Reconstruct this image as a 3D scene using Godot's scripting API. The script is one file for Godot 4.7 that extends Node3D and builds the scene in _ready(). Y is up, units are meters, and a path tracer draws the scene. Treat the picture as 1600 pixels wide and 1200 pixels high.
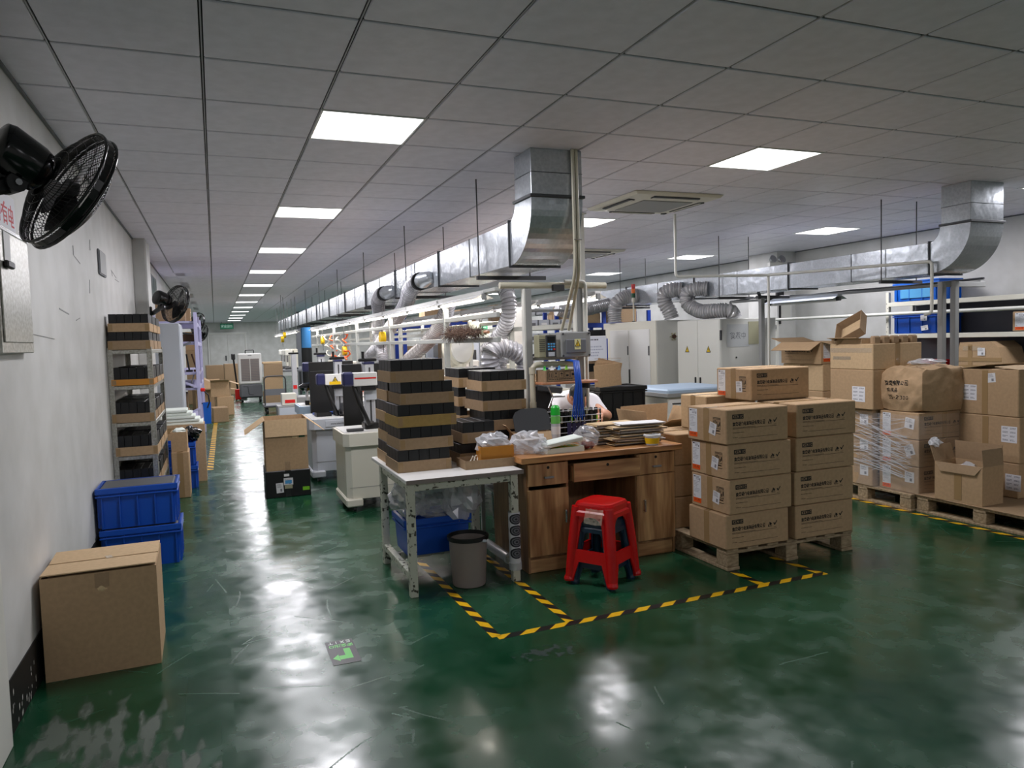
extends Node3D
# A workshop: y up, metres, camera above the origin, the aisle runs along -z.

class Geo:
	var v := PackedVector3Array()
	var n := PackedVector3Array()
	var t := PackedVector2Array()
	var x := Transform3D()
	func tri(a: Vector3, b: Vector3, c: Vector3, na: Vector3, nb: Vector3, nc: Vector3, ta := Vector2.ZERO, tb := Vector2.ZERO, tc := Vector2.ZERO) -> void:
		v.append(x * a); v.append(x * c); v.append(x * b)
		n.append((x.basis * na).normalized()); n.append((x.basis * nc).normalized()); n.append((x.basis * nb).normalized())
		t.append(ta); t.append(tc); t.append(tb)
	func quad(a: Vector3, b: Vector3, c: Vector3, d: Vector3) -> Geo:
		var m := (b - a).cross(c - a)
		if m.length() < 1e-12:
			m = (c - a).cross(d - a)
		m = m.normalized()
		tri(a, b, c, m, m, m, Vector2(0, 1), Vector2(1, 1), Vector2(1, 0))
		tri(a, c, d, m, m, m, Vector2(0, 1), Vector2(1, 0), Vector2(0, 0))
		return self
	func face(p: Array, o: Vector3) -> void:   # a convex polygon, turned away from o
		var m: Vector3 = (p[1] - p[0]).cross(p[2] - p[0])
		if m.dot(p[0] - o) < 0.0:
			p = p.duplicate(); p.reverse(); m = -m
		m = m.normalized()
		for i in range(1, p.size() - 1):
			tri(p[0], p[i], p[i + 1], m, m, m, Vector2(0, 1), Vector2(1, 1) if i == 1 else Vector2(1, 0), Vector2(1, 0) if i == 1 else Vector2(0, 0))
	func box(c: Vector3, s: Vector3, bev := 0.0, b := Basis()) -> Geo:
		var h := s * 0.5
		bev = minf(bev, minf(h.x, minf(h.y, h.z)) * 0.9)
		var P := func(sx: int, sy: int, sz: int, ax: int) -> Vector3:
			var q := Vector3(sx * (h.x - (0.0 if ax == 0 else bev)), sy * (h.y - (0.0 if ax == 1 else bev)), sz * (h.z - (0.0 if ax == 2 else bev)))
			return c + b * q
		var sg := func(ax: int, s0: int, s1: int, s2: int) -> Array:
			var r := [0, 0, 0]
			r[ax] = s0; r[(ax + 1) % 3] = s1; r[(ax + 2) % 3] = s2
			return r
		for ax in 3:
			for s0 in [-1, 1]:
				var pts := []
				for k in [[-1, -1], [1, -1], [1, 1], [-1, 1]]:
					var r: Array = sg.call(ax, s0, k[0], k[1])
					pts.append(P.call(r[0], r[1], r[2], ax))
				face(pts, c)
		if bev > 0.0:
			for ax in 3:   # edges along axis ax
				var a1 := (ax + 1) % 3
				var a2 := (ax + 2) % 3
				for s1 in [-1, 1]:
					for s2 in [-1, 1]:
						var r0: Array = sg.call(ax, -1, s1, s2)
						var r1: Array = sg.call(ax, 1, s1, s2)
						face([P.call(r0[0], r0[1], r0[2], a1), P.call(r1[0], r1[1], r1[2], a1), P.call(r1[0], r1[1], r1[2], a2), P.call(r0[0], r0[1], r0[2], a2)], c)
			for sx in [-1, 1]:
				for sy in [-1, 1]:
					for sz in [-1, 1]:
						face([P.call(sx, sy, sz, 0), P.call(sx, sy, sz, 1), P.call(sx, sy, sz, 2)], c)
		return self
	func bar(p: Vector3, q: Vector3, w: float, h: float, bev := 0.0) -> Geo:   # a box along p-q
		var d := q - p
		var l := d.length()
		var z := d / l
		var up := Vector3.UP if absf(z.y) < 0.95 else Vector3.RIGHT
		var xx := up.cross(z).normalized()
		return box((p + q) * 0.5, Vector3(w, h, l), bev, Basis(xx, z.cross(xx), z))
	func tube(p: Vector3, q: Vector3, r: float, sides := 12, r2 := -1.0, caps := true) -> Geo:
		var z := (q - p).normalized()
		var u := (Vector3.UP if absf(z.y) < 0.95 else Vector3.RIGHT).cross(z).normalized()
		var w := z.cross(u)
		if r2 < 0.0:
			r2 = r
		for i in sides:
			var a := TAU * i / sides
			var b := TAU * (i + 1) / sides
			var na := u * cos(a) + w * sin(a)
			var nb := u * cos(b) + w * sin(b)
			tri(p + na * r, p + nb * r, q + nb * r2, na, nb, nb)
			tri(p + na * r, q + nb * r2, q + na * r2, na, nb, na)
			if caps:
				tri(p, p + nb * r, p + na * r, -z, -z, -z)
				tri(q, q + na * r2, q + nb * r2, z, z, z)
		return self
	func lathe(pr: Array, sides := 24, sm := false, o := Vector3.ZERO) -> Geo:   # profile of Vector2(radius, y), bottom to top outside
		var ns := []
		for i in pr.size() - 1:
			var e: Vector2 = pr[i + 1] - pr[i]
			ns.append(Vector2(e.y, -e.x).normalized())
		for i in pr.size() - 1:
			var n0: Vector2 = ns[i]
			var n1: Vector2 = ns[i]
			if sm:
				n0 = (ns[maxi(i - 1, 0)] + ns[i]).normalized()
				n1 = (ns[mini(i + 1, ns.size() - 1)] + ns[i]).normalized()
			for k in sides:
				var a := TAU * k / sides
				var b := TAU * (k + 1) / sides
				var P := func(q: Vector2, g: float) -> Vector3: return o + Vector3(q.x * cos(g), q.y, q.x * sin(g))
				var N := func(q: Vector2, g: float) -> Vector3: return Vector3(q.x * cos(g), q.y, q.x * sin(g))
				tri(P.call(pr[i], a), P.call(pr[i + 1], a), P.call(pr[i + 1], b), N.call(n0, a), N.call(n1, a), N.call(n1, b))
				tri(P.call(pr[i], a), P.call(pr[i + 1], b), P.call(pr[i], b), N.call(n0, a), N.call(n1, b), N.call(n0, b))
		return self
	func sweep(p: Array, r: Array, sides := 12, caps := true) -> Geo:   # r: one radius per point
		var fr := []
		var u := Vector3.ZERO
		for i in p.size():
			var z: Vector3 = (p[mini(i + 1, p.size() - 1)] - p[maxi(i - 1, 0)]).normalized()
			if i == 0:
				u = (Vector3.UP if absf(z.y) < 0.95 else Vector3.RIGHT).cross(z).normalized()
			else:
				u = (u - z * u.dot(z)).normalized()
			fr.append([u, z.cross(u), z])
		for i in p.size() - 1:
			var ds: float = maxf((p[i + 1] - p[i]).length(), 1e-6)
			var sl: float = (r[i + 1] - r[i]) / ds
			for k in sides:
				var q := []
				var m := []
				for e in [[i, k], [i, k + 1], [i + 1, k + 1], [i + 1, k]]:
					var f: Array = fr[e[0]]
					var a: float = TAU * e[1] / sides
					var d: Vector3 = f[0] * cos(a) + f[1] * sin(a)
					q.append(p[e[0]] + d * r[e[0]])
					m.append((d - f[2] * sl).normalized())
				tri(q[0], q[1], q[2], m[0], m[1], m[2])
				tri(q[0], q[2], q[3], m[0], m[2], m[3])
		if caps:
			for e in [[0, -1.0], [p.size() - 1, 1.0]]:
				var f: Array = fr[e[0]]
				var z: Vector3 = f[2] * e[1]
				for k in sides:
					var a := TAU * k / sides
					var b := TAU * (k + 1) / sides
					var pa: Vector3 = p[e[0]] + (f[0] * cos(a) + f[1] * sin(a)) * r[e[0]]
					var pb: Vector3 = p[e[0]] + (f[0] * cos(b) + f[1] * sin(b)) * r[e[0]]
					if e[1] > 0: tri(p[e[0]], pa, pb, z, z, z)
					else: tri(p[e[0]], pb, pa, z, z, z)
		return self
	func extrude(poly: PackedVector2Array, d: float) -> Geo:   # in the xy plane, from z=0 to z=-d
		var ix := Geometry2D.triangulate_polygon(poly)
		var ar := 0.0
		for i in poly.size():
			ar += poly[i].cross(poly[(i + 1) % poly.size()])
		if ar < 0.0:
			poly = poly.duplicate(); poly.reverse()
			ix = Geometry2D.triangulate_polygon(poly)
		for i in range(0, ix.size(), 3):
			var a := poly[ix[i]]
			var b := poly[ix[i + 1]]
			var c := poly[ix[i + 2]]
			if (b - a).cross(c - a) < 0.0:
				var s := b
				b = c
				c = s
			var F := Vector3(0, 0, 1)
			tri(Vector3(a.x, a.y, 0), Vector3(b.x, b.y, 0), Vector3(c.x, c.y, 0), F, F, F)
			tri(Vector3(a.x, a.y, -d), Vector3(c.x, c.y, -d), Vector3(b.x, b.y, -d), -F, -F, -F)
		for i in poly.size():
			var a := poly[i]
			var b := poly[(i + 1) % poly.size()]
			quad(Vector3(a.x, a.y, 0), Vector3(a.x, a.y, -d), Vector3(b.x, b.y, -d), Vector3(b.x, b.y, 0))
		return self
	func pan(s: Vector3, th := 0.005, tp := 0.0) -> Geo:   # an open box, base centre at the origin, walls th thick, tp: how far the foot is drawn in
		var P := func(sx: float, sz: float, y: float, i: float) -> Vector3:
			var k := tp * (1.0 - y / s.y)
			return Vector3(sx * (s.x * 0.5 - i - k), y, sz * (s.z * 0.5 - i - k))
		var cs := [[-1, 1], [1, 1], [1, -1], [-1, -1]]
		for i in 4:
			var a: Array = cs[i]
			var b: Array = cs[(i + 1) % 4]
			quad(P.call(a[0], a[1], 0.0, 0.0), P.call(b[0], b[1], 0.0, 0.0), P.call(b[0], b[1], s.y, 0.0), P.call(a[0], a[1], s.y, 0.0))
			quad(P.call(b[0], b[1], th, th), P.call(a[0], a[1], th, th), P.call(a[0], a[1], s.y, th), P.call(b[0], b[1], s.y, th))
			quad(P.call(a[0], a[1], s.y, 0.0), P.call(b[0], b[1], s.y, 0.0), P.call(b[0], b[1], s.y, th), P.call(a[0], a[1], s.y, th))
		quad(P.call(-1, 1, th, th), P.call(1, 1, th, th), P.call(1, -1, th, th), P.call(-1, -1, th, th))
		quad(P.call(-1, -1, 0.0, 0.0), P.call(1, -1, 0.0, 0.0), P.call(1, 1, 0.0, 0.0), P.call(-1, 1, 0.0, 0.0))
		return self
	func face_pair(hw: float, h: float, l: float) -> Geo:   # a folded lamp shade along z: a narrow ridge and two slopes
		for e in [-1.0, 1.0]:
			box(Vector3(e * hw * 0.62, h * 0.5, 0), Vector3(hw * 0.85, 0.004, l), 0.001, Basis(Vector3(0, 0, 1), e * -0.45))
		return box(Vector3(0, h + 0.005, 0), Vector3(hw * 0.7, 0.03, l), 0.004)
	func face_wedge(s: Vector3, h: float) -> Geo:   # a sloping lid over a box of size s that stands on its base centre
		var a := Vector3(-s.x * 0.5, s.y + 0.002, s.z * 0.5)
		var p := [a, a + Vector3(s.x, 0, 0), a + Vector3(s.x, 0, -s.z), a + Vector3(0, 0, -s.z)]
		var q := [p[3] + Vector3(s.x * 0.15, h, 0), p[2] + Vector3(0, h, 0)]
		var m: Vector3 = (p[0] + p[2]) * 0.5 + Vector3(0, h * 0.2, -s.z * 0.2)
		face([p[0], p[1], q[1], q[0]], m); face([p[3], p[2], q[1], q[0]], m); face([p[0], p[3], q[0]], m); face([p[1], p[2], q[1]], m); face(p, m)
		return self
	func surf(P: Callable, nu: int, nv: int, o: Vector3, uvs := false) -> Geo:   # a smooth sheet through P(u, v), turned away from o
		var p := []
		for j in nv + 1:
			for i in nu + 1: p.append(P.call(i, j))
		var W := nu + 1
		var nn := []
		for j in nv + 1:
			for i in nu + 1:
				var du: Vector3 = p[j * W + mini(i + 1, nu)] - p[j * W + maxi(i - 1, 0)]
				var dv: Vector3 = p[mini(j + 1, nv) * W + i] - p[maxi(j - 1, 0) * W + i]
				nn.append(du.cross(dv).normalized())
		var mid := (nv / 2) * W + nu / 2
		var fl: bool = (nn[mid] as Vector3).dot(p[mid] - o) < 0.0
		for j in nv:
			for i in nu:
				var q := [j * W + i, j * W + i + 1, (j + 1) * W + i + 1, (j + 1) * W + i]
				var t := [Vector2(float(i) / nu, float(j) / nv), Vector2(float(i + 1) / nu, float(j) / nv), Vector2(float(i + 1) / nu, float(j + 1) / nv), Vector2(float(i) / nu, float(j + 1) / nv)]
				if fl:
					q.reverse(); t.reverse()
				var s := -1.0 if fl else 1.0
				tri(p[q[0]], p[q[1]], p[q[2]], nn[q[0]] * s, nn[q[1]] * s, nn[q[2]] * s, t[0], t[1], t[2])
				tri(p[q[0]], p[q[2]], p[q[3]], nn[q[0]] * s, nn[q[2]] * s, nn[q[3]] * s, t[0], t[2], t[3])
		return self
	func crumple(c: Vector3, s: Vector3, sd: int, amp := 0.25, lon := 16, lat := 10) -> Geo:   # a creased bag
		var f := FastNoiseLite.new()
		f.seed = sd; f.frequency = 0.9; f.noise_type = FastNoiseLite.TYPE_SIMPLEX
		var P := func(i: int, j: int) -> Vector3:
			var th := PI * j / lat
			var ph := TAU * (i % lon) / lon
			var d := Vector3(sin(th) * cos(ph), cos(th), sin(th) * sin(ph))
			var g := 1.0 + amp * f.get_noise_3dv(d * 1.6) + amp * 0.8 * f.get_noise_3dv(d * 4.5)
			return c + d * g * s * 0.5
		for j in lat:
			for i in lon:
				face([P.call(i, j + 1), P.call(i + 1, j + 1), P.call(i + 1, j)], c)
				if j > 0:
					face([P.call(i, j + 1), P.call(i + 1, j), P.call(i, j)], c)
		return self
	func mesh() -> ArrayMesh:
		var a := []
		a.resize(Mesh.ARRAY_MAX)
		a[Mesh.ARRAY_VERTEX] = v
		a[Mesh.ARRAY_NORMAL] = n
		a[Mesh.ARRAY_TEX_UV] = t
		var m := ArrayMesh.new()
		m.add_surface_from_arrays(Mesh.PRIMITIVE_TRIANGLES, a)
		return m

var M := {}
var taken := {}
var rng := RandomNumberGenerator.new()

func g() -> Geo:
	return Geo.new()
func V(x: float, y: float, z: float) -> Vector3:
	return Vector3(x, y, z)

func numbered(called: String) -> String:
	var k: int = taken.get(called, 0)
	taken[called] = k + 1
	return called if k == 0 else "%s_%03d" % [called, k]
func tag(o: Node3D, label: String, category: String, group := "", kind := "") -> Node3D:
	o.set_meta("label", label)
	if category: o.set_meta("category", category)
	if group: o.set_meta("group", group)
	if kind: o.set_meta("kind", kind)
	return o
func thing(called: String, label: String, category: String, at := Vector3.ZERO, turn := 0.0, group := "") -> Node3D:
	var o := Node3D.new()
	o.name = numbered(called)
	add_child(o)
	o.position = at
	o.rotation_degrees.y = turn
	return tag(o, label, category, group)
func part(o: Node3D, called: String, geo, mat: Material, at := Vector3.ZERO, label := "") -> MeshInstance3D:
	var m := MeshInstance3D.new()
	m.name = called
	m.mesh = geo.mesh() if geo is Geo else geo
	m.material_override = mat
	m.position = at
	if label: m.set_meta("label", label)
	o.add_child(m, true)
	return m
func solo(called: String, label: String, category: String, geo, mat: Material, at := Vector3.ZERO, turn := 0.0, group := "") -> MeshInstance3D:
	var m := MeshInstance3D.new()
	m.name = numbered(called)
	m.mesh = geo.mesh() if geo is Geo else geo
	m.material_override = mat
	add_child(m)
	m.position = at
	m.rotation_degrees.y = turn
	tag(m, label, category, group)
	return m
func struct(called: String, label: String, geo, mat: Material) -> MeshInstance3D:
	var m := solo(called, label, "", geo, mat)
	m.set_meta("kind", "structure")
	m.set_meta("category", called.split("_")[0])
	return m
func copy(o: Node3D, at: Vector3, turn: float, label: String, group := "") -> Node3D:
	var c: Node3D = o.duplicate()
	c.name = numbered(String(o.name).rstrip("0123456789_"))
	add_child(c)
	c.position = at
	c.rotation_degrees.y = turn
	c.set_meta("label", label)
	if group: c.set_meta("group", group)
	return c

# ---------- materials ----------
func mat(key: String, c: Color, rough := 0.6, metal := 0.0, spec := 0.5) -> StandardMaterial3D:
	var m := StandardMaterial3D.new()
	m.resource_name = key
	m.albedo_color = c
	m.roughness = rough
	m.metallic = metal
	m.metallic_specular = spec
	M[key] = m
	return m
func noise_tex(f: float, a: Color, b: Color, oct := 4, kind := FastNoiseLite.TYPE_SIMPLEX_SMOOTH, size := 256, normal := 0.0) -> NoiseTexture2D:
	var n := FastNoiseLite.new()
	n.noise_type = kind
	n.frequency = f
	n.fractal_octaves = oct
	n.seed = 7
	var t := NoiseTexture2D.new()
	t.width = size
	t.height = size
	t.seamless = true
	t.noise = n
	if normal > 0.0:
		t.as_normal_map = true
		t.bump_strength = normal
	else:
		var gr := Gradient.new()
		gr.set_color(0, a)
		gr.set_color(1, b)
		t.color_ramp = gr
	return t
func tri(m: StandardMaterial3D, t: Texture2D, s: Vector3, world := false) -> StandardMaterial3D:
	m.albedo_texture = t
	m.uv1_triplanar = true
	m.uv1_world_triplanar = world
	m.uv1_scale = s
	return m
func clear(key: String, c: Color, rough := 0.1) -> StandardMaterial3D:
	var m := mat(key, c, rough)
	m.transparency = BaseMaterial3D.TRANSPARENCY_ALPHA
	m.cull_mode = BaseMaterial3D.CULL_DISABLED
	return m
func glow(key: String, c: Color, e: float) -> StandardMaterial3D:
	var m := mat(key, Color(0.9, 0.9, 0.9), 0.5)
	m.emission_enabled = true
	m.emission = c
	m.emission_energy_multiplier = e
	return m
func picture(key: String, im: Image, cut := false, rough := 0.6) -> StandardMaterial3D:
	var m := mat(key, Color.WHITE, rough)
	m.albedo_texture = ImageTexture.create_from_image(im)
	m.texture_repeat = false
	if cut:
		m.transparency = BaseMaterial3D.TRANSPARENCY_ALPHA_SCISSOR
		m.alpha_scissor_threshold = 0.5
	return m

const GL := {
	"E": "80101989 1575", "X": "1089 8019", "I": "5059", "T": "1090 5059", "K": "1019 8015 1589", "N": "19108980", "C": "8270301217397988", "S": "81702012247587792918", "5": "80101474867919", "-": "2575", "2": "123070821989", "3": "108054867919", "0": "307083867939161330", "A": "195089 2676", "L": "101989", "V": "105980",
	"东": "0292 5059 1383871713 1585 5709 5799", "莞": "0191 3032 6062 05039395 2676 1888 3809 686999", "能": "201242 1449 144449 1646 1848 6064 649492 9062 666999 9567", "力": "13938979 50530309", "电": "1282871712 1585 505999",
	"源": "0122 0425 0927 3191 313809 5383865653 5484 6869 5748 8799", "制": "2012 1252 0454 3039 171656 5658 7277 9099 9989", "品": "3070743430 0545490905 5595995955", "有": "0292 5005 34848988 3439 3686 3888", "限": "0009 003022 223505 5080845450 5282 5059 5976 6499", "公": "3005 6095 451888 6799", "司": "10909979 1363 2565692925",
	"安": "5051 03019193 432679 6309 0595", "全": "5004 5094 2575 2777 0999 5559", "出": "5059 1114 1494 9194 06099996", "口": "1282881812", "保": "3002 2229 4181844441 3696 6469 6639 6699", "养": "3041 7061 1191 2383 0595 5108 6599 3739 6769", "中": "1282861612 5059", "当": "5054 2133 8163 1585 8589 1989 1787", "心": "1407 34397977 5255 8386",
}
func ink(im: Image, a: Vector2, b: Vector2, w: int, c: Color) -> void:
	var k := int(maxf(absf(b.x - a.x), absf(b.y - a.y))) + 1
	for i in k + 1:
		var p := a.lerp(b, float(i) / k)
		im.fill_rect(Rect2i(int(p.x - w * 0.5), int(p.y - w * 0.5), w, w), c)
func write(im: Image, s: String, at: Vector2, size: Vector2, w: int, c: Color, gap := 0.2) -> void:
	for ch in s:
		for st in String(GL.get(ch, "")).split(" ", false):
			for i in range(0, st.length() - 3, 2):
				ink(im, at + Vector2(int(st[i]), int(st[i + 1])) / 9.0 * size, at + Vector2(int(st[i + 2]), int(st[i + 3])) / 9.0 * size, w, c)
		at.x += size.x * (1.0 + gap)
func scribble(im: Image, r: Rect2i, rows: int, c: Color, sd := 1) -> void:   # small print too fine to read
	var rg := RandomNumberGenerator.new()
	rg.seed = sd
	var h := float(r.size.y) / rows
	for i in rows:
		var x := r.position.x
		var end := r.position.x + int(r.size.x * rg.randf_range(0.5, 1.0))
		while x < end:
			var w := rg.randi_range(2, 7)
			im.fill_rect(Rect2i(x, int(r.position.y + i * h), mini(w, end - x), maxi(1, int(h * 0.5))), c)
			x += w + 2

func make_materials() -> void:
	var grain := noise_tex(0.06, Color(0.93, 0.93, 0.93), Color(1.0, 1.0, 1.0), 5)
	tri(mat("card", Color(0.725, 0.61, 0.475), 0.75, 0, 0.3), grain, V(2, 2, 2))
	tri(mat("card_dark", Color(0.645, 0.545, 0.43), 0.75, 0, 0.3), grain, V(2, 2, 2))
	tri(mat("card_olive", Color(0.66, 0.55, 0.33), 0.75, 0, 0.3), grain, V(2, 2, 2))
	tri(mat("card_light", Color(0.79, 0.68, 0.535), 0.75, 0, 0.3), grain, V(2, 2, 2))
	mat("card_orange", Color(0.78, 0.52, 0.17), 0.35)
	mat("card_edge", Color(0.80, 0.70, 0.54), 0.8)
	mat("tape", Color(0.62, 0.51, 0.36), 0.18)
	clear("clear_tape", Color(0.9, 0.85, 0.75, 0.25), 0.12)
	mat("black", Color(0.034, 0.035, 0.042), 0.45)
	mat("black_side", Color(0.20, 0.20, 0.215), 0.5)
	mat("black_gloss", Color(0.035, 0.036, 0.042), 0.16)
	mat("black_soft", Color(0.06, 0.06, 0.065), 0.7)
	mat("gunmetal", Color(0.28, 0.29, 0.30), 0.55)
	var soil := noise_tex(0.012, Color(0.91, 0.91, 0.90), Color(1, 1, 1), 5, FastNoiseLite.TYPE_SIMPLEX_SMOOTH, 512)
	tri(mat("wall", Color(0.83, 0.83, 0.82), 0.55), soil, V(0.35, 0.35, 0.35), true)
	tri(mat("tile", Color(0.92, 0.91, 0.955), 0.5), noise_tex(0.02, Color(0.95, 0.95, 0.95), Color(1, 1, 1)), V(1.4, 1.4, 1.4), true)
	M.tile.normal_enabled = true
	M.tile.normal_texture = noise_tex(0.05, Color.BLACK, Color.WHITE, 2, FastNoiseLite.TYPE_SIMPLEX_SMOOTH, 256, 2.0)
	M.tile.normal_scale = 0.12
	mat("plenum", Color(0.12, 0.12, 0.125), 0.9)
	mat("grid", Color(0.62, 0.62, 0.64), 0.35)
	mat("base", Color(0.07, 0.075, 0.075), 0.55)
	mat("white", Color(0.84, 0.84, 0.81), 0.4)
	mat("white_gloss", Color(0.88, 0.88, 0.87), 0.25)
	mat("cream", Color(0.84, 0.83, 0.775), 0.4)
	mat("grey", Color(0.56, 0.565, 0.56), 0.5)
	mat("off_white", Color(0.78, 0.78, 0.755), 0.45)
	mat("pale_grey", Color(0.73, 0.75, 0.78), 0.45)
	mat("light_blue", Color(0.66, 0.74, 0.82), 0.4)
	mat("mid_grey", Color(0.40, 0.41, 0.43), 0.5)
	mat("rail_white", Color(0.70, 0.71, 0.69), 0.45)
	mat("slate", Color(0.33, 0.33, 0.36), 0.6)
	mat("dark_grey", Color(0.22, 0.225, 0.235), 0.5)
	mat("beige", Color(0.78, 0.76, 0.68), 0.35)
	mat("yellow_grey", Color(0.64, 0.63, 0.52), 0.5)
	tri(mat("chipped", Color(0.77, 0.775, 0.715), 0.5), noise_tex(0.035, Color(0.32, 0.31, 0.27), Color(1, 1, 1), 5), V(2.2, 2.2, 2.2))
	var cr: Gradient = (M.chipped.albedo_texture as NoiseTexture2D).color_ramp
	cr.set_offset(0, 0.24); cr.set_offset(1, 0.34)
	tri(mat("stainless", Color(0.78, 0.78, 0.76), 0.3, 0.55), noise_tex(0.05, Color(0.72, 0.71, 0.66), Color(1, 1, 1), 4), V(3, 3, 3))
	mat("chrome", Color(0.72, 0.72, 0.73), 0.2, 0.95)
	mat("aluminium", Color(0.80, 0.81, 0.83), 0.35, 0.4)
	tri(mat("galvanised", Color(0.80, 0.82, 0.84), 0.24, 0.6), noise_tex(0.045, Color(0.86, 0.87, 0.88), Color(1, 1, 1), 2, FastNoiseLite.TYPE_CELLULAR, 512), V(1.6, 1.6, 1.6))
	M.galvanised.normal_enabled = true
	M.galvanised.normal_texture = noise_tex(0.012, Color.BLACK, Color.WHITE, 3, FastNoiseLite.TYPE_SIMPLEX_SMOOTH, 256, 4.0)
	M.galvanised.normal_scale = 0.18
	mat("wire", Color(0.60, 0.60, 0.62), 0.4, 0.2)  # on the hoses: grey of the coil standing in for valley shade
	mat("seam", Color(0.30, 0.31, 0.32), 0.45, 0.6)
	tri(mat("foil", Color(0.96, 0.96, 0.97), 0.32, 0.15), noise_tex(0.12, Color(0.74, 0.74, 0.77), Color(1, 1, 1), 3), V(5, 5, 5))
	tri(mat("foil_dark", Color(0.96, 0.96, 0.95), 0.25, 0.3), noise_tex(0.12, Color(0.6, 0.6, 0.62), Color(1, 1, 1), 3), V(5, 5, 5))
	mat("blue", Color(0.04, 0.29, 0.68), 0.35)
	mat("blue_bright", Color(0.04, 0.36, 0.74), 0.35)
	mat("blue_rack", Color(0.05, 0.22, 0.60), 0.4)
	mat("navy", Color(0.16, 0.17, 0.34), 0.4)
	mat("purple", Color(0.70, 0.69, 0.82), 0.4)
	mat("pillar_blue", Color(0.25, 0.52, 0.75), 0.3)
	mat("red", Color(0.74, 0.03, 0.05), 0.25)
	mat("red_light", Color(0.85, 0.10, 0.08), 0.4)
	mat("green_lamp", Color(0.02, 0.30, 0.18), 0.3)
	mat("amber", Color(0.90, 0.42, 0.05), 0.3)
	mat("orange", Color(0.93, 0.38, 0.14), 0.4)
	mat("yellow", Color(0.93, 0.76, 0.08), 0.45)
	mat("green", Color(0.13, 0.72, 0.22), 0.35)
	mat("green_pale", Color(0.42, 0.76, 0.36), 0.35)
	mat("lime", Color(0.48, 0.75, 0.12), 0.5)
	mat("teal_dark", Color(0.03, 0.16, 0.24), 0.4)
	mat("teal", Color(0.10, 0.55, 0.50), 0.5)
	mat("sky_label", Color(0.30, 0.60, 0.80), 0.5)
	mat("paper", Color(0.88, 0.88, 0.88), 0.7)
	mat("foam", Color(0.88, 0.91, 0.88), 0.7)
	mat("taupe", Color(0.53, 0.49, 0.47), 0.45)
	mat("brown", Color(0.26, 0.165, 0.11), 0.8)
	mat("tan_wood", Color(0.72, 0.50, 0.36), 0.5)
	tri(mat("pallet", Color(0.72, 0.64, 0.52), 0.8), noise_tex(0.03, Color(0.68, 0.66, 0.62), Color(1, 1, 1), 5), V(1.5, 5, 5))
	var wood := noise_tex(0.011, Color(0.55, 0.38, 0.24), Color(0.86, 0.70, 0.50), 3, FastNoiseLite.TYPE_SIMPLEX_SMOOTH, 512)
	tri(mat("wood", Color(1, 1, 1), 0.38), wood, V(2.6, 0.32, 2.6))
	tri(mat("wood_flat", Color(1, 1, 1), 0.38), wood, V(0.32, 2.6, 2.6))
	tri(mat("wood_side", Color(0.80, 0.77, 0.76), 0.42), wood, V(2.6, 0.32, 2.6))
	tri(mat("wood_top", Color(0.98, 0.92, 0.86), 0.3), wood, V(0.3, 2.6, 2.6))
	clear("bag", Color(0.80, 0.81, 0.83, 0.32), 0.16)
	clear("bag_white", Color(0.88, 0.89, 0.91, 0.5), 0.2)
	clear("film", Color(0.9, 0.9, 0.92, 0.10), 0.12)
	clear("tub_clear", Color(0.9, 0.92, 0.95, 0.4), 0.15)
	clear("teal_glass", Color(0.25, 0.42, 0.42, 0.85), 0.1)
	mat("skin", Color(0.74, 0.53, 0.42), 0.5)
	mat("hair", Color(0.045, 0.04, 0.04), 0.5)
	mat("shirt", Color(0.86, 0.86, 0.89), 0.8)
	mat("trousers", Color(0.10, 0.11, 0.15), 0.85)
	mat("tomato", Color(0.45, 0.13, 0.15), 0.45)
	mat("fan_blade", Color(0.05, 0.05, 0.055), 0.35)
	mat("lens_glass", Color(0.75, 0.78, 0.80), 0.1)
	glow("panel_glow", Color(1.0, 1.0, 1.0), 2.2)
	glow("tube_glow", Color(1.0, 0.97, 0.93), 2.4)
	make_pictures()
	make_floor_material()

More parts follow.
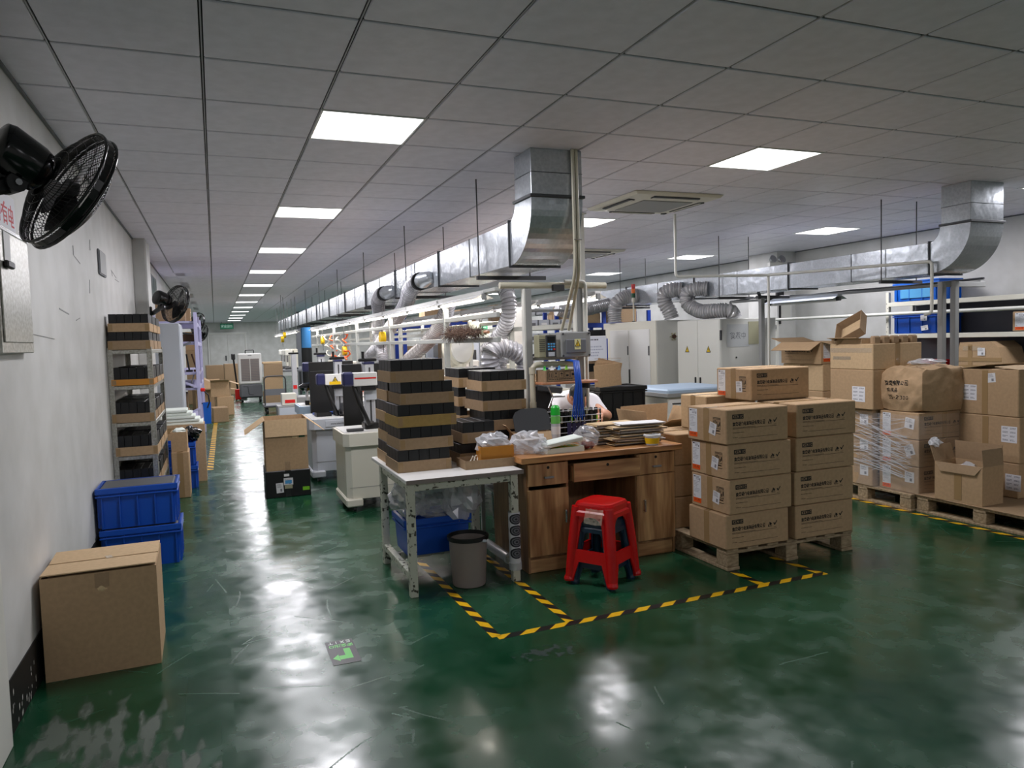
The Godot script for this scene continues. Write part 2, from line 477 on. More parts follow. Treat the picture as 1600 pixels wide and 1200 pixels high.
func make_pictures() -> void:
	var K := Color(0.09, 0.075, 0.06, 1)
	var none := Color(0.1, 0.08, 0.06, 0)
	# the print on the long side of the shipping cartons
	var im := Image.create_empty(512, 208, false, Image.FORMAT_RGBA8)
	im.fill(none)
	im.fill_rect(Rect2i(44, 24, 92, 30), K)
	write(im, "KENIC", Vector2(52, 31), Vector2(13, 16), 3, none, 0.3)
	im.fill_rect(Rect2i(140, 21, 3, 3), K)
	write(im, "东莞能力电源制品有限公司", Vector2(48, 74), Vector2(18, 24), 3, K, 0.25)
	scribble(im, Rect2i(46, 109, 250, 6), 1, K, 3)
	im.fill_rect(Rect2i(46, 116, 370, 2), K)
	scribble(im, Rect2i(46, 141, 120, 7), 1, K, 5)
	scribble(im, Rect2i(46, 172, 44, 7), 1, K, 6)
	im.fill_rect(Rect2i(92, 177, 330, 2), K)
	for i in 22:   # a leaf-like mark and a tick
		im.fill_rect(Rect2i(352 + i / 3, 72 + i, 9 + (7 if i > 4 and i < 17 else 0), 1), K)
	ink(im, Vector2(344, 98), Vector2(352, 84), 5, K)
	ink(im, Vector2(344, 100), Vector2(374, 100), 3, K)
	ink(im, Vector2(390, 80), Vector2(398, 92), 6, K)
	ink(im, Vector2(398, 92), Vector2(416, 68), 5, K)
	im.fill_rect(Rect2i(388, 106, 24, 2), K)
	picture("print", im, true)
	# handling marks
	im = Image.create_empty(160, 64, false, Image.FORMAT_RGBA8)
	im.fill(none)
	for r in [Rect2i(2, 2, 156, 60)]:
		im.fill_rect(r, K)
		im.fill_rect(r.grow(-2), none)
	for k in 5:
		var x0 := 6 + k * 31
		im.fill_rect(Rect2i(x0, 6, 26, 38), K)
		im.fill_rect(Rect2i(x0 + 2, 8, 22, 34), none)
	for x0 in [12, 22]:
		im.fill_rect(Rect2i(x0, 14, 3, 24), K)
	for i in 9: im.fill_rect(Rect2i(44 + i / 2, 12 + i, 13 - i, 1), K)
	im.fill_rect(Rect2i(49, 20, 2, 14), K)
	im.fill_rect(Rect2i(44, 34, 12, 3), K)
	for i in 9: im.fill_rect(Rect2i(81 - i, 13 + i, 2 * i + 1, 1), K)
	im.fill_rect(Rect2i(81, 20, 2, 16), K)
	im.fill_rect(Rect2i(106, 26, 14, 10), K)
	im.fill_rect(Rect2i(138, 18, 14, 14), K)
	scribble(im, Rect2i(8, 48, 146, 10), 1, K, 9)
	picture("marks", im, true)
	# tall shipping label with an orange foot
	im = Image.create_empty(96, 208, false, Image.FORMAT_RGBA8)
	im.fill(Color(0.87, 0.88, 0.90))
	im.fill_rect(Rect2i(0, 172, 96, 36), Color(0.90, 0.35, 0.08))
	im.fill_rect(Rect2i(8, 8, 22, 8), Color(0.15, 0.15, 0.2))
	scribble(im, Rect2i(36, 9, 40, 30), 3, Color(0.4, 0.4, 0.45), 11)
	im.fill_rect(Rect2i(76, 22, 8, 16), Color(0.3, 0.3, 0.35))
	scribble(im, Rect2i(8, 46, 78, 90), 8, Color(0.62, 0.63, 0.66), 12)
	scribble(im, Rect2i(8, 150, 24, 16), 2, Color(0.3, 0.3, 0.3), 13)
	write(im, "AILA5", Vector2(16, 180), Vector2(9, 14), 3, Color(0.45, 0.14, 0.05), 0.5)
	picture("label_tall", im)
	im = Image.create_empty(64, 64, false, Image.FORMAT_RGBA8)
	im.fill(Color(0.86, 0.86, 0.87))
	scribble(im, Rect2i(6, 6, 50, 26), 4, Color(0.45, 0.45, 0.47), 15)
	im.fill_rect(Rect2i(34, 38, 16, 18), Color(0.5, 0.5, 0.52))
	picture("label_small", im)
	im = Image.create_empty(96, 100, false, Image.FORMAT_RGBA8)
	im.fill(Color(0.88, 0.88, 0.90))
	for r in 4:
		for c in 2:
			scribble(im, Rect2i(8 + c * 46, 8 + r * 24, 36, 12), 2, Color(0.30, 0.31, 0.36), 20 + r * 2 + c)
	picture("label_sheet", im)
	# the exit mark on the floor, read from the far side
	im = Image.create_empty(192, 256, false, Image.FORMAT_RGBA8)
	im.fill(Color(0.13, 0.125, 0.14))
	var G := Color(0.33, 0.78, 0.28)
	im.fill_rect(Rect2i(42, 74, 46, 84), G)
	im.fill_rect(Rect2i(42, 48, 90, 40), G)
	for i in 44: im.fill_rect(Rect2i(176 - i, 68 - int(i * 0.8), 1, 2 * int(i * 0.8) + 2), G)
	write(im, "安全出口", Vector2(14, 178), Vector2(34, 30), 5, G, 0.25)
	write(im, "EXIT", Vector2(20, 224), Vector2(30, 22), 5, Color(0.75, 0.8, 0.75), 0.35)
	picture("exit_mark", im, false, 0.4)
	# a paper notice on the cabinet
	im = Image.create_empty(192, 160, false, Image.FORMAT_RGBA8)
	im.fill(Color(0.70, 0.71, 0.71))
	write(im, "保养中", Vector2(28, 58), Vector2(40, 46), 3, Color(0.33, 0.34, 0.36), 0.2)
	picture("notice", im)
	# the red warning sign by the switchboard
	im = Image.create_empty(192, 128, false, Image.FORMAT_RGBA8)
	im.fill(Color(0.82, 0.82, 0.84))
	write(im, "当心有电", Vector2(14, 30), Vector2(36, 62), 6, Color(0.70, 0.10, 0.14), 0.2)
	picture("warning_print", im)
	# small posters
	im = Image.create_empty(128, 80, false, Image.FORMAT_RGBA8)
	im.fill(Color(0.86, 0.88, 0.82))
	im.fill_rect(Rect2i(6, 38, 56, 30), Color(0.25, 0.55, 0.42))
	im.fill_rect(Rect2i(68, 10, 34, 40), Color(0.25, 0.62, 0.45))
	scribble(im, Rect2i(10, 44, 46, 18), 2, Color(0.8, 0.9, 0.8), 31)
	scribble(im, Rect2i(74, 18, 24, 20), 2, Color(0.8, 0.95, 0.85), 32)
	scribble(im, Rect2i(108, 10, 14, 30), 4, Color(0.4, 0.4, 0.3), 33)
	picture("board_print", im)
	im = Image.create_empty(80, 100, false, Image.FORMAT_RGBA8)
	im.fill(Color(0.80, 0.81, 0.84))
	scribble(im, Rect2i(8, 10, 60, 12), 1, Color(0.3, 0.3, 0.33), 35)
	scribble(im, Rect2i(8, 40, 64, 50), 4, Color(0.62, 0.64, 0.70), 36)
	picture("sheet_print", im)
	# yellow triangle with a flash
	im = Image.create_empty(64, 64, false, Image.FORMAT_RGBA8)
	im.fill(Color(0.85, 0.8, 0.5, 0))
	for i in 54:
		im.fill_rect(Rect2i(32 - int(i * 0.55), 5 + i, int(i * 1.1) + 1, 1), Color(0.15, 0.13, 0.05))
	for i in 38:
		im.fill_rect(Rect2i(32 - int(i * 0.5), 15 + i, int(i * 1.0) + 1, 1), Color(0.93, 0.78, 0.12))
	ink(im, Vector2(34, 26), Vector2(29, 38), 4, Color(0.12, 0.1, 0.04))
	ink(im, Vector2(29, 38), Vector2(35, 38), 3, Color(0.12, 0.1, 0.04))
	ink(im, Vector2(35, 38), Vector2(31, 49), 3, Color(0.12, 0.1, 0.04))
	picture("hazard", im, true)
	im = Image.create_empty(64, 80, false, Image.FORMAT_RGBA8)
	im.fill(Color(0.86, 0.84, 0.62))
	im.blend_rect(M.hazard.albedo_texture.get_image(), Rect2i(0, 0, 64, 64), Vector2i(0, 0))
	scribble(im, Rect2i(12, 66, 40, 8), 1, Color(0.2, 0.2, 0.15), 41)
	picture("hazard_card", im)
	# woven sack lettering
	im = Image.create_empty(256, 160, false, Image.FORMAT_RGBA8)
	im.fill(none)
	write(im, "东莞有限公司", Vector2(30, 26), Vector2(24, 28), 4, K, 0.3)
	write(im, "有限品", Vector2(52, 74), Vector2(22, 26), 3, K, 0.3)
	write(im, "35-2300", Vector2(56, 122), Vector2(17, 22), 3, K, 0.35)
	picture("sack_print", im, true)
	# the exit sign over the far door
	im = Image.create_empty(96, 48, false, Image.FORMAT_RGBA8)
	im.fill(Color(0.10, 0.50, 0.36))
	write(im, "安全出口", Vector2(8, 12), Vector2(16, 22), 3, Color(0.85, 0.95, 0.9), 0.3)
	picture("exit_sign_print", im)
	# wrapped round-patterned film on a table leg
	im = Image.create_empty(128, 512, false, Image.FORMAT_RGBA8)
	im.fill(Color(0.80, 0.80, 0.82))
	for k in 4:
		var cy := 64 + k * 116
		for y in range(-56, 57):
			for x in range(-56, 57):
				var r := sqrt(x * x + y * y)
				if (r < 54 and r > 40) or (r < 30 and r > 22) or r < 10:
					im.set_pixel(clampi(64 + x, 0, 127), clampi(cy + y, 0, 511), Color(0.14, 0.14, 0.17))
				elif r < 40:
					im.set_pixel(clampi(64 + x, 0, 127), clampi(cy + y, 0, 511), Color(0.42, 0.42, 0.45))
	picture("rings", im)
	# checked cloth
	im = Image.create_empty(128, 32, false, Image.FORMAT_RGBA8)
	im.fill(Color(0.05, 0.05, 0.05))
	for k in 16:
		for j in 3:
			if (k + j) % 2 == 0: im.fill_rect(Rect2i(k * 8, j * 11, 8, 11), Color(0.8, 0.8, 0.8))
	picture("checks", im)

func make_floor_material() -> void:
	var W := 1024
	var a := FastNoiseLite.new()
	a.seed = 3; a.frequency = 0.004; a.fractal_octaves = 5
	var b := FastNoiseLite.new()
	b.seed = 9; b.frequency = 0.02; b.fractal_octaves = 4
	var col := Image.create_empty(W, W, false, Image.FORMAT_RGB8)
	var rg := Image.create_empty(W, W, false, Image.FORMAT_RGB8)
	for y in W:
		for x in W:
			# blended at the seams so that the pattern repeats
			var fx := float(x) / W
			var fy := float(y) / W
			var p := (a.get_noise_2d(x, y) * (1 - fx) + a.get_noise_2d(x - W, y) * fx) * (1 - fy) + (a.get_noise_2d(x, y - W) * (1 - fx) + a.get_noise_2d(x - W, y - W) * fx) * fy
			var q := b.get_noise_2d(x, y)
			var k := clampf(0.5 + p * 1.1 + q * 0.35, 0, 1)
			var c := Color(0.06, 0.235, 0.145).lerp(Color(0.105, 0.305, 0.205), k)
			var s := smoothstep(0.05, 0.75, p + q * 0.5)
			c = c.lerp(Color(0.22, 0.34, 0.27), s * 0.25)
			col.set_pixel(x, y, c)
			var r := clampf(0.23 + q * 0.12 + p * 0.10 + s * 0.06, 0.13, 0.6)
			rg.set_pixel(x, y, Color(r, r, r))
	var rs := RandomNumberGenerator.new()
	rs.seed = 21
	for i in 130:
		var p0 := Vector2(rs.randf() * W, rs.randf() * W)
		var an := rs.randf() * TAU
		var ln := rs.randf_range(8, 70)
		var cu := rs.randf_range(-0.006, 0.006)
		var cc := Color(0.26, 0.43, 0.36) if rs.randf() < 0.7 else Color(0.04, 0.17, 0.12)
		for s in int(ln):
			p0 += Vector2.from_angle(an)
			an += cu
			var ix := posmod(int(p0.x), W)
			var iy := posmod(int(p0.y), W)
			col.set_pixel(ix, iy, col.get_pixel(ix, iy).lerp(cc, 0.35))
			rg.set_pixel(ix, iy, Color(0.45, 0.45, 0.45))
	var m := mat("floor", Color.WHITE, 1.0)
	m.albedo_texture = ImageTexture.create_from_image(col)
	m.roughness_texture = ImageTexture.create_from_image(rg)
	m.uv1_triplanar = true
	m.uv1_world_triplanar = true
	m.uv1_scale = V(0.19, 0.19, 0.19)
	m.metallic_specular = 0.55
	m.normal_enabled = true
	m.normal_texture = noise_tex(0.02, Color.BLACK, Color.WHITE, 3, FastNoiseLite.TYPE_SIMPLEX_SMOOTH, 512, 3.0)
	m.normal_scale = 0.10
	# worn places in the paint, with ragged edges
	for k in 2:
		var wi := Image.create_empty(128, 128, false, Image.FORMAT_RGBA8)
		for y in 128:
			for x in 128:
				var e := 1.0 - Vector2(x - 64, y - 64).length() / 62.0
				var v := b.get_noise_2d(x * 2.2 + k * 900, y * 0.8) + 0.6 * a.get_noise_2d(x * 9.0, y * 5.0)
				wi.set_pixel(x, y, Color([0.40, 0.24][k], [0.44, 0.29][k], [0.40, 0.28][k], clampf((e * 1.3 + v * 1.6 - 0.45) * [1.1, 1.6][k], 0.0, [0.75, 0.6][k])))
		var wm := picture(["worn", "stain"][k], wi, false, 0.5)
		wm.transparency = BaseMaterial3D.TRANSPARENCY_ALPHA
	# hazard tape
	var im := Image.create_empty(64, 64, false, Image.FORMAT_RGB8)
	for y in 64:
		for x in 64:
			im.set_pixel(x, y, Color(0.90, 0.70, 0.03) if posmod(x + y, 64) < 32 else Color(0.06, 0.06, 0.06))
	var h := picture("hazard_tape", im, false, 0.4)
	h.texture_repeat = true

# ---------- kit ----------
func fr(d: String, s: Vector3) -> Array:   # centre of a face of a box that stands on its base centre, its right and its up as one looks at it
	match d:
		"f": return [V(0, s.y * 0.5, s.z * 0.5), V(1, 0, 0), V(0, 1, 0)]
		"b": return [V(0, s.y * 0.5, -s.z * 0.5), V(-1, 0, 0), V(0, 1, 0)]
		"l": return [V(-s.x * 0.5, s.y * 0.5, 0), V(0, 0, 1), V(0, 1, 0)]
		"r": return [V(s.x * 0.5, s.y * 0.5, 0), V(0, 0, -1), V(0, 1, 0)]
	return [V(0, s.y, 0), V(1, 0, 0), V(0, 0, -1)]
func sticker(o: Node3D, called: String, m: Material, c: Vector3, r: Vector3, u: Vector3, w: float, h: float, spin := 0.0, label := "") -> MeshInstance3D:
	var nn := r.cross(u)
	r = r.rotated(nn, deg_to_rad(spin))
	u = u.rotated(nn, deg_to_rad(spin))
	c += nn * 0.0012
	return part(o, called, g().quad(c - r * w * 0.5 - u * h * 0.5, c + r * w * 0.5 - u * h * 0.5, c + r * w * 0.5 + u * h * 0.5, c - r * w * 0.5 + u * h * 0.5), m, Vector3.ZERO, label)
# on a face: du, dv from -0.5 to 0.5 across the face, sizes in metres
func on_face(o: Node3D, s: Vector3, d: String, called: String, m: Material, du: float, dv: float, w: float, h: float, spin := 0.0) -> MeshInstance3D:
	var f := fr(d, s)
	var fw: float = s.x if d in ["f", "b", "t"] else s.z
	var fh: float = s.z if d == "t" else s.y
	return sticker(o, called, m, f[0] + f[1] * du * fw + f[2] * dv * fh, f[1], f[2], w, h, spin)
func taped(o: Node3D, s: Vector3, along_x := true, m: Material = null) -> void:
	if m == null: m = M.tape
	var w := 0.055
	var geo := g()
	if along_x:
		geo.box(V(0, s.y + 0.0006, 0), V(s.x + 0.002, 0.001, w))
		for k in [-1, 1]: geo.box(V(k * (s.x * 0.5 + 0.0005), s.y * 0.5, 0), V(0.001, s.y * 0.96, w))
	else:
		geo.box(V(0, s.y + 0.0006, 0), V(w, 0.001, s.z + 0.002))
		for k in [-1, 1]: geo.box(V(0, s.y * 0.5, k * (s.z * 0.5 + 0.0005)), V(w, s.y * 0.96, 0.001))
	part(o, "tape", geo, m)
func carton(label: String, s: Vector3, at: Vector3, turn := 0.0, m: Material = null, tape_x := true, group := "", called := "carton") -> Node3D:
	var o := thing(called, label, "box", at, turn, group)
	part(o, "body", g().box(V(0, s.y * 0.5, 0), s, 0.006), m if m else M.card)
	if s.x > 0.2 or s.z > 0.2: taped(o, s, tape_x)
	return o
# a flap on the top edge of side d: 0 stands up, 90 lies outwards, 180 hangs down
func flap(o: Node3D, s: Vector3, d: String, deg: float, ln: float, m: Material, cut := 0.0) -> void:
	var f := fr(d, s)
	var r: Vector3 = f[1]
	var nn: Vector3 = r.cross(f[2])
	var w: float = (s.x if d in ["f", "b"] else s.z) - 0.006
	var dir: Vector3 = V(0, cos(deg_to_rad(deg)), 0) + nn * sin(deg_to_rad(deg))
	var th := r.cross(dir).normalized() * 0.004
	var e: Vector3 = f[0] + V(0, s.y * 0.5, 0)
	var p := [e - r * w * 0.5, e + r * w * 0.5, e + r * (w * 0.5 - cut) + dir * ln, e - r * (w * 0.5 - cut) + dir * ln]
	var geo := g()
	var mid: Vector3 = (p[0] + p[2]) * 0.5
	var q := []
	for k in p: q.append(k + th)
	geo.face(p, mid + th * 0.5); geo.face(q, mid + th * 0.5)
	for i in 4: geo.face([p[i], p[(i + 1) % 4], q[(i + 1) % 4], q[i]], mid + th * 0.5)
	part(o, "flap", geo, m)
func open_carton(label: String, s: Vector3, at: Vector3, turn: float, flaps: Dictionary, m: Material = null, mf: Material = null) -> Node3D:
	var o := thing("open_carton", label, "box", at, turn)
	part(o, "body", g().pan(s, 0.005), m if m else M.card)
	for d in flaps:
		flap(o, s, d, flaps[d][0], flaps[d][1], mf if mf else (m if m else M.card), flaps[d][2] if flaps[d].size() > 2 else 0.0)
	return o
func printed(label: String, s: Vector3, at: Vector3, print_on: String, label_on: String, turn := 0.0, group := "", small := 0.0, open := false) -> Node3D:
	var o: Node3D
	if open:
		o = open_carton(label, s, at, turn, {"f": [100, 0.16], "b": [75, 0.16], "l": [120, 0.16], "r": [95, 0.14]})
	else:
		o = carton(label, s, at, turn, null, print_on in ["f", "b"], group)
	var w := (s.x if print_on in ["f", "b"] else s.z)
	on_face(o, s, print_on, "print", M.print, 0.0, 0.0, w * 0.98, s.y * 0.92)
	if label_on:
		var lw := (s.x if label_on in ["f", "b"] else s.z)
		on_face(o, s, label_on, "shipping_label", M.label_tall, -0.34, 0.02, 0.085, s.y * 0.84)
		on_face(o, s, label_on, "handling_marks", M.marks, 0.27, 0.02, 0.075, s.y * 0.5, 0)
		on_face(o, s, label_on, "small_label", M.label_small, 0.17, -0.08, 0.068, 0.078, small).translate(fr(label_on, s)[1].cross(V(0, 1, 0)) * 0.001)
	return o
var cubes := {}
func cube(s: Vector3, bev := 0.002) -> ArrayMesh:
	var k := "%s %s" % [s, bev]
	if not cubes.has(k):
		cubes[k] = g().box(V(0, s.y * 0.5, 0), s, bev).mesh()
	return cubes[k]
# a shallow carton tray with small black boxes standing in it; show: which of the boxes the photograph can see (r right column, l left column, f front row, a all)
func fill_tray(where: String, at: Vector3, s: Vector2, nx: int, nz: int, bh: float, show: String, turn := 0.0, m: Material = null, th := 0.07, bm: Material = null) -> void:
	var o := thing("carton_tray", "low cardboard " + where, "tray", at, turn)
	part(o, "tray", g().pan(V(s.x, th, s.y), 0.004), m if m else M.card_dark)
	for k in [-1, 1]: part(o, "tape", g().box(V(k * (s.x * 0.5 - 0.02), th * 0.5, s.y * 0.5 + 0.0006), V(0.03, th * 0.8, 0.0012)), M.tape)
	var ix := s.x - 0.014
	var iz := s.y - 0.014
	var bs := V(ix / nx - 0.0015, bh, iz / nz - 0.0015)
	var mesh := cube(bs)
	var b := Basis(Vector3.UP, deg_to_rad(turn))
	var od := ["first", "second", "third", "fourth", "fifth"]
	for i in nx:
		for j in nz:   # j 0 is the back row
			var see := show.contains("a") or (show.contains("f") and j == nz - 1) or (show.contains("l") and i == 0) or (show.contains("r") and i == nx - 1) or (show.contains("b") and j == 0)
			if not see: continue
			var p := V(-ix * 0.5 + (i + 0.5) * ix / nx, 0.0045, -iz * 0.5 + (j + 0.5) * iz / nz)
			solo("small_black_box", "small black box, %s from left in %s row, %s" % [od[i], "front" if j == nz - 1 else od[nz - 1 - j], where], "box", mesh, bm if bm else M.black, at + b * p, turn, "small black boxes in the " + where)
func tub(label: String, s: Vector3, at: Vector3, turn := 0.0, m: Material = null, ribs := true) -> Node3D:
	if m == null: m = M.blue
	var o := thing("plastic_crate", label, "crate", at, turn)
	part(o, "body", g().pan(s, 0.006, 0.012), m)
	var rim := g()
	for k in [[0.0, 0.04], [-0.05, 0.012]]:
		var y: float = s.y - k[1] * 0.5 + k[0]
		for e in [-1, 1]:
			rim.box(V(0, y, e * (s.z * 0.5 + 0.004)), V(s.x + 0.03, k[1], 0.02), 0.003)
			rim.box(V(e * (s.x * 0.5 + 0.004), y, 0), V(0.02, k[1], s.z + 0.03), 0.003)
	part(o, "rim", rim, m)
	if ribs:
		for e in [-1, 1]:
			var nx := 5
			for i in nx:
				part(o, "rib", g().box(V((float(i) / (nx - 1) - 0.5) * s.x * 0.9, s.y * 0.45, e * (s.z * 0.5 + 0.001)), V(0.008, s.y * 0.84, 0.014)), m)
			for i in 4:
				part(o, "rib", g().box(V(e * (s.x * 0.5 + 0.001), s.y * 0.45, (i / 3.0 - 0.5) * s.z * 0.86), V(0.014, s.y * 0.84, 0.008)), m)
	return o
func pallet(label: String, s: Vector2, at: Vector3) -> Node3D:
	var o := thing("wooden_pallet", label, "pallet", at)
	for k in 3:   # runners along z
		var x := (k - 1) * (s.x * 0.5 - 0.05)
		part(o, "runner", g().box(V(x, 0.011, 0), V(0.1, 0.022, s.y), 0.003), M.pallet)
		for j in 3:
			part(o, "block", g().box(V(x, 0.0625, (j - 1) * (s.y * 0.5 - 0.06)), V(0.095, 0.08, 0.11), 0.004), M.pallet)
	for j in 3:
		part(o, "stringer", g().box(V(0, 0.1125, (j - 1) * (s.y * 0.5 - 0.06)), V(s.x, 0.019, 0.1), 0.003), M.pallet)
	for i in 7:
		part(o, "deck_board", g().box(V((i / 6.0 - 0.5) * (s.x - 0.09), 0.132, 0), V(0.09, 0.019, s.y), 0.003), M.pallet)
	return o
func flex(label: String, pts: Array, r: float, m: Material, called := "flexible_duct", collar_to := Vector3.ZERO) -> Node3D:
	var o := thing(called, label, "duct", pts[0])
	var c := Curve3D.new()
	c.bake_interval = 0.0105
	for i in pts.size():
		var a: Vector3 = pts[maxi(i - 1, 0)]
		var b: Vector3 = pts[mini(i + 1, pts.size() - 1)]
		var d := (b - a) / 6.0
		c.add_point(pts[i] - pts[0], -d, d)
	var p := Array(c.get_baked_points())
	var rr := []
	for i in p.size():
		rr.append(r * (1.0 + [0.07, -0.01, -0.10, -0.10, -0.01][i % 5]) * (1.0 + 0.03 * sin(i * 0.37)))
	part(o, "hose", g().sweep(p, rr, 14), m)
	# added grey coil, stands in for the shade in the valleys between ridges
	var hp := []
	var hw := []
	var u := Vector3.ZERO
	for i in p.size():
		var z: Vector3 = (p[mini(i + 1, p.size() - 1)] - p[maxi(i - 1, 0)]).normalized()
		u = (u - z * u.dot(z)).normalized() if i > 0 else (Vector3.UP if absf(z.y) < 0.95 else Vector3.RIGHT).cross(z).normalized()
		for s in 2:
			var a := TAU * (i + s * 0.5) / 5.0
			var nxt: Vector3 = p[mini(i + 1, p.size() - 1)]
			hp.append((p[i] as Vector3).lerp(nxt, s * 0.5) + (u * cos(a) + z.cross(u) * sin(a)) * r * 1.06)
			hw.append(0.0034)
	part(o, "valley_shade_coil", g().sweep(hp, hw, 4, false), M.wire)
	if collar_to != Vector3.ZERO:
		part(o, "collar", g().tube(V(0, 0, 0), collar_to, r * 1.12, 18), M.black_soft)
		part(o, "scoop", g().sweep([-collar_to * 0.1, V(0.03, 0.01, 0.06), V(0.085, 0.03, 0.14), V(0.098, 0.04, 0.17)], [r * 1.0, r * 1.05, r * 0.8, r * 0.5], 16), M.galvanised)
	return o
func screen_fan(o: Node3D, ax: Transform3D, r: float, fine: bool) -> void:   # a wall fan head; ax: z points where it blows
	var k := r / 0.25
	var cage := g()
	cage.x = ax
	var R := []
	for i in 41:
		var a := TAU * i / 40
		R.append(V(cos(a) * r, sin(a) * r, 0))
	for z in [-0.022, 0.022]:
		var q := []
		var w := []
		for pt in R:
			q.append(pt + V(0, 0, z * k)); w.append(0.006 * k)
		cage.sweep(q, w, 6, false)
	for i in 40:   # the band between the two halves
		cage.quad(R[i] + V(0, 0, -0.012 * k), R[i + 1] + V(0, 0, -0.012 * k), R[i + 1] + V(0, 0, 0.012 * k), R[i] + V(0, 0, 0.012 * k))
	part(o, "grille_ring", cage, M.black_gloss)
	var nw := 84 if fine else 30
	for side in [-1, 1]:
		var wires := g()
		wires.x = ax
		for i in nw:
			var a := TAU * i / nw
			var pts := []
			var ws := []
			for j in 6:
				var f := j / 5.0
				var rad := lerpf(0.055 * k, r, f)
				pts.append(V(cos(a + f * 0.5 * side) * rad, sin(a + f * 0.5 * side) * rad, side * (0.022 + 0.068 * cos(f * PI * 0.5)) * k))
				ws.append(0.0014 * k)
			wires.sweep(pts, ws, 4, false)
		for c in (5 if fine else 2):
			var f := (c + 1) / (6.0 if fine else 3.0)
			var rad := lerpf(0.055 * k, r, f)
			var q := []
			var w := []
			for i in 41:
				q.append(V(cos(TAU * i / 40) * rad, sin(TAU * i / 40) * rad, side * (0.022 + 0.068 * cos(f * PI * 0.5)) * k)); w.append(0.0016 * k)
			wires.sweep(q, w, 4, false)
		part(o, "grille", wires, M.black_gloss)
	for b in 3:
		var blade := g()
		blade.x = ax * Transform3D(Basis(Vector3(0, 0, 1), TAU * b / 3.0), V(0, 0, 0))
		var prev := []
		for j in 7:
			var f := j / 6.0
			var rad := lerpf(0.04, 0.21, f) * k
			var wd := lerpf(0.05, 0.13, sin(f * PI * 0.62)) * k
			var row := [V(rad, -wd * 0.5, 0.022 * k), V(rad, 0, 0.004 * k), V(rad, wd * 0.5, -0.020 * k)]
			if j > 0:
				for c in 2:
					blade.quad(prev[c], row[c], row[c + 1], prev[c + 1])
					blade.quad(prev[c] - V(0, 0, 0.002), prev[c + 1] - V(0, 0, 0.002), row[c + 1] - V(0, 0, 0.002), row[c] - V(0, 0, 0.002))
			prev = row
		part(o, "blade", blade, M.fan_blade)
	var hub := g()
	hub.x = ax * Transform3D(Basis(Vector3(1, 0, 0), PI / 2), V(0, 0, 0))
	hub.lathe([Vector2(0.0, -0.02), Vector2(0.04, -0.02), Vector2(0.045, 0.02), Vector2(0.03, 0.03), Vector2(0, 0.032)].map(func(q): return q * k), 20)
	part(o, "hub", hub, M.black)
	var badge := g()
	badge.x = ax
	badge.tube(V(0, 0, 0.086 * k), V(0, 0, 0.094 * k), 0.058 * k, 20)
	badge.tube(V(0, 0, -0.094 * k), V(0, 0, -0.086 * k), 0.062 * k, 20)
	part(o, "grille_centre", badge, M.black_gloss)
	var motor := g()
	motor.x = ax * Transform3D(Basis(Vector3(1, 0, 0), -PI / 2), V(0, 0, 0))   # local y -> -z of the head: the motor stands behind
	motor.lathe([Vector2(0.062, 0.093), Vector2(0.082, 0.11), Vector2(0.090, 0.14), Vector2(0.096, 0.255), Vector2(0.088, 0.277), Vector2(0.055, 0.285), Vector2(0.0, 0.285)].map(func(q): return q * k), 28, true)
	part(o, "motor_housing", motor, M.black_gloss)
func rail(a: Vector3, b: Vector3, w: float) -> Geo:
	return g().bar(a, b, w, w, 0.003)
func round_bar(pts: Array, r: float, sides := 10) -> Geo:
	var ws := []
	for i in pts: ws.append(r)
	return g().sweep(pts, ws, sides)
func bend(pts: Array, rad := 0.06) -> Array:   # rounds the corners of a pipe run
	var out := [pts[0]]
	for i in range(1, pts.size() - 1):
		var a: Vector3 = (pts[i - 1] - pts[i]).normalized() * rad
		var b: Vector3 = (pts[i + 1] - pts[i]).normalized() * rad
		for k in 6:
			var f := k / 5.0
			out.append(pts[i] + a * (1 - f) * (1 - f) + b * f * f)
	out.append(pts[-1])
	return out

const CEIL := 2.82

func _ready() -> void:
	# ----- camera, surroundings, exposure -----
	var cam := Camera3D.new()
	cam.name = "camera"
	add_child(cam)
	cam.fov = rad_to_deg(2.0 * atan(600.0 / 1158.0))
	cam.position = V(0, 1.52, 0)
	cam.rotation = V(-0.0595, -0.3793, -0.0295)
	cam.near = 0.05
	cam.far = 120.0
	cam.current = true
	var we := WorldEnvironment.new()
	we.name = "surroundings"
	var e := Environment.new()
	e.background_mode = Environment.BG_COLOR
	e.background_color = Color(0.02, 0.02, 0.02)
	e.tonemap_mode = Environment.TONE_MAPPER_LINEAR
	e.tonemap_exposure = 1.5
	e.sdfgi_enabled = true
	e.ssao_enabled = true
	e.ssil_enabled = true
	we.environment = e
	add_child(we)
	rng.seed = 5
	make_materials()
	room()
	ceiling_lamps()
	ducts()
	left_side()
	front_table()
	desk()
	frame_stand()
	carton_pallet()
	right_pallets()
	right_wall()
	cabinets()
	machines()
	bench_line()
	far_end()
	seated_person()

const PANEL_E := 2.6
const TUBE_E := 0.36

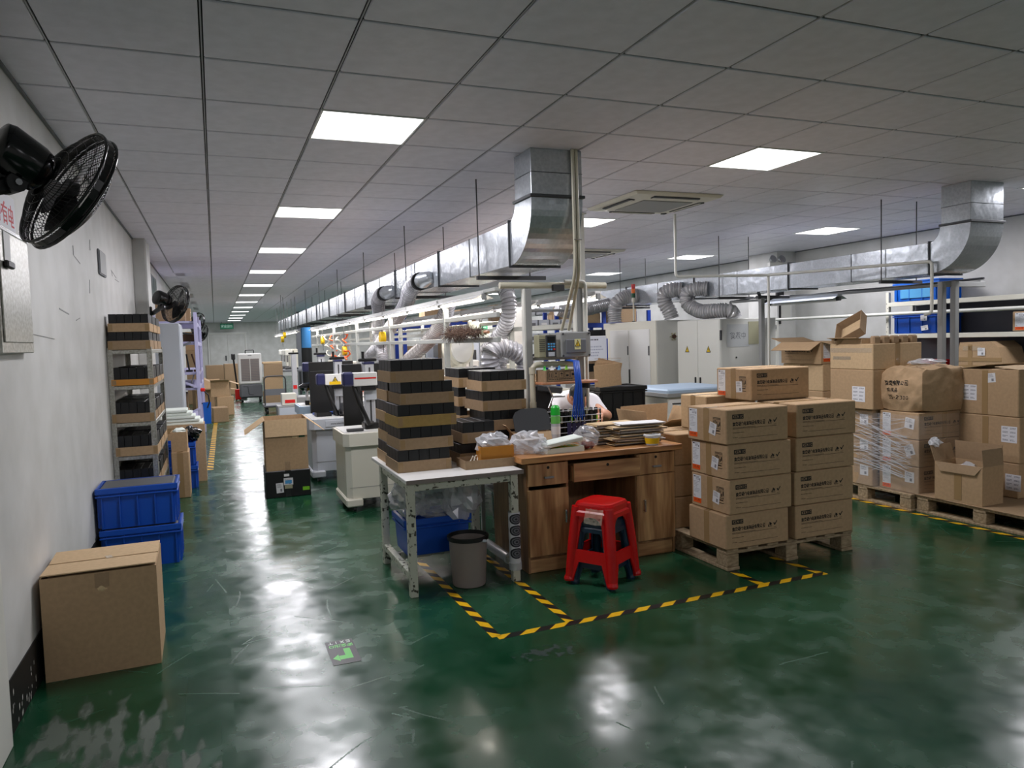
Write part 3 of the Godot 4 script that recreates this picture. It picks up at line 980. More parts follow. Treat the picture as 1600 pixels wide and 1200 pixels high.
func room() -> void:
	struct("floor", "green epoxy workshop floor, scuffed and glossy", g().box(V(4.0, -0.05, -18.05), V(9.86, 0.1, 44.3)), M.floor)
	struct("wall_left", "white wall along the aisle with scuffs and cracks", g().box(V(-0.88, 1.45, -18.05), V(0.1, 3.1, 44.3)), M.wall)
	struct("wall_right", "white wall behind the storage racks on the right", g().box(V(8.93, 1.45, -18.05), V(0.1, 3.1, 44.3)), M.wall)
	struct("wall_back", "pale far wall at the end of the aisle", g().box(V(4.025, 1.45, -40.15), V(9.71, 3.1, 0.1)), M.wall)
	struct("wall_front", "white wall behind the viewer", g().box(V(4.025, 1.45, 4.05), V(9.71, 3.1, 0.1)), M.wall)
	var c := struct("ceiling", "suspended ceiling of square grey-white tiles", g().box(V(4.025, 2.90, -18.05), V(9.9, 0.1, 44.3)), M.plenum)
	# the tiles: one by one where they can be told apart, joined beyond
	var lamp := {}
	for r in [-9] + range(1, 62, 5):
		for k in [1, 6, 12]: lamp["%d %d" % [k, r]] = true
	var whole := g().box(V(0, 0.006, 0), V(0.583, 0.012, 0.583), 0.004).mesh()
	var left := g().box(V(0, 0.006, 0), V(0.229, 0.012, 0.583), 0.004).mesh()
	var right := g().box(V(0, 0.006, 0), V(0.457, 0.012, 0.583), 0.004).mesh()
	var far := []
	var n := 0
	for r in range(-2, 61):
		for k in range(-2, 15):
			if lamp.has("%d %d" % [k, r]): continue
			var x := 0.011 + 0.6 * k + 0.3
			var m := whole
			if k == -2:
				x = -0.7095; m = left
			elif k == 14:
				x = 8.6455; m = right
			var p := V(x, CEIL, -3.654 - 0.6 * r - 0.3)
			if n < 300 and r >= -2:
				n += 1
				part(c, "tile", m, M.tile, p)
			elif k >= -1 and k < 14:
				far.append(p)
			elif r < 14:
				part(c, "border_tile", m, M.tile, p)
			else:
				far.append(p)
	for r in range(-12, -2):
		for k in range(-1, 14):
			if not lamp.has("%d %d" % [k, r]): far.append(V(0.311 + 0.6 * k, CEIL, -3.954 - 0.6 * r))
	var mm := MultiMesh.new()
	mm.transform_format = MultiMesh.TRANSFORM_3D
	mm.mesh = whole
	mm.instance_count = far.size()
	for i in far.size(): mm.set_instance_transform(i, Transform3D(Basis(), far[i]))
	var mi := MultiMeshInstance3D.new()
	mi.name = "tile_field"
	mi.multimesh = mm
	mi.material_override = M.tile
	mi.set_meta("kind", "stuff")
	c.add_child(mi)
	for k in range(-1, 15):
		part(c, "runner", g().box(V(0.011 + 0.6 * k, CEIL + 0.0075, -18), V(0.006, 0.009, 43.9)), M.grid)
	var cross := g()
	for r in range(-12, 61):
		cross.box(V(4.0, CEIL + 0.009, -3.654 - 0.6 * r), V(9.6, 0.006, 0.004))
	var cb := part(c, "cross_bar", cross, M.dark_grey)
	cb.set_meta("kind", "stuff")
	part(c, "edge_trim", g().box(V(-0.822, CEIL - 0.004, -18), V(0.014, 0.02, 43.9)), M.mid_grey)
	part(c, "edge_trim", g().box(V(8.872, CEIL - 0.004, -18), V(0.014, 0.02, 43.9)), M.mid_grey)
	# skirting and piers
	struct("baseboard_left", "black painted skirting band with flaking spots", g().box(V(-0.8275, 0.11, -5.1), V(0.005, 0.22, 3.54)), M.base)
	var chips := g()
	for i in 26:
		var h := rng.randf_range(0.006, 0.035)
		var y := rng.randf() * rng.randf() * 0.16
		var z := -3.36 - rng.randf() * 0.5
		chips.quad(V(-0.8245, y, z), V(-0.8245, y + h * 0.2, z - h * 0.35), V(-0.8245, y + h, z - h * 0.4), V(-0.8245, y + h * 0.8, z))
	var bc := part(get_node("baseboard_left"), "flaked_spot", chips, M.white)
	bc.set_meta("kind", "stuff")
	struct("trim_1", "white door jamb at the lower left edge", g().box(V(-0.816, 1.3, -2.95), V(0.028, 2.6, 0.76), 0.004), M.white)
	struct("trim_2", "white square pier standing out from the left wall", g().box(V(-0.7625, 1.41, -9.95), V(0.135, 2.82, 0.64), 0.003), M.wall)
	var ps := part(get_node("trim_2"), "corner_strip", g().box(V(-0.6965, 1.41, -9.632), V(0.02, 2.8, 0.012), 0.002), M.white_gloss)
	struct("trim_3", "white square pier on the right wall", g().box(V(8.69, 1.41, -9.95), V(0.38, 2.82, 0.7), 0.003), M.wall)
	var w := struct("window_1", "small high window with green-grey glass on the left wall", g().box(V(-0.825, 2.44, -12.5), V(0.012, 0.42, 1.4)), M.mid_grey)
	for k in 2: part(w, "pane", g().box(V(-0.817, 2.44, -12.16 - 0.68 * k), V(0.006, 0.36, 0.62)), M.teal_glass)
	# far double door
	var d := struct("door_1", "white double door in the far wall", g().box(V(0.62, 1.14, -40.085), V(1.78, 2.28, 0.03)), M.white)
	for k in [-1, 1]: part(d, "door_leaf", g().box(V(0.60 + k * 0.42, 1.12, -40.06), V(0.83, 2.2, 0.03), 0.01), M.wall)
	part(d, "door_frame", g().box(V(0.62, 2.29, -40.05), V(1.84, 0.05, 0.05)).box(V(-0.28, 1.15, -40.05), V(0.05, 2.3, 0.05)).box(V(1.5, 1.15, -40.05), V(0.05, 2.3, 0.05)), M.white_gloss)
	part(d, "door_handle", g().box(V(0.50, 1.02, -40.02), V(0.06, 0.26, 0.04), 0.01), M.dark_grey)
	var fl := get_node("floor")
	for q in [[-0.50, -3.25, 0.62, 0.9, 0], [-0.30, -2.9, 0.5, 0.6, 0], [1.42, -3.22, 0.36, 0.16, 1]]:
		part(fl, ["worn_patch", "stain"][q[4]], g().quad(V(q[0] - q[2] * 0.5, 0.0006, q[1] + q[3] * 0.5), V(q[0] + q[2] * 0.5, 0.0006, q[1] + q[3] * 0.5), V(q[0] + q[2] * 0.5, 0.0006, q[1] - q[3] * 0.5), V(q[0] - q[2] * 0.5, 0.0006, q[1] - q[3] * 0.5)), M.worn if q[4] == 0 else M.stain)
	# floor markings
	tape_run("yellow and black floor tape along the front of the desk bay", V(1.27, 0, -3.49), V(3.49, 0, -3.535))
	tape_run("yellow and black floor tape left of the waste bin", V(1.27, 0, -3.50), V(1.25, 0, -5.0))
	tape_run("yellow and black floor tape between table leg and desk", V(1.70, 0, -3.50), V(1.70, 0, -4.9))
	tape_run("yellow and black floor tape running under the pallet's front left foot", V(3.0, 0, -3.55), V(3.0, 0, -3.95))
	tape_run("yellow and black floor tape at the right end of the bay", V(3.46, 0, -3.55), V(3.43, 0, -3.95))
	tape_run("yellow and black floor tape in front of the right-hand pallets", V(5.27, 0, -2.6), V(5.27, 0, -6.4))
	tape_run("yellow and black floor tape along the left side of the aisle", V(-0.13, 0, -10.0), V(-0.02, 0, -20.0), 0.075)
	for k in 2:
		solo("floor_line", ["thin yellow floor line closest to the viewer beside the blue crates", "thin yellow floor line just behind the first one, beside the blue crates"][k], "floor marking", g().box(V(0, 0.001, 0), V(0.14, 0.002, 0.03)), M.yellow, V(-0.24, 0, -9.95 - k * 0.75))
	var x := solo("exit_mark", "dark floor sticker with a bent green arrow and exit lettering", "sign", g().quad(V(-0.068, 0.0015, 0.148), V(0.068, 0.0015, 0.148), V(0.068, 0.0015, -0.148), V(-0.068, 0.0015, -0.148)), M.exit_mark, V(0.515, 0, -3.665), 180)
	# marks on the left wall
	var sw := thing("switch_box", "flat grey cover plate high on the left wall", "switch box", V(-0.828, 2.24, -6.9))
	part(sw, "plate", g().box(V(0.006, 0, 0), V(0.012, 0.2, 0.37), 0.003), M.mid_grey)
	part(sw, "cover", g().box(V(0.014, 0, 0), V(0.006, 0.18, 0.34), 0.002), M.grey)
	var so := thing("wall_socket", "white socket on the pier above the black boxes", "socket", V(-0.77, 1.91, -9.615))
	part(so, "plate", g().box(V(0, 0, 0), V(0.06, 0.1, 0.03), 0.004), M.white_gloss)
	part(so, "outlet", g().box(V(0.012, 0, 0.016), V(0.012, 0.06, 0.004)), M.black)
	var marks := g()
	for q in [[2.32, -6.35, 2.36, -6.36, 0.004], [2.28, -6.35, 2.345, -6.35, 0.004], [2.16, -5.6, 2.22, -5.6, 0.004], [2.13, -5.85, 2.16, -5.6, 0.004], [2.25, -7.55, 2.21, -7.9, 0.006], [2.2, -7.6, 2.25, -7.58, 0.006], [2.19, -7.8, 2.19, -8.1, 0.006], [1.95, -6.2, 2.05, -6.22, 0.004], [1.78, -5.0, 1.76, -5.3, 0.007], [1.73, -5.55, 1.75, -5.7, 0.006], [1.62, -4.2, 1.6, -4.8, 0.004]]:
		marks.bar(V(-0.8285, q[0], q[1]), V(-0.8285, q[2], q[3]), 0.002, q[4])
	var wm := part(get_node("wall_left"), "scratch", marks, M.grey)
	wm.set_meta("kind", "stuff")

func tape_run(label: String, a: Vector3, b: Vector3, w := 0.052) -> void:
	var d := (b - a).normalized()
	var r := d.cross(Vector3.UP) * w * 0.5
	var l := (b - a).length()
	var h := V(0, 0.0008, 0)
	var geo := g()
	var k := l / (w * 3.3)
	var P := [a - r + h, a + r + h, b + r + h, b - r + h]
	var U := [Vector2(0, 0), Vector2(0, 0.36), Vector2(k, 0.36), Vector2(k, 0)]
	var N := Vector3.UP
	geo.tri(P[0], P[1], P[2], N, N, N, U[0], U[1], U[2])
	geo.tri(P[0], P[2], P[3], N, N, N, U[0], U[2], U[3])
	solo("floor_tape", label, "floor tape", geo, M.hazard_tape)

func panel_lamp(label: String, p: Vector3, group: String) -> void:
	var o := thing("ceiling_light", label, "light", p, 0, group)
	var f := g()
	for e in [-1, 1]:
		f.box(V(0, 0.004, e * 0.292), V(0.596, 0.016, 0.012), 0.002)
		f.box(V(e * 0.292, 0.004, 0), V(0.012, 0.016, 0.572), 0.002)
	part(o, "frame", f, M.white_gloss)
	part(o, "diffuser", g().box(V(0, 0.006, 0), V(0.572, 0.012, 0.572)), M.panel_glow)
	var l := AreaLight3D.new()
	l.name = "lamp"
	l.area_size = Vector2(0.56, 0.56)
	l.light_energy = PANEL_E
	l.light_color = Color(0.985, 0.975, 1.0)
	l.rotation.x = -PI / 2
	l.position = V(0, -0.012, 0)
	set_range(l)
	o.add_child(l)
func set_range(l: Light3D) -> void:
	l.shadow_enabled = true
	l.set("area_range", 30.0)
	l.set("area_attenuation", 2.0)

func ceiling_lamps() -> void:
	for r in [-9] + range(1, 61, 5):  # the row behind the viewer is unseen, added to brighten camera-facing sides
		for k in [1, 6, 12]:
			var row: int = (r - 1) / 5
			var lab: String = {1: "over the aisle", 6: "over the middle of the hall", 12: "over the right-hand storage"}[k]
			var which: String = ("just behind the viewer" if r == -4 else "added unseen fill behind the viewer") if r < 1 else (["nearest", "second", "third", "fourth", "fifth", "sixth"][row] + " from the viewer" if row < 6 else "")
			if which == "":
				panel_lamp("small far panel light %s, %s from the viewer" % [lab, ["seventh", "eighth", "ninth", "tenth", "eleventh", "twelfth"][row - 6]], V(0.311 + 0.6 * k, CEIL, -3.954 - 0.6 * r), "far panel lights " + lab)
			else:
				panel_lamp("square white panel light %s, %s" % [lab, which], V(0.311 + 0.6 * k, CEIL, -3.954 - 0.6 * r), "ceiling panel lights" if r > 0 else "added fill lights behind the viewer")
	# cassette air conditioners
	for k in 2:
		var o := thing("ceiling_air_conditioner", ["white cassette air conditioner in the ceiling right of the big duct", "far flat air conditioner in the ceiling behind the white post"][k], "air conditioner", [V(4.02, CEIL, -6.25), V(5.3, CEIL, -10.2)][k])
		var pl := g()
		for q in [[0.475, -0.004, 0.45, -0.03], [0.45, -0.03, 0.30, -0.045]]:
			for i in 4:
				var b := Basis(Vector3.UP, i * PI / 2)
				pl.face([b * V(-q[0], q[1], q[0]), b * V(q[0], q[1], q[0]), b * V(q[2], q[3], q[2]), b * V(-q[2], q[3], q[2])], V(0, 0.5, 0))
		pl.face([V(-0.3, -0.045, -0.3), V(0.3, -0.045, -0.3), V(0.3, -0.045, 0.3), V(-0.3, -0.045, 0.3)], V(0, 0.5, 0))
		part(o, "panel", pl, M.cream)
		for i in 4:
			var b := Basis(Vector3.UP, i * PI / 2)
			part(o, "louvre_slot", g().box(b * V(0, -0.04, 0.385), V(0.5, 0.012, 0.07) if i % 2 == 0 else V(0.07, 0.012, 0.5), 0.003), M.dark_grey)
			part(o, "louvre", g().box(b * V(0, -0.047, 0.375), V(0.48, 0.004, 0.02) if i % 2 == 0 else V(0.02, 0.004, 0.48)), M.cream)
		part(o, "intake_grille", g().box(V(0, -0.048, 0), V(0.54, 0.008, 0.54), 0.003), M.grey)
		part(o, "sensor", g().box(V(0.36, -0.044, -0.36), V(0.05, 0.012, 0.05), 0.005), M.dark_grey)

func duct_run(label: String, x0: float, x1: float, y0: float, y1: float, z_end: float, flange_y: float) -> Node3D:
	var o := thing("ventilation_duct", label, "duct", V(0, 0, 0))
	var xm := (x0 + x1) * 0.5
	var w := x1 - x0
	part(o, "riser", g().box(V(xm, (CEIL + flange_y) * 0.5 + 0.001, -4.8335), V(w, CEIL - flange_y - 0.002, 0.293), 0.003), M.galvanised)
	var seam := g()
	seam.box(V(xm, flange_y, -4.8335), V(w + 0.03, 0.02, 0.323), 0.002)
	part(o, "flange", seam, M.seam)
	for k in 2: part(o, "crease", g().box(V(xm, flange_y + 0.16, -4.8335), V(w + 0.003, 0.004, 0.296)), M.seam)
	# bend
	var cz := -5.1
	var cy := flange_y - 0.012
	var ro := -4.687 - cz
	var poly := PackedVector2Array()
	for i in 17:
		var a := PI / 2 * i / 16.0
		poly.append(Vector2(-(cz + cos(a) * ro), cy - sin(a) * (cy - y0)))
	var ri := Vector2(0.11, cy - y1)
	for i in 17:
		var a := PI / 2 * (16 - i) / 16.0
		poly.append(Vector2(-(cz + cos(a) * ri.x), cy - sin(a) * ri.y))
	var el := g()
	el.x = Transform3D(Basis(V(0, 0, -1), V(0, 1, 0), V(1, 0, 0)), V(x1, 0, 0))
	el.extrude(poly, w)
	part(o, "elbow", el, M.galvanised)
	# straight sections
	var z := cz
	var i := 0
	while z > z_end:
		var l := 0.93
		part(o, "section", g().box(V(xm, (y0 + y1) * 0.5, z - l * 0.5), V(w, y1 - y0, l - 0.004), 0.002), M.galvanised)
		part(o, "flange", g().box(V(xm, (y0 + y1) * 0.5, z), V(w + (0.03 if i % 2 == 0 else 0.008), y1 - y0 + (0.03 if i % 2 == 0 else 0.008), 0.012 if i % 2 == 0 else 0.006)), M.seam)
		z -= l
		i += 1
	return o

func hanger(label: String, x0: float, x1: float, y: float, z: float, ext := 0.0, grp := "") -> void:
	var o := thing("duct_hanger", label, "hanger", V(0, 0, z), 0, grp)
	for x in [x0 - 0.03, x1 + 0.03]:
		part(o, "threaded_rod", g().tube(V(x, y - 0.03, 0), V(x, CEIL, 0), 0.0055, 6), M.dark_grey)
	part(o, "angle_bar", g().box(V((x0 + x1 + ext) * 0.5, y - 0.02, 0), V(x1 - x0 + 0.1 + ext, 0.032, 0.032), 0.002), M.dark_grey)

func ducts() -> void:
	duct_run("large galvanised duct dropping from the ceiling and running over the benches", 2.05, 2.44, 2.065, 2.38, -26, 2.50)
	duct_run("galvanised duct with a wide bend in front of the right wall", 6.33, 6.76, 2.03, 2.32, -15, 2.465)
	for i in 7:
		hanger("dark duct hanger with two rods, %s under the big duct" % ["first", "second", "third", "fourth", "fifth", "sixth", "seventh"][i], 2.05, 2.44, 2.05, -5.72 - 2.45 * i, 0.12, "hangers of the big duct")
	for i in 3:
		hanger("dark duct hanger, %s under the right-hand duct" % ["first", "second", "third"][i], 6.33, 6.76, 2.015, -5.62 - 2.6 * i, 0.05, "hangers of the right duct")
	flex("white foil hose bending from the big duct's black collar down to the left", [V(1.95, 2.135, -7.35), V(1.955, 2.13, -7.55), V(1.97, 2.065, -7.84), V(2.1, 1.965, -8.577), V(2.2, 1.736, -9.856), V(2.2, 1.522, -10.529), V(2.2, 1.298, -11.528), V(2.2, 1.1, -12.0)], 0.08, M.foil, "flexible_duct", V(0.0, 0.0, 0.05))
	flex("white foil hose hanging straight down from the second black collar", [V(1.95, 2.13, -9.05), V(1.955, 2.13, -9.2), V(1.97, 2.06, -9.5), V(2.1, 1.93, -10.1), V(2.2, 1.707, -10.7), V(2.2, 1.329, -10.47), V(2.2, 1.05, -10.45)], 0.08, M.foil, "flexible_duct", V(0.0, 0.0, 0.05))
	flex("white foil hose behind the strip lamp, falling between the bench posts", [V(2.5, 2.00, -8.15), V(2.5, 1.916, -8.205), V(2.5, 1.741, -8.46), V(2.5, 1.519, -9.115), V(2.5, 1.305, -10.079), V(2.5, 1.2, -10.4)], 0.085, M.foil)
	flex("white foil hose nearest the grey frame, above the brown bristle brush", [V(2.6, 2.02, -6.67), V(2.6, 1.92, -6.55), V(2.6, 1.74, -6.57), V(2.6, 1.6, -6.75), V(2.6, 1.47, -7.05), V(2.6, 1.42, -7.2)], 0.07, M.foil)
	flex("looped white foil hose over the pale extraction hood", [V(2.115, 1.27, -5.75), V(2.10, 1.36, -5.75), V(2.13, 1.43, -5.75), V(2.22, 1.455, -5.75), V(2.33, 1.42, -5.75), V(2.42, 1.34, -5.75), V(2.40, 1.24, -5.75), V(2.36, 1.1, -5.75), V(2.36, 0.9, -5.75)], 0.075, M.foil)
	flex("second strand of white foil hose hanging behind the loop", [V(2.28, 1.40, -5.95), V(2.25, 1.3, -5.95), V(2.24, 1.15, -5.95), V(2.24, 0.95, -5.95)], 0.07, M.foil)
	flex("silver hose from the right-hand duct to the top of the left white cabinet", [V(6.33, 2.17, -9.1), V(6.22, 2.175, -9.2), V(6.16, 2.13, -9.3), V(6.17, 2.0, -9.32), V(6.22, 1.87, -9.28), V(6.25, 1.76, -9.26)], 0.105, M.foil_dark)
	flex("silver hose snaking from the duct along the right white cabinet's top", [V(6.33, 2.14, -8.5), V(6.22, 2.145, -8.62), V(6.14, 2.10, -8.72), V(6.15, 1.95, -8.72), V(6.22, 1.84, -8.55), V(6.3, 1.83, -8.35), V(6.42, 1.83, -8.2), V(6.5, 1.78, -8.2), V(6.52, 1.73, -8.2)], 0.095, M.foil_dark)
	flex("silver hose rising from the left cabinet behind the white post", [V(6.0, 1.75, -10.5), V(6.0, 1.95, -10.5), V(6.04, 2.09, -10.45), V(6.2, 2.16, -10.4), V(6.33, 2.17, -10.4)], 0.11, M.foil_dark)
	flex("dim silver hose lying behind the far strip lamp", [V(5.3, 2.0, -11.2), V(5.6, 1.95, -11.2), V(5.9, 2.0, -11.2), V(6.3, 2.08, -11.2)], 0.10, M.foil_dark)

func wall_fan(label: String, c: Vector3, ax: Vector3, r: float, wall: Vector3, fine: bool) -> void:
	var o := thing("wall_fan", label, "fan", c)
	var z := ax.normalized()
	var xx := Vector3.UP.cross(z).normalized()
	screen_fan(o, Transform3D(Basis(xx, z.cross(xx), z), Vector3.ZERO), r, fine)
	var k := r / 0.25
	var w := wall - c
	var pivot := -z * 0.17 * k - z.cross(xx) * 0.10 * k
	part(o, "neck", g().bar(-z * 0.19 * k - z.cross(xx) * 0.06 * k, pivot, 0.06 * k, 0.07 * k, 0.01).tube(pivot + xx * -0.045 * k, pivot + xx * 0.045 * k, 0.035 * k, 14), M.black)
	part(o, "arm", g().bar(pivot, w + V(0.03, 0, 0), 0.04 * k, 0.06 * k, 0.01), M.black)
	part(o, "wall_bracket", g().box(w + V(0.012, -0.04 * k, 0), V(0.024, 0.26 * k, 0.1 * k), 0.006), M.black_gloss)
	part(o, "screw", g().tube(pivot + xx * -0.06 * k, pivot + xx * 0.06 * k, 0.012 * k, 8), M.chrome)

func left_side() -> void:
	wall_fan("large black wall fan close to the viewer at upper left", V(-0.50, 2.152, -3.354), V(0.727, -0.479, -0.492), 0.25, V(-0.829, 2.08, -3.12), true)
	wall_fan("black wall fan on the pier above the stainless rack", V(-0.40, 2.05, -9.46), V(0.75, -0.30, -0.55), 0.22, V(-0.694, 1.96, -9.80), true)
	wall_fan("small far black wall fan beyond the lilac rack, upper of two", V(-0.30, 2.05, -16.2), V(0.75, -0.25, -0.6), 0.2, V(-0.829, 2.0, -15.9), false)
	wall_fan("small far black wall fan beyond the lilac rack, lower of two", V(-0.26, 1.88, -18.2), V(0.75, -0.3, -0.55), 0.2, V(-0.829, 1.9, -17.9), false)
	# sign and steel box at the left edge
	var sg := thing("warning_sign", "white sign with red lettering under the big fan", "sign", V(-0.822, 2.13, -3.76))
	part(sg, "board", g().box(V(0, 0, 0), V(0.012, 0.19, 0.5), 0.002), M.white)
	sticker(sg, "lettering", M.warning_print, V(0.0065, 0, 0), V(0, 0, -1), V(0, 1, 0), 0.48, 0.18)
	var st := thing("switchboard", "flat stainless steel switchboard door on the left wall", "cabinet", V(-0.828, 1.79, -3.79))
	part(st, "body", g().box(V(0.02, 0, 0), V(0.04, 0.53, 0.56), 0.004), M.stainless)
	part(st, "door", g().box(V(0.043, 0.01, 0.0), V(0.008, 0.46, 0.5), 0.004), M.stainless)
	part(st, "hinge_strip", g().box(V(0.042, 0.25, 0), V(0.008, 0.018, 0.55), 0.002), M.chrome)
	part(st, "tag_card", g().box(V(0.049, 0.17, 0.14), V(0.003, 0.13, 0.1)), M.paper)
	part(st, "handle", g().box(V(0.058, 0.1, 0.16), V(0.02, 0.03, 0.11), 0.006), M.black)
	# big closed carton
	var s := V(0.485, 0.485, 0.44)
	var o := thing("carton", "large plain brown carton on the floor against the left wall", "box", V(-0.562, 0, -4.14), 1.0)
	part(o, "body", g().pan(s, 0.005), M.card)
	for e in [-1, 1]:
		var y := s.y + 0.004
		var f := g()
		f.box(V(0, y + 0.006, e * (s.z * 0.25 + 0.004)), V(s.x - 0.004, 0.006, s.z * 0.5 - 0.008), 0.001, Basis(V(1, 0, 0), e * -0.03))
		part(o, "flap", f, M.card_light)
	part(o, "inner_flap", g().box(V(-s.x * 0.25 + 0.02, s.y - 0.004, 0), V(s.x * 0.46, 0.005, s.z - 0.02)).box(V(s.x * 0.25 + 0.01, s.y - 0.004, 0), V(s.x * 0.46, 0.005, s.z - 0.02)), M.card_dark)
	part(o, "tape", g().box(V(0.01, s.y * 0.92, s.z * 0.5 + 0.001), V(0.06, s.y * 0.14, 0.001)), M.card_dark)
	part(o, "tape_scrap", g().box(V(0.02, s.y + 0.013, -0.004), V(0.03, 0.004, 0.05), 0.001, Basis(V(0, 1, 0), 0.3)), M.clear_tape)
	part(o, "dent", g().lathe([Vector2(0.016, 0), Vector2(0.010, 0.003), Vector2(0, 0.004)], 10).box(V(0.01, 0, 0.004), V(0.03, 0.002, 0.006)), M.card_edge).transform = Transform3D(Basis(V(1, 0, 0), PI / 2), V(0.005, s.y * 0.84, s.z * 0.5))
	# blue crates
	for k in 2:
		var t := tub(["lower blue plastic crate, beside the big brown carton", "upper blue plastic crate filled with dark grey foam"][k], V(0.49, 0.285, 0.355), V(-0.555 + (0.012 if k == 0 else 0.0), 0.293 * k, -5.925))
		part(t, "foam_fill", g().box(V(0, 0.19, 0), V(0.47, 0.19, 0.335), 0.008), M.gunmetal)
	# stainless rack
	o = thing("steel_rack", "narrow stainless steel rack of trays along the left wall", "shelf rack", V(-0.66, 0, -7.6))
	for x in [-1, 1]:
		for z in [-1, 1]:
			var lg := g()
			lg.box(V(x * 0.147, 0.775, z * 0.695), V(0.04, 1.55, 0.004), 0.001)
			lg.box(V(x * 0.165, 0.775, z * 0.678), V(0.004, 1.55, 0.04), 0.001)
			part(o, "leg", lg, M.stainless)
	var ys := [1.533, 1.235, 0.925, 0.645, 0.36, 0.1]
	for y in ys:
		part(o, "shelf", g().box(V(0, y - 0.019, 0), V(0.324, 0.036, 1.38), 0.004), M.stainless)
	var nm := ["rack's top shelf", "rack's second shelf", "rack's third shelf", "rack's fourth shelf", "rack's fifth shelf", "rack's lowest shelf"]
	var pos := ["front tray", "middle tray", "rear tray"]
	for i in 6:
		for j in 3:
			if i == 5 and j > 0: continue
			var at := V(-0.655 + (0.008 if i % 2 else -0.004), ys[i] + 0.0005, -7.10 - j * 0.455)
			var show := ("r" if i == 0 else "a") if j > 0 else ("fr" if i < 2 or i == 5 else "a")
			var nx := 5 if j == 0 else 3
			fill_tray(nm[i] + ", " + pos[j], at, Vector2(0.318, 0.40), nx, 3 if j == 0 else 2, 0.142 if i < 2 else 0.165, show, 0, M.card_orange if i == 1 and j == 0 else (M.card if i % 2 else M.card_dark), 0.074 if i != 1 else 0.05)
			if i == 0:
				fill_tray(nm[i] + ", upper " + pos[j], at + V(0.004, 0.1475, 0), Vector2(0.312, 0.39), nx, 3 if j == 0 else 2, 0.142, "fr" if j == 0 else "r", 0, M.card)
	# things between the rack and the aisle
	carton("tall plain brown carton standing beside the stainless rack", V(0.165, 0.475, 0.34), V(-0.385, 0, -8.42), 0, M.card, false)
	var w := open_carton("brown carton with white foam sheets on top of the tall carton", V(0.15, 0.2, 0.3), V(-0.388, 0.478, -8.42), 0, {})
	part(w, "foam_sheet", g().crumple(V(0, 0.2, 0), V(0.13, 0.06, 0.26), 4, 0.3, 10, 6), M.foam)
	for k in 2:
		tub(["lower blue bin on the floor behind the tall carton", "upper blue bin behind the tall carton"][k], V(0.28, 0.25, 0.32), V(-0.39 - 0.015 * k, 0.255 * k, -8.93))
	solo("rubbish_bag", "crumpled black plastic bag on the upper blue bin", "bag", g().crumple(V(0, 0.07, 0), V(0.2, 0.16, 0.26), 9, 0.4), M.black_gloss, V(-0.30, 0.51, -8.93))
	w = thing("carton", "wide brown carton with a rounded corner, heaped with white foam sheets", "box", V(-0.41, 0, -9.42))
	var pl := PackedVector2Array()
	for q in [[-0.255, 0.21], [-0.255, -0.21]]: pl.append(Vector2(q[0], q[1]))
	for i in 7:
		var a := -PI / 2 + PI / 2 * i / 6.0
		pl.append(Vector2(0.135 + cos(a) * 0.12, -0.09 + sin(a) * 0.12))
	for i in 3: pl.append(Vector2(0.255, 0.0 + i * 0.105))
	var bd := g()
	bd.x = Transform3D(Basis(V(1, 0, 0), -PI / 2), V(0, 0.66, 0))
	var flip := PackedVector2Array()
	for q in pl: flip.append(Vector2(q.x, -q.y))
	bd.extrude(flip, 0.66)
	part(w, "body", bd, M.card)
	part(w, "tape", g().box(V(-0.06, 0.60, 0.2115), V(0.38, 0.06, 0.001)), M.tape)
	for k in 5:
		part(w, "foam_sheet", g().box(V(0.0 + 0.008 * (k % 2) - 0.02 * k, 0.672 + k * 0.036, -0.02 + 0.01 * (k % 3)), V(0.48 - 0.04 * k, 0.034, 0.38), 0.008), M.foam)
	o = thing("locker", "tall pale grey steel locker behind the stainless rack", "cabinet", V(-0.615, 0, -10.9))
	part(o, "body", g().box(V(0, 0.94, 0), V(0.40, 1.84, 0.9), 0.006), M.pale_grey)
	part(o, "plinth", g().box(V(0, 0.011, 0), V(0.36, 0.02, 0.84)), M.dark_grey)
	for k in 2: part(o, "door", g().box(V(0.203, 0.94, (k - 0.5) * 0.44), V(0.008, 1.78, 0.43), 0.003), M.pale_grey)
	# lilac rack with its load
	o = thing("storage_rack", "lilac painted storage rack with diagonal braces by the aisle", "shelf rack", V(-0.51, 0, -13.05))
	for z in [1.62, 0.0, -1.62]:
		for x in [-0.27, 0.27]:
			part(o, "upright", g().box(V(x, 1.02, z), V(0.05, 2.04, 0.05), 0.004), M.purple)
	var sy := [0.42, 0.98, 1.20, 1.64, 1.93]
	for y in sy:
		part(o, "shelf", g().box(V(0, y - 0.025, 0), V(0.53, 0.03, 3.2), 0.003), M.purple)
		for x in [-0.27, 0.27]: part(o, "beam", g().box(V(x * 0.99, y - 0.04, 0), V(0.035, 0.06, 3.22), 0.003), M.purple)
	for z in [1.62]:
		part(o, "brace", g().bar(V(-0.27, 1.2, z + 0.03), V(0.27, 0.98, z + 0.03), 0.02, 0.03), M.purple)
		part(o, "brace", g().bar(V(-0.27, 0.42, z + 0.03), V(0.27, 0.68, z + 0.03), 0.02, 0.03), M.purple)
		part(o, "brace", g().bar(V(-0.27, 1.42, z + 0.03), V(0.2, 1.62, z + 0.03), 0.02, 0.03), M.mid_grey)
	carton("brown carton with an orange mark on the lilac rack's top", V(0.38, 0.26, 0.4), V(-0.56, 1.922, -11.75), 0, M.card_dark)
	carton("second brown carton on the lilac rack's top, farther back", V(0.4, 0.22, 0.4), V(-0.52, 1.922, -12.5), 0, M.card)
	carton("brown carton on the shelf below the lilac rack's top", V(0.24, 0.20, 0.3), V(-0.60, 1.632, -11.7), 0, M.card_dark)
	carton("red-brown flat carton on the lilac rack, near the upright", V(0.22, 0.10, 0.3), V(-0.34, 1.632, -11.65), 0, M.brown)
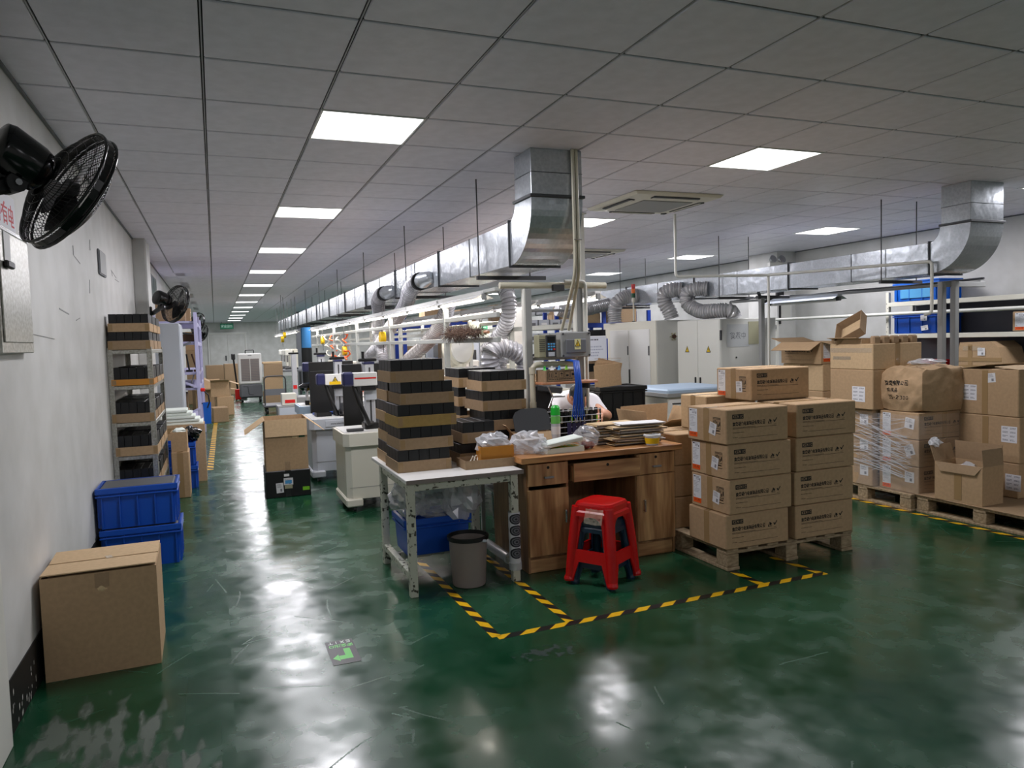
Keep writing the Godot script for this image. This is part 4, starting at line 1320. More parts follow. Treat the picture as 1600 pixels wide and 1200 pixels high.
	for k in 5:
		solo("hand_tool", "dark tool leaning among others on the lilac rack, %s from the viewer" % ["first", "second", "third", "fourth", "fifth"][k], "tool", g().tube(V(0, 0.02, 0), V(0.06 - 0.03 * k, 0.26, 0.02), 0.012, 8).box(V(0, 0.015, 0), V(0.09, 0.03, 0.07), 0.004), M.black if k % 2 else M.brown, V(-0.66 + 0.1 * k, 1.192, -11.62 - 0.06 * k))
	var gs := solo("grey_sheet", "bent grey plastic sheet on the lower shelf of the lilac rack", "sheet", g().box(V(0, 0.005, 0), V(0.48, 0.008, 0.5), 0.002).box(V(0.22, 0.09, 0), V(0.01, 0.18, 0.5), 0.002, Basis(V(0, 0, 1), -0.3)), M.mid_grey, V(-0.55, 0.972, -11.75))
	solo("plastic_bag", "crumpled white plastic bag on the lilac rack's lower shelf", "bag", g().crumple(V(0, 0.05, 0), V(0.3, 0.1, 0.3), 17, 0.4), M.bag_white, V(-0.58, 0.985, -11.75))
	carton("brown carton near the bottom of the lilac rack, upper of a pair", V(0.36, 0.24, 0.4), V(-0.58, 0.654, -11.8), 0, M.card_dark)
	carton("brown carton near the bottom of the lilac rack, lower of a pair", V(0.38, 0.235, 0.42), V(-0.58, 0.416, -11.8), 0, M.card)
	var bk := thing("blue_bucket", "small blue bin hooked on the lilac rack by the aisle", "bin", V(-0.145, 0.45, -11.5))
	part(bk, "bin", g().pan(V(0.11, 0.3, 0.16), 0.004, 0.01), M.blue_bright)
	part(bk, "hook", g().box(V(-0.06, 0.29, 0), V(0.05, 0.02, 0.03)), M.dark_grey)
	var vl := thing("spray_gun", "red-handled spray gun hanging on the lilac rack", "tool", V(-0.19, 0.94, -11.42))
	part(vl, "handle", g().box(V(0, 0, 0), V(0.06, 0.05, 0.05), 0.01), M.red_light)
	part(vl, "hose", round_bar([V(0.02, -0.02, 0), V(0.07, -0.08, 0), V(0.08, -0.18, 0), V(0.05, -0.26, 0)], 0.01), M.black)
	# cartons further along the left of the aisle
	carton("pale carton on the floor beyond the lilac rack, lowest of a pair", V(0.36, 0.42, 0.5), V(0.14, 0, -18.3), 6, M.card)
	open_carton("open brown carton on top of the pale floor carton", V(0.40, 0.34, 0.5), V(0.08, 0.421, -18.35), -4, {"f": [70, 0.15], "r": [110, 0.2], "l": [60, 0.2]}, M.card)
	carton("low carton beside the yellow tape, past the lilac rack", V(0.3, 0.3, 0.4), V(0.02, 0, -16.6), 10, M.card_dark)
	carton("brown carton with a white label near the end of the aisle, upper of two", V(0.5, 0.55, 0.5), V(0.50, 0.451, -26.4), 3, M.card_dark)
	carton("brown carton near the end of the aisle, lower of two", V(0.46, 0.45, 0.5), V(0.56, 0, -26.4), -4, M.card)
	carton("squat brown carton left of the labelled one near the aisle's end", V(0.55, 0.95, 0.5), V(-0.05, 0, -27.5), 5, M.card_dark)
	carton("tall brown carton against the far left wall", V(0.4, 1.5, 0.5), V(-0.55, 0, -22.5), 0, M.card_dark)
	carton("narrow brown carton on the tall one by the far left wall", V(0.3, 0.5, 0.3), V(-0.6, 1.501, -22.5), 0, M.card)
	open_carton("flattened open carton on the floor left of the aisle", V(0.7, 0.5, 0.7), V(-0.2, 0, -20.3), 8, {"f": [85, 0.3], "r": [95, 0.3], "l": [50, 0.3], "b": [40, 0.3]}, M.card)

func front_table() -> void:
	var o := thing("work_table", "white work table with chipped paint on its steel legs", "table", V(0, 0, 0))
	part(o, "tabletop", g().box(V(1.378, 0.697, -4.77), V(0.745, 0.024, 1.05), 0.003), M.white_gloss)
	part(o, "edge_strip", g().box(V(1.378, 0.697, -4.243), V(0.747, 0.026, 0.004)), M.taupe)
	for q in [[1.035, -4.285], [1.695, -4.285], [1.035, -5.04], [1.695, -5.04]]:
		part(o, "leg", g().box(V(q[0], 0.342, q[1]), V(0.048, 0.684, 0.048), 0.003), M.chipped)
	part(o, "apron", g().box(V(1.365, 0.66, -4.285), V(0.61, 0.046, 0.03), 0.002), M.chipped)
	for x in [1.035, 1.695]: part(o, "apron", g().box(V(x, 0.66, -4.66), V(0.03, 0.046, 0.70), 0.002), M.chipped)
	part(o, "lower_rail", g().box(V(1.035, 0.12, -4.66), V(0.04, 0.04, 0.70), 0.002), M.chipped)
	part(o, "lower_rail", g().box(V(1.695, 0.11, -4.66), V(0.04, 0.04, 0.70), 0.002), M.chipped)
	part(o, "cross_rail", g().box(V(1.365, 0.115, -4.80), V(0.62, 0.04, 0.04), 0.002), M.chipped)
	var wr := g()
	for k in 6: wr.tube(V(1.10 + k * 0.09, 0.115, -4.80), V(1.185 + k * 0.09, 0.115, -4.80), 0.034 + 0.004 * (k % 2), 10)
	part(o, "film_wrapping", wr, M.bag_white)
	part(o, "film_wrapping", g().tube(V(1.695, 0.11, -4.4), V(1.695, 0.11, -4.98), 0.034, 10), M.bag_white)
	var rg := g()
	for i in 16:
		var a := TAU * i / 16
		var b := TAU * (i + 1) / 16
		var P := func(t: float, y: float) -> Vector3: return V(1.695 + cos(t) * 0.037, y, -4.285 - sin(t) * 0.037)
		var na := V(cos(a), 0, -sin(a))
		var nb := V(cos(b), 0, -sin(b))
		var u0 := fposmod((i - 8) * 0.125, 1.0)
		rg.tri(P.call(a, 0.12), P.call(b, 0.12), P.call(b, 0.44), na, nb, nb, Vector2(u0, 1), Vector2(u0 + 0.125, 1), Vector2(u0 + 0.125, 0))
		rg.tri(P.call(a, 0.12), P.call(b, 0.44), P.call(a, 0.44), na, nb, na, Vector2(u0, 1), Vector2(u0 + 0.125, 0), Vector2(u0, 0))
	part(o, "ring_patterned_wrap", rg, M.rings, Vector3.ZERO, "white wrap printed with dark rings")
	part(o, "crumpled_wrap", g().tube(V(1.695, 0.075, -4.285), V(1.695, 0.12, -4.285), 0.041, 12), M.bag_white)
	# the tall stack of trays
	var lay := ["bottom tray", "second tray", "third tray", "fourth tray", "top tray"]
	var xs := [1.195, 1.21, 1.22, 1.23, 1.168]
	for i in 5:
		fill_tray(lay[i] + " of the tall front stack", V(xs[i], 0.7095 + 0.1415 * i, -4.70 - 0.002 * i), Vector2(0.385 if i == 2 else 0.35, 0.355), 5, 4, 0.136, "fla" if i == 4 else "fl", [0.0, 1.0, 0.5, -0.5, 0.6][i], M.card_olive if i == 2 else M.card_dark)
	for i in 4:
		fill_tray(lay[i] + " of the rear table stack", V(1.215 + 0.012 * (i % 2), 0.7095 + 0.1415 * i, -5.075), Vector2(0.35, 0.34), 5, 3, 0.136, "l", 0.0, M.card)
	# small stack beside it
	fill_tray("lower tray of the short stack", V(1.575, 0.7095, -4.80), Vector2(0.23, 0.32), 3, 5, 0.125, "fl", 2)
	fill_tray("upper tray of the short stack", V(1.60, 0.846, -4.78), Vector2(0.235, 0.32), 3, 5, 0.135, "fla", -1)
	# open tray with an orange carton in front
	o = thing("carton_tray", "shallow open tray with cords on the table's front right corner", "tray", V(1.60, 0.7095, -4.505))
	part(o, "tray", g().pan(V(0.345, 0.055, 0.19), 0.004), M.card_dark)
	part(o, "white_card", g().box(V(-0.06, 0.007, 0.0), V(0.16, 0.004, 0.14), 0.001), M.paper)
	for k in 3:
		part(o, "cord", round_bar([V(-0.14 + 0.03 * k, 0.02, 0.05), V(-0.09 + 0.02 * k, 0.07, -0.01 * k), V(-0.03 + 0.02 * k, 0.02 + 0.05 * (k % 2), -0.05 + 0.02 * k), V(0.0, 0.09, -0.06)], 0.004, 6), M.cream)
	o = open_carton("glossy orange-brown carton leaning in the open tray", V(0.225, 0.125, 0.10), V(1.655, 0.7155, -4.485), -2, {}, M.card_orange)
	solo("plastic_bag", "crumpled white plastic bag in the orange carton", "bag", g().crumple(V(0, 0.07, 0), V(0.22, 0.15, 0.12), 31, 0.35, 18, 12), M.bag_white, V(1.645, 0.775, -4.50))
	# under the table
	o = tub("blue plastic crate under the white table, stuffed with bubble wrap", V(0.43, 0.24, 0.32), V(1.295, 0.142, -4.79), 0, M.blue, false)
	var k0 := 0
	for q in [[1.13, 0.50, -4.72, 0.22, 0.24, 0.24, "leftmost bundle of clear bubble wrap in the blue crate under the table"], [1.26, 0.545, -4.85, 0.32, 0.26, 0.28, "pale bundle of bubble wrap at the back of the blue crate"], [1.30, 0.44, -4.70, 0.26, 0.14, 0.2, "low bundle of clear plastic in the middle of the blue crate"], [1.47, 0.50, -4.70, 0.24, 0.36, 0.26, "large grey sheet of plastic spilling out of the blue crate's right end"]]:
		solo("bubble_wrap", q[6], "plastic wrap", g().crumple(V(0, 0, 0), V(q[3], q[4], q[5]), 40 + k0, 0.42, 22, 14), M.bag if k0 % 2 == 0 else M.bag_white, V(q[0], q[1], q[2]))
		k0 += 1
	o = thing("waste_bin", "taupe plastic waste bin with a dark rim under the table edge", "bin", V(1.41, 0, -4.36))
	part(o, "bin", g().lathe([Vector2(0.0, 0.002), Vector2(0.100, 0.002), Vector2(0.103, 0.006), Vector2(0.121, 0.30), Vector2(0.117, 0.30), Vector2(0.099, 0.01), Vector2(0.0, 0.01)], 36), M.taupe)
	part(o, "rim", g().lathe([Vector2(0.119, 0.288), Vector2(0.130, 0.290), Vector2(0.131, 0.312), Vector2(0.118, 0.314), Vector2(0.116, 0.290)], 36), M.black)
	part(o, "clip", g().box(V(0.06, 0.292, 0.112), V(0.05, 0.016, 0.012), 0.004, Basis(V(0, 1, 0), -0.45)), M.pale_grey)
	o = thing("stool", "black stool with a checked cloth cover behind the white table", "stool", V(1.98, 0, -5.70))
	part(o, "seat", g().box(V(0, 0.40, 0), V(0.30, 0.05, 0.3), 0.012), M.black)
	for d in ["f", "l", "r"]:
		var f := fr(d, V(0.304, 0.06, 0.304))
		sticker(o, "checked_cover", M.checks, f[0] + V(0, 0.372, 0), f[1], f[2], 0.3, 0.06)
	for q in [[-1, -1], [1, -1], [-1, 1], [1, 1]]:
		part(o, "leg", g().tube(V(q[0] * 0.15, 0, q[1] * 0.15), V(q[0] * 0.13, 0.375, q[1] * 0.13), 0.009, 8), M.chrome)

func bar_handle(o: Node3D, c: Vector3, ln: float, vertical: bool) -> void:
	var a := V(0, ln * 0.5, 0) if vertical else V(ln * 0.5, 0, 0)
	var h := g().bar(c - a + V(0, 0, 0.018), c + a + V(0, 0, 0.018), 0.012, 0.014, 0.003)
	for e in [-0.8, 0.8]: h.tube(c + a * e, c + a * e + V(0, 0, 0.018), 0.005, 8)
	part(o, "handle", h, M.chrome if vertical else M.grey)

func desk() -> void:
	var o := thing("desk", "wood-grain desk with two cupboards and three drawers", "desk", V(0, 0, 0))
	part(o, "desktop", g().box(V(2.365, 0.749, -4.665), V(1.21, 0.040, 0.73), 0.004), M.wood_top)
	for x in [1.823, 2.105, 2.63, 2.926]:
		part(o, "side_panel", g().box(V(x, 0.364, -4.665), V(0.017, 0.726, 0.62), 0.002), M.wood_side)
	part(o, "back_panel", g().box(V(2.37, 0.40, -4.96), V(1.09, 0.64, 0.016)), M.wood_side)
	for q in [[1.964, 0.265], [2.778, 0.279]]:
		part(o, "plinth", g().box(V(q[0], 0.045, -4.372), V(q[1], 0.088, 0.016), 0.002), M.wood_flat)
		part(o, "floor_board", g().box(V(q[0], 0.098, -4.66), V(q[1], 0.016, 0.58)), M.wood_side)
		var dr := part(o, "drawer_front", g().box(V(q[0], 0.644, -4.349), V(q[1] + 0.022, 0.142, 0.018), 0.002), M.wood)
		bar_handle(dr, V(q[0] + 0.0, 0.626, -4.340), 0.066, false)
		part(dr, "lock", g().tube(V(q[0], 0.688, -4.342), V(q[0], 0.688, -4.3385), 0.010, 14), M.black)
		var tall := 0.0 if q[0] < 2.2 else 0.020
		var dd := part(o, "door", g().box(V(q[0], 0.330 + tall * 0.5, -4.349), V(q[1] + 0.022, 0.436 + tall, 0.018), 0.002), M.wood)
		bar_handle(dd, V(q[0] + (0.115 if q[0] < 2.2 else -0.10), 0.36, -4.340), 0.085, true)
	var cd := part(o, "drawer_front", g().box(V(2.385, 0.640, -4.318), V(0.50, 0.122, 0.018), 0.002), M.wood_flat)
	part(cd, "drawer_box", g().box(V(2.37, 0.635, -4.58), V(0.48, 0.10, 0.50)), M.wood_side)
	part(cd, "lock", g().tube(V(2.385, 0.675, -4.31), V(2.385, 0.675, -4.3075), 0.010, 14), M.black)
	# red stool, with a blue one nested in it
	plastic_stool("blue plastic stool nested inside the red one", V(2.185, 0, -4.04), 32, 0.84, M.teal_dark, "plastic_stool", false)
	plastic_stool("red plastic stool with taped seat edge in front of the desk", V(2.185, 0.022, -4.04), 32, 1.0, M.red, "plastic_stool", true)
	# on the desk
	var T := 0.7695
	o = thing("spray_can", "green and pale spray can with a green cap on the desk", "spray can", V(2.217, T, -4.75))
	part(o, "can", g().lathe([Vector2(0, 0), Vector2(0.031, 0), Vector2(0.033, 0.004), Vector2(0.033, 0.205), Vector2(0.028, 0.217), Vector2(0.0, 0.218)], 24), M.pale_grey)
	part(o, "label_band", g().tube(V(0, 0.15, 0), V(0, 0.204, 0), 0.0335, 24, -1.0, false), M.green_pale)
	part(o, "label_band", g().tube(V(0, 0.075, 0), V(0, 0.13, 0), 0.0334, 24, -1.0, false), M.paper)
	part(o, "cap", g().lathe([Vector2(0.033, 0.208), Vector2(0.034, 0.21), Vector2(0.032, 0.262), Vector2(0.022, 0.278), Vector2(0.0, 0.28)], 24), M.green)
	o = thing("foam_box", "white foam box with a tilted lid and yellow-green cells on the desk", "box", V(2.105, T, -4.43), 3)
	part(o, "base", g().pan(V(0.275, 0.034, 0.13), 0.012), M.foam)
	part(o, "lid", g().box(V(-0.006, 0.068, 0.0), V(0.28, 0.03, 0.135), 0.006, Basis(V(0, 0, 1), 0.12)), M.foam)
	for k in 7: part(o, "battery_cell", g().tube(V(-0.06 + 0.027 * k, 0.024, -0.045), V(-0.06 + 0.027 * k, 0.024, 0.045), 0.0105, 10), M.lime if k % 2 else M.yellow)
	var tm := [V(2.30, T + 0.024, -4.44), V(2.345, T + 0.024, -4.46), V(2.315, T + 0.024, -4.50)]
	for k in 3:
		solo("plum", "dark red plum in the clear bag on the desk, %s" % ["nearest the foam box", "right of the other two", "behind the other two"][k], "fruit", g().lathe([Vector2(0, -0.023), Vector2(0.012, -0.0205), Vector2(0.021, -0.011), Vector2(0.0235, 0), Vector2(0.020, 0.012), Vector2(0.011, 0.020), Vector2(0, 0.0215)], 16, true), M.tomato, tm[k], 0, "plums in the bag")
	solo("plastic_bag", "thin clear bag around the dark red plums", "bag", g().crumple(V(0, 0.07, 0), V(0.17, 0.15, 0.15), 52, 0.3, 18, 12), M.bag, V(2.32, T + 0.008, -4.47))
	for k in 16:
		var lvl := k / 2
		var sx := rng.randf_range(0.34, 0.42)
		var y := T + 0.002 + lvl * 0.0185 + (k % 2) * 0.004
		var p := V(2.60 + rng.randf_range(-0.03, 0.05) + (k % 2) * 0.09, y, -4.62 + (k % 2) * 0.12 + rng.randf_range(-0.02, 0.02))
		var o2 := thing("folded_carton", "flat folded carton in the pile on the desk, layer %s%s" % [["one from the bottom", "two", "three", "four", "five", "six", "seven", "eight at the top"][lvl], ", front half" if k % 2 else ", rear half"], "cardboard", p, rng.randf_range(-7, 7), "folded cartons piled on the desk")
		part(o2, "sheet", g().box(V(0, 0.004, 0), V(sx, 0.004, 0.17), 0.001).box(V(0.01, 0.0105, 0.004), V(sx * 0.97, 0.004, 0.165), 0.001), M.card_edge if k % 3 else M.paper)
		part(o2, "fold", g().box(V(0, 0.0072, 0.084), V(sx * 0.98, 0.011, 0.003), 0.001), M.grey if k % 3 == 1 else M.taupe)
	o = thing("plastic_tub", "small clear plastic tub with a yellow label on the desk's right front", "tub", V(2.765, T, -4.36))
	part(o, "tub", g().lathe([Vector2(0, 0.001), Vector2(0.042, 0.001), Vector2(0.053, 0.066), Vector2(0.051, 0.066), Vector2(0.040, 0.004), Vector2(0, 0.004)], 28), M.tub_clear)
	part(o, "rim", g().lathe([Vector2(0.050, 0.062), Vector2(0.060, 0.064), Vector2(0.059, 0.074), Vector2(0.050, 0.076)], 28), M.paper)
	part(o, "label", g().lathe([Vector2(0.0455, 0.012), Vector2(0.052, 0.052)], 28), M.yellow)
	part(o, "filling", g().lathe([Vector2(0, 0.005), Vector2(0.038, 0.005), Vector2(0.043, 0.035), Vector2(0, 0.036)], 20), M.paper)
	o = open_carton("open carton holding a dark grey plate, behind the clear bag", V(0.27, 0.12, 0.10), V(1.98, T, -4.655), -6, {"l": [40, 0.07], "f": [150, 0.06]}, M.card)
	var pl := PackedVector2Array([Vector2(-0.13, -0.06), Vector2(0.13, -0.06), Vector2(0.135, 0.04), Vector2(0.11, 0.085), Vector2(0.05, 0.098), Vector2(-0.07, 0.095), Vector2(-0.115, 0.075), Vector2(-0.135, 0.04)])
	var gp := g()
	gp.x = Transform3D(Basis(V(1, 0, 0), -0.25), Vector3.ZERO)
	solo("grey_plate", "dark grey plate with clipped corners leaning in a carton", "plate", gp.extrude(pl, 0.008), M.dark_grey, V(1.985, T + 0.185, -4.63))
	solo("plastic_bag", "crumpled clear bag on the desk's left end", "bag", g().crumple(V(0, 0.05, 0), V(0.24, 0.15, 0.13), 61, 0.38, 22, 14), M.bag_white, V(1.885, T + 0.012, -4.475), -8)
	solo("plastic_bag", "small clear bag beside the foam box on the desk", "bag", g().crumple(V(0, 0.03, 0), V(0.12, 0.08, 0.12), 64, 0.4, 16, 10), M.bag, V(1.955, T + 0.010, -4.40))
	# second stack of trays, on the desk's left end and the bench behind
	var lay := ["bottom tray", "second tray", "third tray", "top tray"]
	for i in 4:
		fill_tray(lay[i] + " of the right-hand stack", V(1.825 + 0.012 * (i % 2), T + 0.135 * i, -5.02 + 0.10), Vector2(0.325 if i > 1 else 0.31, 0.36), 5, 4, 0.131, "fla" if i == 3 else "fl", [1, -1, 2, -2][i], [M.card_dark, M.brown, M.card_dark, M.card][i] if i != 1 else M.card_dark)
	var sd := thing("side_table", "small grey table under the half-hidden tray stack", "table", V(1.78, 0, -5.35))
	part(sd, "top", g().box(V(0, 0.754, 0), V(0.34, 0.03, 0.40), 0.003), M.grey)
	for q in [[-0.14, -0.17], [0.14, -0.17], [-0.14, 0.17], [0.14, 0.17]]: part(sd, "leg", g().box(V(q[0], 0.369, q[1]), V(0.03, 0.738, 0.03)), M.grey)
	for i in 4:
		fill_tray(lay[i] + " of the half-hidden stack", V(1.775 + 0.008 * (i % 2), T + 0.138 * i, -5.33), Vector2(0.30, 0.36), 5, 3, 0.133, "la" if i == 3 else "l", 0, M.card)

func plastic_stool(label: String, at: Vector3, turn: float, k: float, m: Material, called: String, taped_edge: bool) -> void:
	var o := thing(called, label, "stool", at, turn)
	var H := 0.49 * k
	var a := 0.120 * k
	var b := 0.168 * k
	# seat: a rounded square slab with a skirt
	var ring := func(hw: float, y: float, rd: float) -> Array:
		var p := []
		for c in 4:
			var cx: float = [1, -1, -1, 1][c] * (hw - rd)
			var cz: float = [1, 1, -1, -1][c] * (hw - rd)
			for i in 7:
				var t: float = c * PI / 2 + PI / 2 * i / 6.0
				p.append(V(cx + cos(t) * rd, y, cz + sin(t) * rd))
		return p
	var st := g()
	var rows := [ring.call(a + 0.024, H - 0.085, 0.045 * k), ring.call(a + 0.022, H - 0.060, 0.05 * k), ring.call(a + 0.013, H - 0.050, 0.05 * k), ring.call(a + 0.011, H - 0.018, 0.05 * k), ring.call(a + 0.004, H - 0.004, 0.05 * k), ring.call(a - 0.008, H, 0.045 * k), ring.call(0.012, H - 0.004, 0.01)]
	for r in rows.size() - 1:
		for i in 28:
			st.face([rows[r][i], rows[r][(i + 1) % 28], rows[r + 1][(i + 1) % 28], rows[r + 1][i]], V(0, H - 0.1, 0))
	for i in 28: st.face([rows[-1][i], rows[-1][(i + 1) % 28], V(0, H - 0.004, 0)], V(0, 0, 0))
	part(o, "seat", st, m)
	for s in 4:
		var B := Basis(Vector3.UP, s * PI / 2)
		# one leaning side: an arched window above a cross band
		var W := func(y: float) -> float: return lerpf(b, a, y / H)
		var side := g()
		var lean := atan((b - a) / H)
		side.x = Transform3D(B * Basis(V(1, 0, 0), -lean), B * V(0, 0, b))
		var win := PackedVector2Array()
		var y0 := 0.20 * k
		var y1 := 0.33 * k
		var wi: float = W.call(y1) - 0.058 * k
		var band_lo := 0.125 * k
		var top := H - 0.045 * k
		var P := func(x: float, y: float) -> Vector2: return Vector2(x, y)
		# upper plate with an arched lower edge
		var up := PackedVector2Array([P.call(-W.call(top), top), P.call(-W.call(y1), y1), P.call(-wi, y1)])
		for i in 9:
			var t := PI - PI * i / 8.0
			up.append(Vector2(cos(t) * wi, y1 + sin(t) * 0.075 * k))
		up.append(P.call(wi, y1)); up.append(P.call(W.call(y1), y1)); up.append(P.call(W.call(top), top))
		var clean := PackedVector2Array()
		for q in up:
			if clean.is_empty() or clean[-1].distance_to(q) > 1e-5: clean.append(q)
		side.extrude(clean, 0.010)
		for e in [-1.0, 1.0]:   # the jambs
			side.extrude(PackedVector2Array([P.call(e * W.call(y1), y1), P.call(e * W.call(y0), y0), P.call(e * (W.call(y0) - 0.052 * k), y0), P.call(e * wi, y1)]), 0.010)
			side.extrude(PackedVector2Array([P.call(e * W.call(band_lo), band_lo), P.call(e * W.call(0.0), 0.0), P.call(e * (W.call(0.0) - 0.046 * k), 0.0), P.call(e * (W.call(band_lo) - 0.075 * k), band_lo)]), 0.010)
		side.extrude(PackedVector2Array([P.call(-W.call(y0), y0), P.call(-W.call(band_lo), band_lo), P.call(W.call(band_lo), band_lo), P.call(W.call(y0), y0)]), 0.012)
		part(o, "side", side, m)
		# rounded corner of the leg and its foot
		var d := B * V(1, 0, 1)
		var leg := g()
		leg.sweep([d * (b - 0.018 * k) + V(0, 0.0, 0), d * (b - 0.018 * k) * 0.985 + V(0, 0.03, 0), d * lerpf(b, a, 0.5) * 0.90 + V(0, H * 0.5, 0), d * (a - 0.01 * k) + V(0, H - 0.03 * k, 0)], [0.030 * k, 0.030 * k, 0.034 * k, 0.032 * k], 16)
		var lg := part(o, "leg", leg, m)
		part(lg, "foot", g().lathe([Vector2(0, 0), Vector2(0.032 * k, 0.0), Vector2(0.034 * k, 0.012), Vector2(0.028 * k, 0.03), Vector2(0.0, 0.031)], 16, false, d * (b - 0.016 * k)), m)
	if taped_edge:
		var tp := g()
		var B := Basis(Vector3.UP, -PI / 2)
		tp.x = Transform3D(B, V(0, 0, 0))
		var f := FastNoiseLite.new()
		f.frequency = 9.0
		for i in 10:
			for j in 7:
				var P := func(u: float, w: float) -> Vector3: return V(-0.03 + u * 0.0125, H - 0.03 - w * 0.0125 - 0.006 * f.get_noise_2d(u * 5.0, 0.3), a + 0.022 + w * 0.004 + 0.009 * f.get_noise_2d(u * 1.7, w * 1.3))
				tp.quad(P.call(i, j + 1), P.call(i + 1, j + 1), P.call(i + 1, j), P.call(i, j))
		part(o, "tape_patch", tp, M.clear_tape)

func frame_stand() -> void:
	var Z := -5.16
	var o := thing("steel_stand", "grey and white steel frame with a round top tube behind the desk", "frame", V(0, 0, 0))
	part(o, "post", g().box(V(2.20, 0.95, Z), V(0.05, 1.9, 0.05), 0.003), M.grey)
	part(o, "post", g().box(V(2.63, 0.95, Z), V(0.05, 1.9, 0.05), 0.003), M.grey)
	part(o, "post_face", g().box(V(2.168, 0.95, Z), V(0.014, 1.9, 0.05), 0.002), M.white)
	part(o, "post_face", g().box(V(2.598, 1.63, Z), V(0.014, 0.54, 0.05), 0.002), M.white)
	part(o, "top_tube", g().tube(V(1.98, 1.925, Z), V(2.87, 1.925, Z), 0.024, 16), M.beige)
	part(o, "clamp", g().box(V(2.445, 1.905, Z + 0.03), V(0.10, 0.05, 0.03), 0.006), M.dark_grey)
	part(o, "rail", g().box(V(2.415, 1.37, Z - 0.01), V(0.38, 0.025, 0.02), 0.002), M.grey)
	for x in [2.23, 2.60]: part(o, "bolt", g().tube(V(x, 1.40, Z + 0.024), V(x, 1.40, Z + 0.034), 0.010, 8), M.dark_grey)
	# conduits from the ceiling
	o = thing("conduit", "pair of cream conduits dropping from the ceiling in front of the big duct", "pipe", V(0, 0, 0))
	for k in 2:
		part(o, "pipe", round_bar(bend([V(2.352 + k * 0.027, CEIL - 0.002, -4.652), V(2.357 + k * 0.028, 1.97, -4.655), V(2.46 + k * 0.06, 1.585, Z + 0.045)], 0.12), 0.0125), M.beige)
	part(o, "strap", g().tube(V(2.345, 2.2, -4.638), V(2.40, 2.2, -4.638), 0.004, 6), M.chrome)
	solo("conduit", "white conduit running down the right post of the steel frame", "pipe", round_bar(bend([V(2.50, 1.955, Z + 0.03), V(2.675, 1.955, Z + 0.035), V(2.675, 0.77, Z + 0.035)], 0.04), 0.0125), M.white)
	o = thing("cable_trunking", "white vertical trunking from the ceiling behind the frame", "pipe", V(0, 0, 0))
	part(o, "trunk", g().box(V(3.62, 2.37, -7.0), V(0.05, 0.9, 0.05), 0.003), M.white)
	part(o, "collar", g().box(V(3.62, CEIL - 0.008, -7.0), V(0.09, 0.014, 0.09), 0.002), M.white)
	part(o, "foot", g().box(V(3.62, 1.2, -7.0), V(0.05, 1.44, 0.05), 0.003), M.white)
	part(o, "base", g().box(V(3.62, 0.24, -7.0), V(0.05, 0.48, 0.05), 0.003), M.white)
	# electric boxes
	o = thing("motor_controller", "cream and brown motor controller with a keypad on the frame", "control box", V(2.30, 1.38, Z + 0.08))
	part(o, "body", g().box(V(0, 0.085, 0), V(0.145, 0.17, 0.09), 0.006), M.yellow_grey)
	part(o, "front_cover", g().box(V(0.028, 0.085, 0.048), V(0.085, 0.165, 0.012), 0.004), M.dark_grey)
	part(o, "screen", g().box(V(0.028, 0.135, 0.055), V(0.06, 0.04, 0.004), 0.001), M.black_gloss)
	for r in 3:
		for c in 3: part(o, "key", g().box(V(0.006 + c * 0.022, 0.10 - r * 0.020, 0.056), V(0.015, 0.012, 0.005), 0.002), M.red_light if r == 2 and c == 2 else M.sky_label)
	part(o, "nameplate", g().box(V(0.028, 0.025, 0.055), V(0.05, 0.03, 0.003)), M.pale_grey)
	for k in 7: part(o, "vent_slot", g().box(V(-0.043, 0.05 + 0.014 * k, 0.046), V(0.045, 0.005, 0.003)), M.dark_grey)
	o = thing("breaker_box", "grey breaker box with a yellow hazard label on the frame", "control box", V(2.535, 1.375, Z + 0.085))
	part(o, "body", g().box(V(0, 0.096, 0), V(0.25, 0.192, 0.10), 0.008), M.grey)
	part(o, "cover", g().box(V(-0.005, 0.085, 0.055), V(0.17, 0.105, 0.014), 0.006), M.mid_grey)
	sticker(o, "hazard_label", M.hazard_card, V(0.005, 0.098, 0.063), V(1, 0, 0), V(0, 1, 0), 0.052, 0.078)
	for q in [[-0.11, 0.178], [0.11, 0.178], [0.11, 0.014], [-0.11, 0.014]]: part(o, "screw", g().tube(V(q[0], q[1], 0.05), V(q[0], q[1], 0.055), 0.008, 8), M.dark_grey)
	o = thing("pipe_bracket", "beige plastic pipe bent over the wooden shelf", "pipe", V(0, 0, 0))
	part(o, "pipe", round_bar(bend([V(2.195, 0.775, Z + 0.07), V(2.195, 1.33, Z + 0.07), V(2.56, 1.33, Z + 0.07)], 0.06), 0.021, 14), M.beige)
	for y in [1.26, 1.0]: part(o, "collar", g().tube(V(2.195, y, Z + 0.07), V(2.195, y + 0.05, Z + 0.07), 0.025, 14), M.beige)
	o = thing("wall_shelf", "narrow brown wooden shelf fixed across the frame", "shelf", V(2.44, 1.19, Z + 0.12))
	part(o, "board", g().box(V(0, 0, 0), V(0.46, 0.018, 0.20), 0.003), M.tan_wood)
	part(o, "bracket", g().box(V(0.2, -0.03, -0.05), V(0.016, 0.05, 0.12)), M.dark_grey)
	o = open_carton("small carton printed with handling symbols on the brown shelf", V(0.26, 0.088, 0.16), V(2.365, 1.2, Z + 0.13), 2, {}, M.card_dark)
	on_face(o, V(0.26, 0.088, 0.16), "f", "handling_marks", M.marks, 0.0, 0.0, 0.24, 0.082)
	for k in 4:
		solo("small_bottle", "small item standing in the symbol carton, %s from the left" % ["first", "second", "third", "fourth"][k], "bottle", g().lathe([Vector2(0, 0), Vector2(0.016, 0), Vector2(0.016, 0.08), Vector2(0.008, 0.095), Vector2(0.008, 0.11), Vector2(0, 0.11)], 12), [M.green, M.paper, M.sky_label, M.lime][k], V(2.27 + 0.06 * k, 1.2055, Z + 0.13))
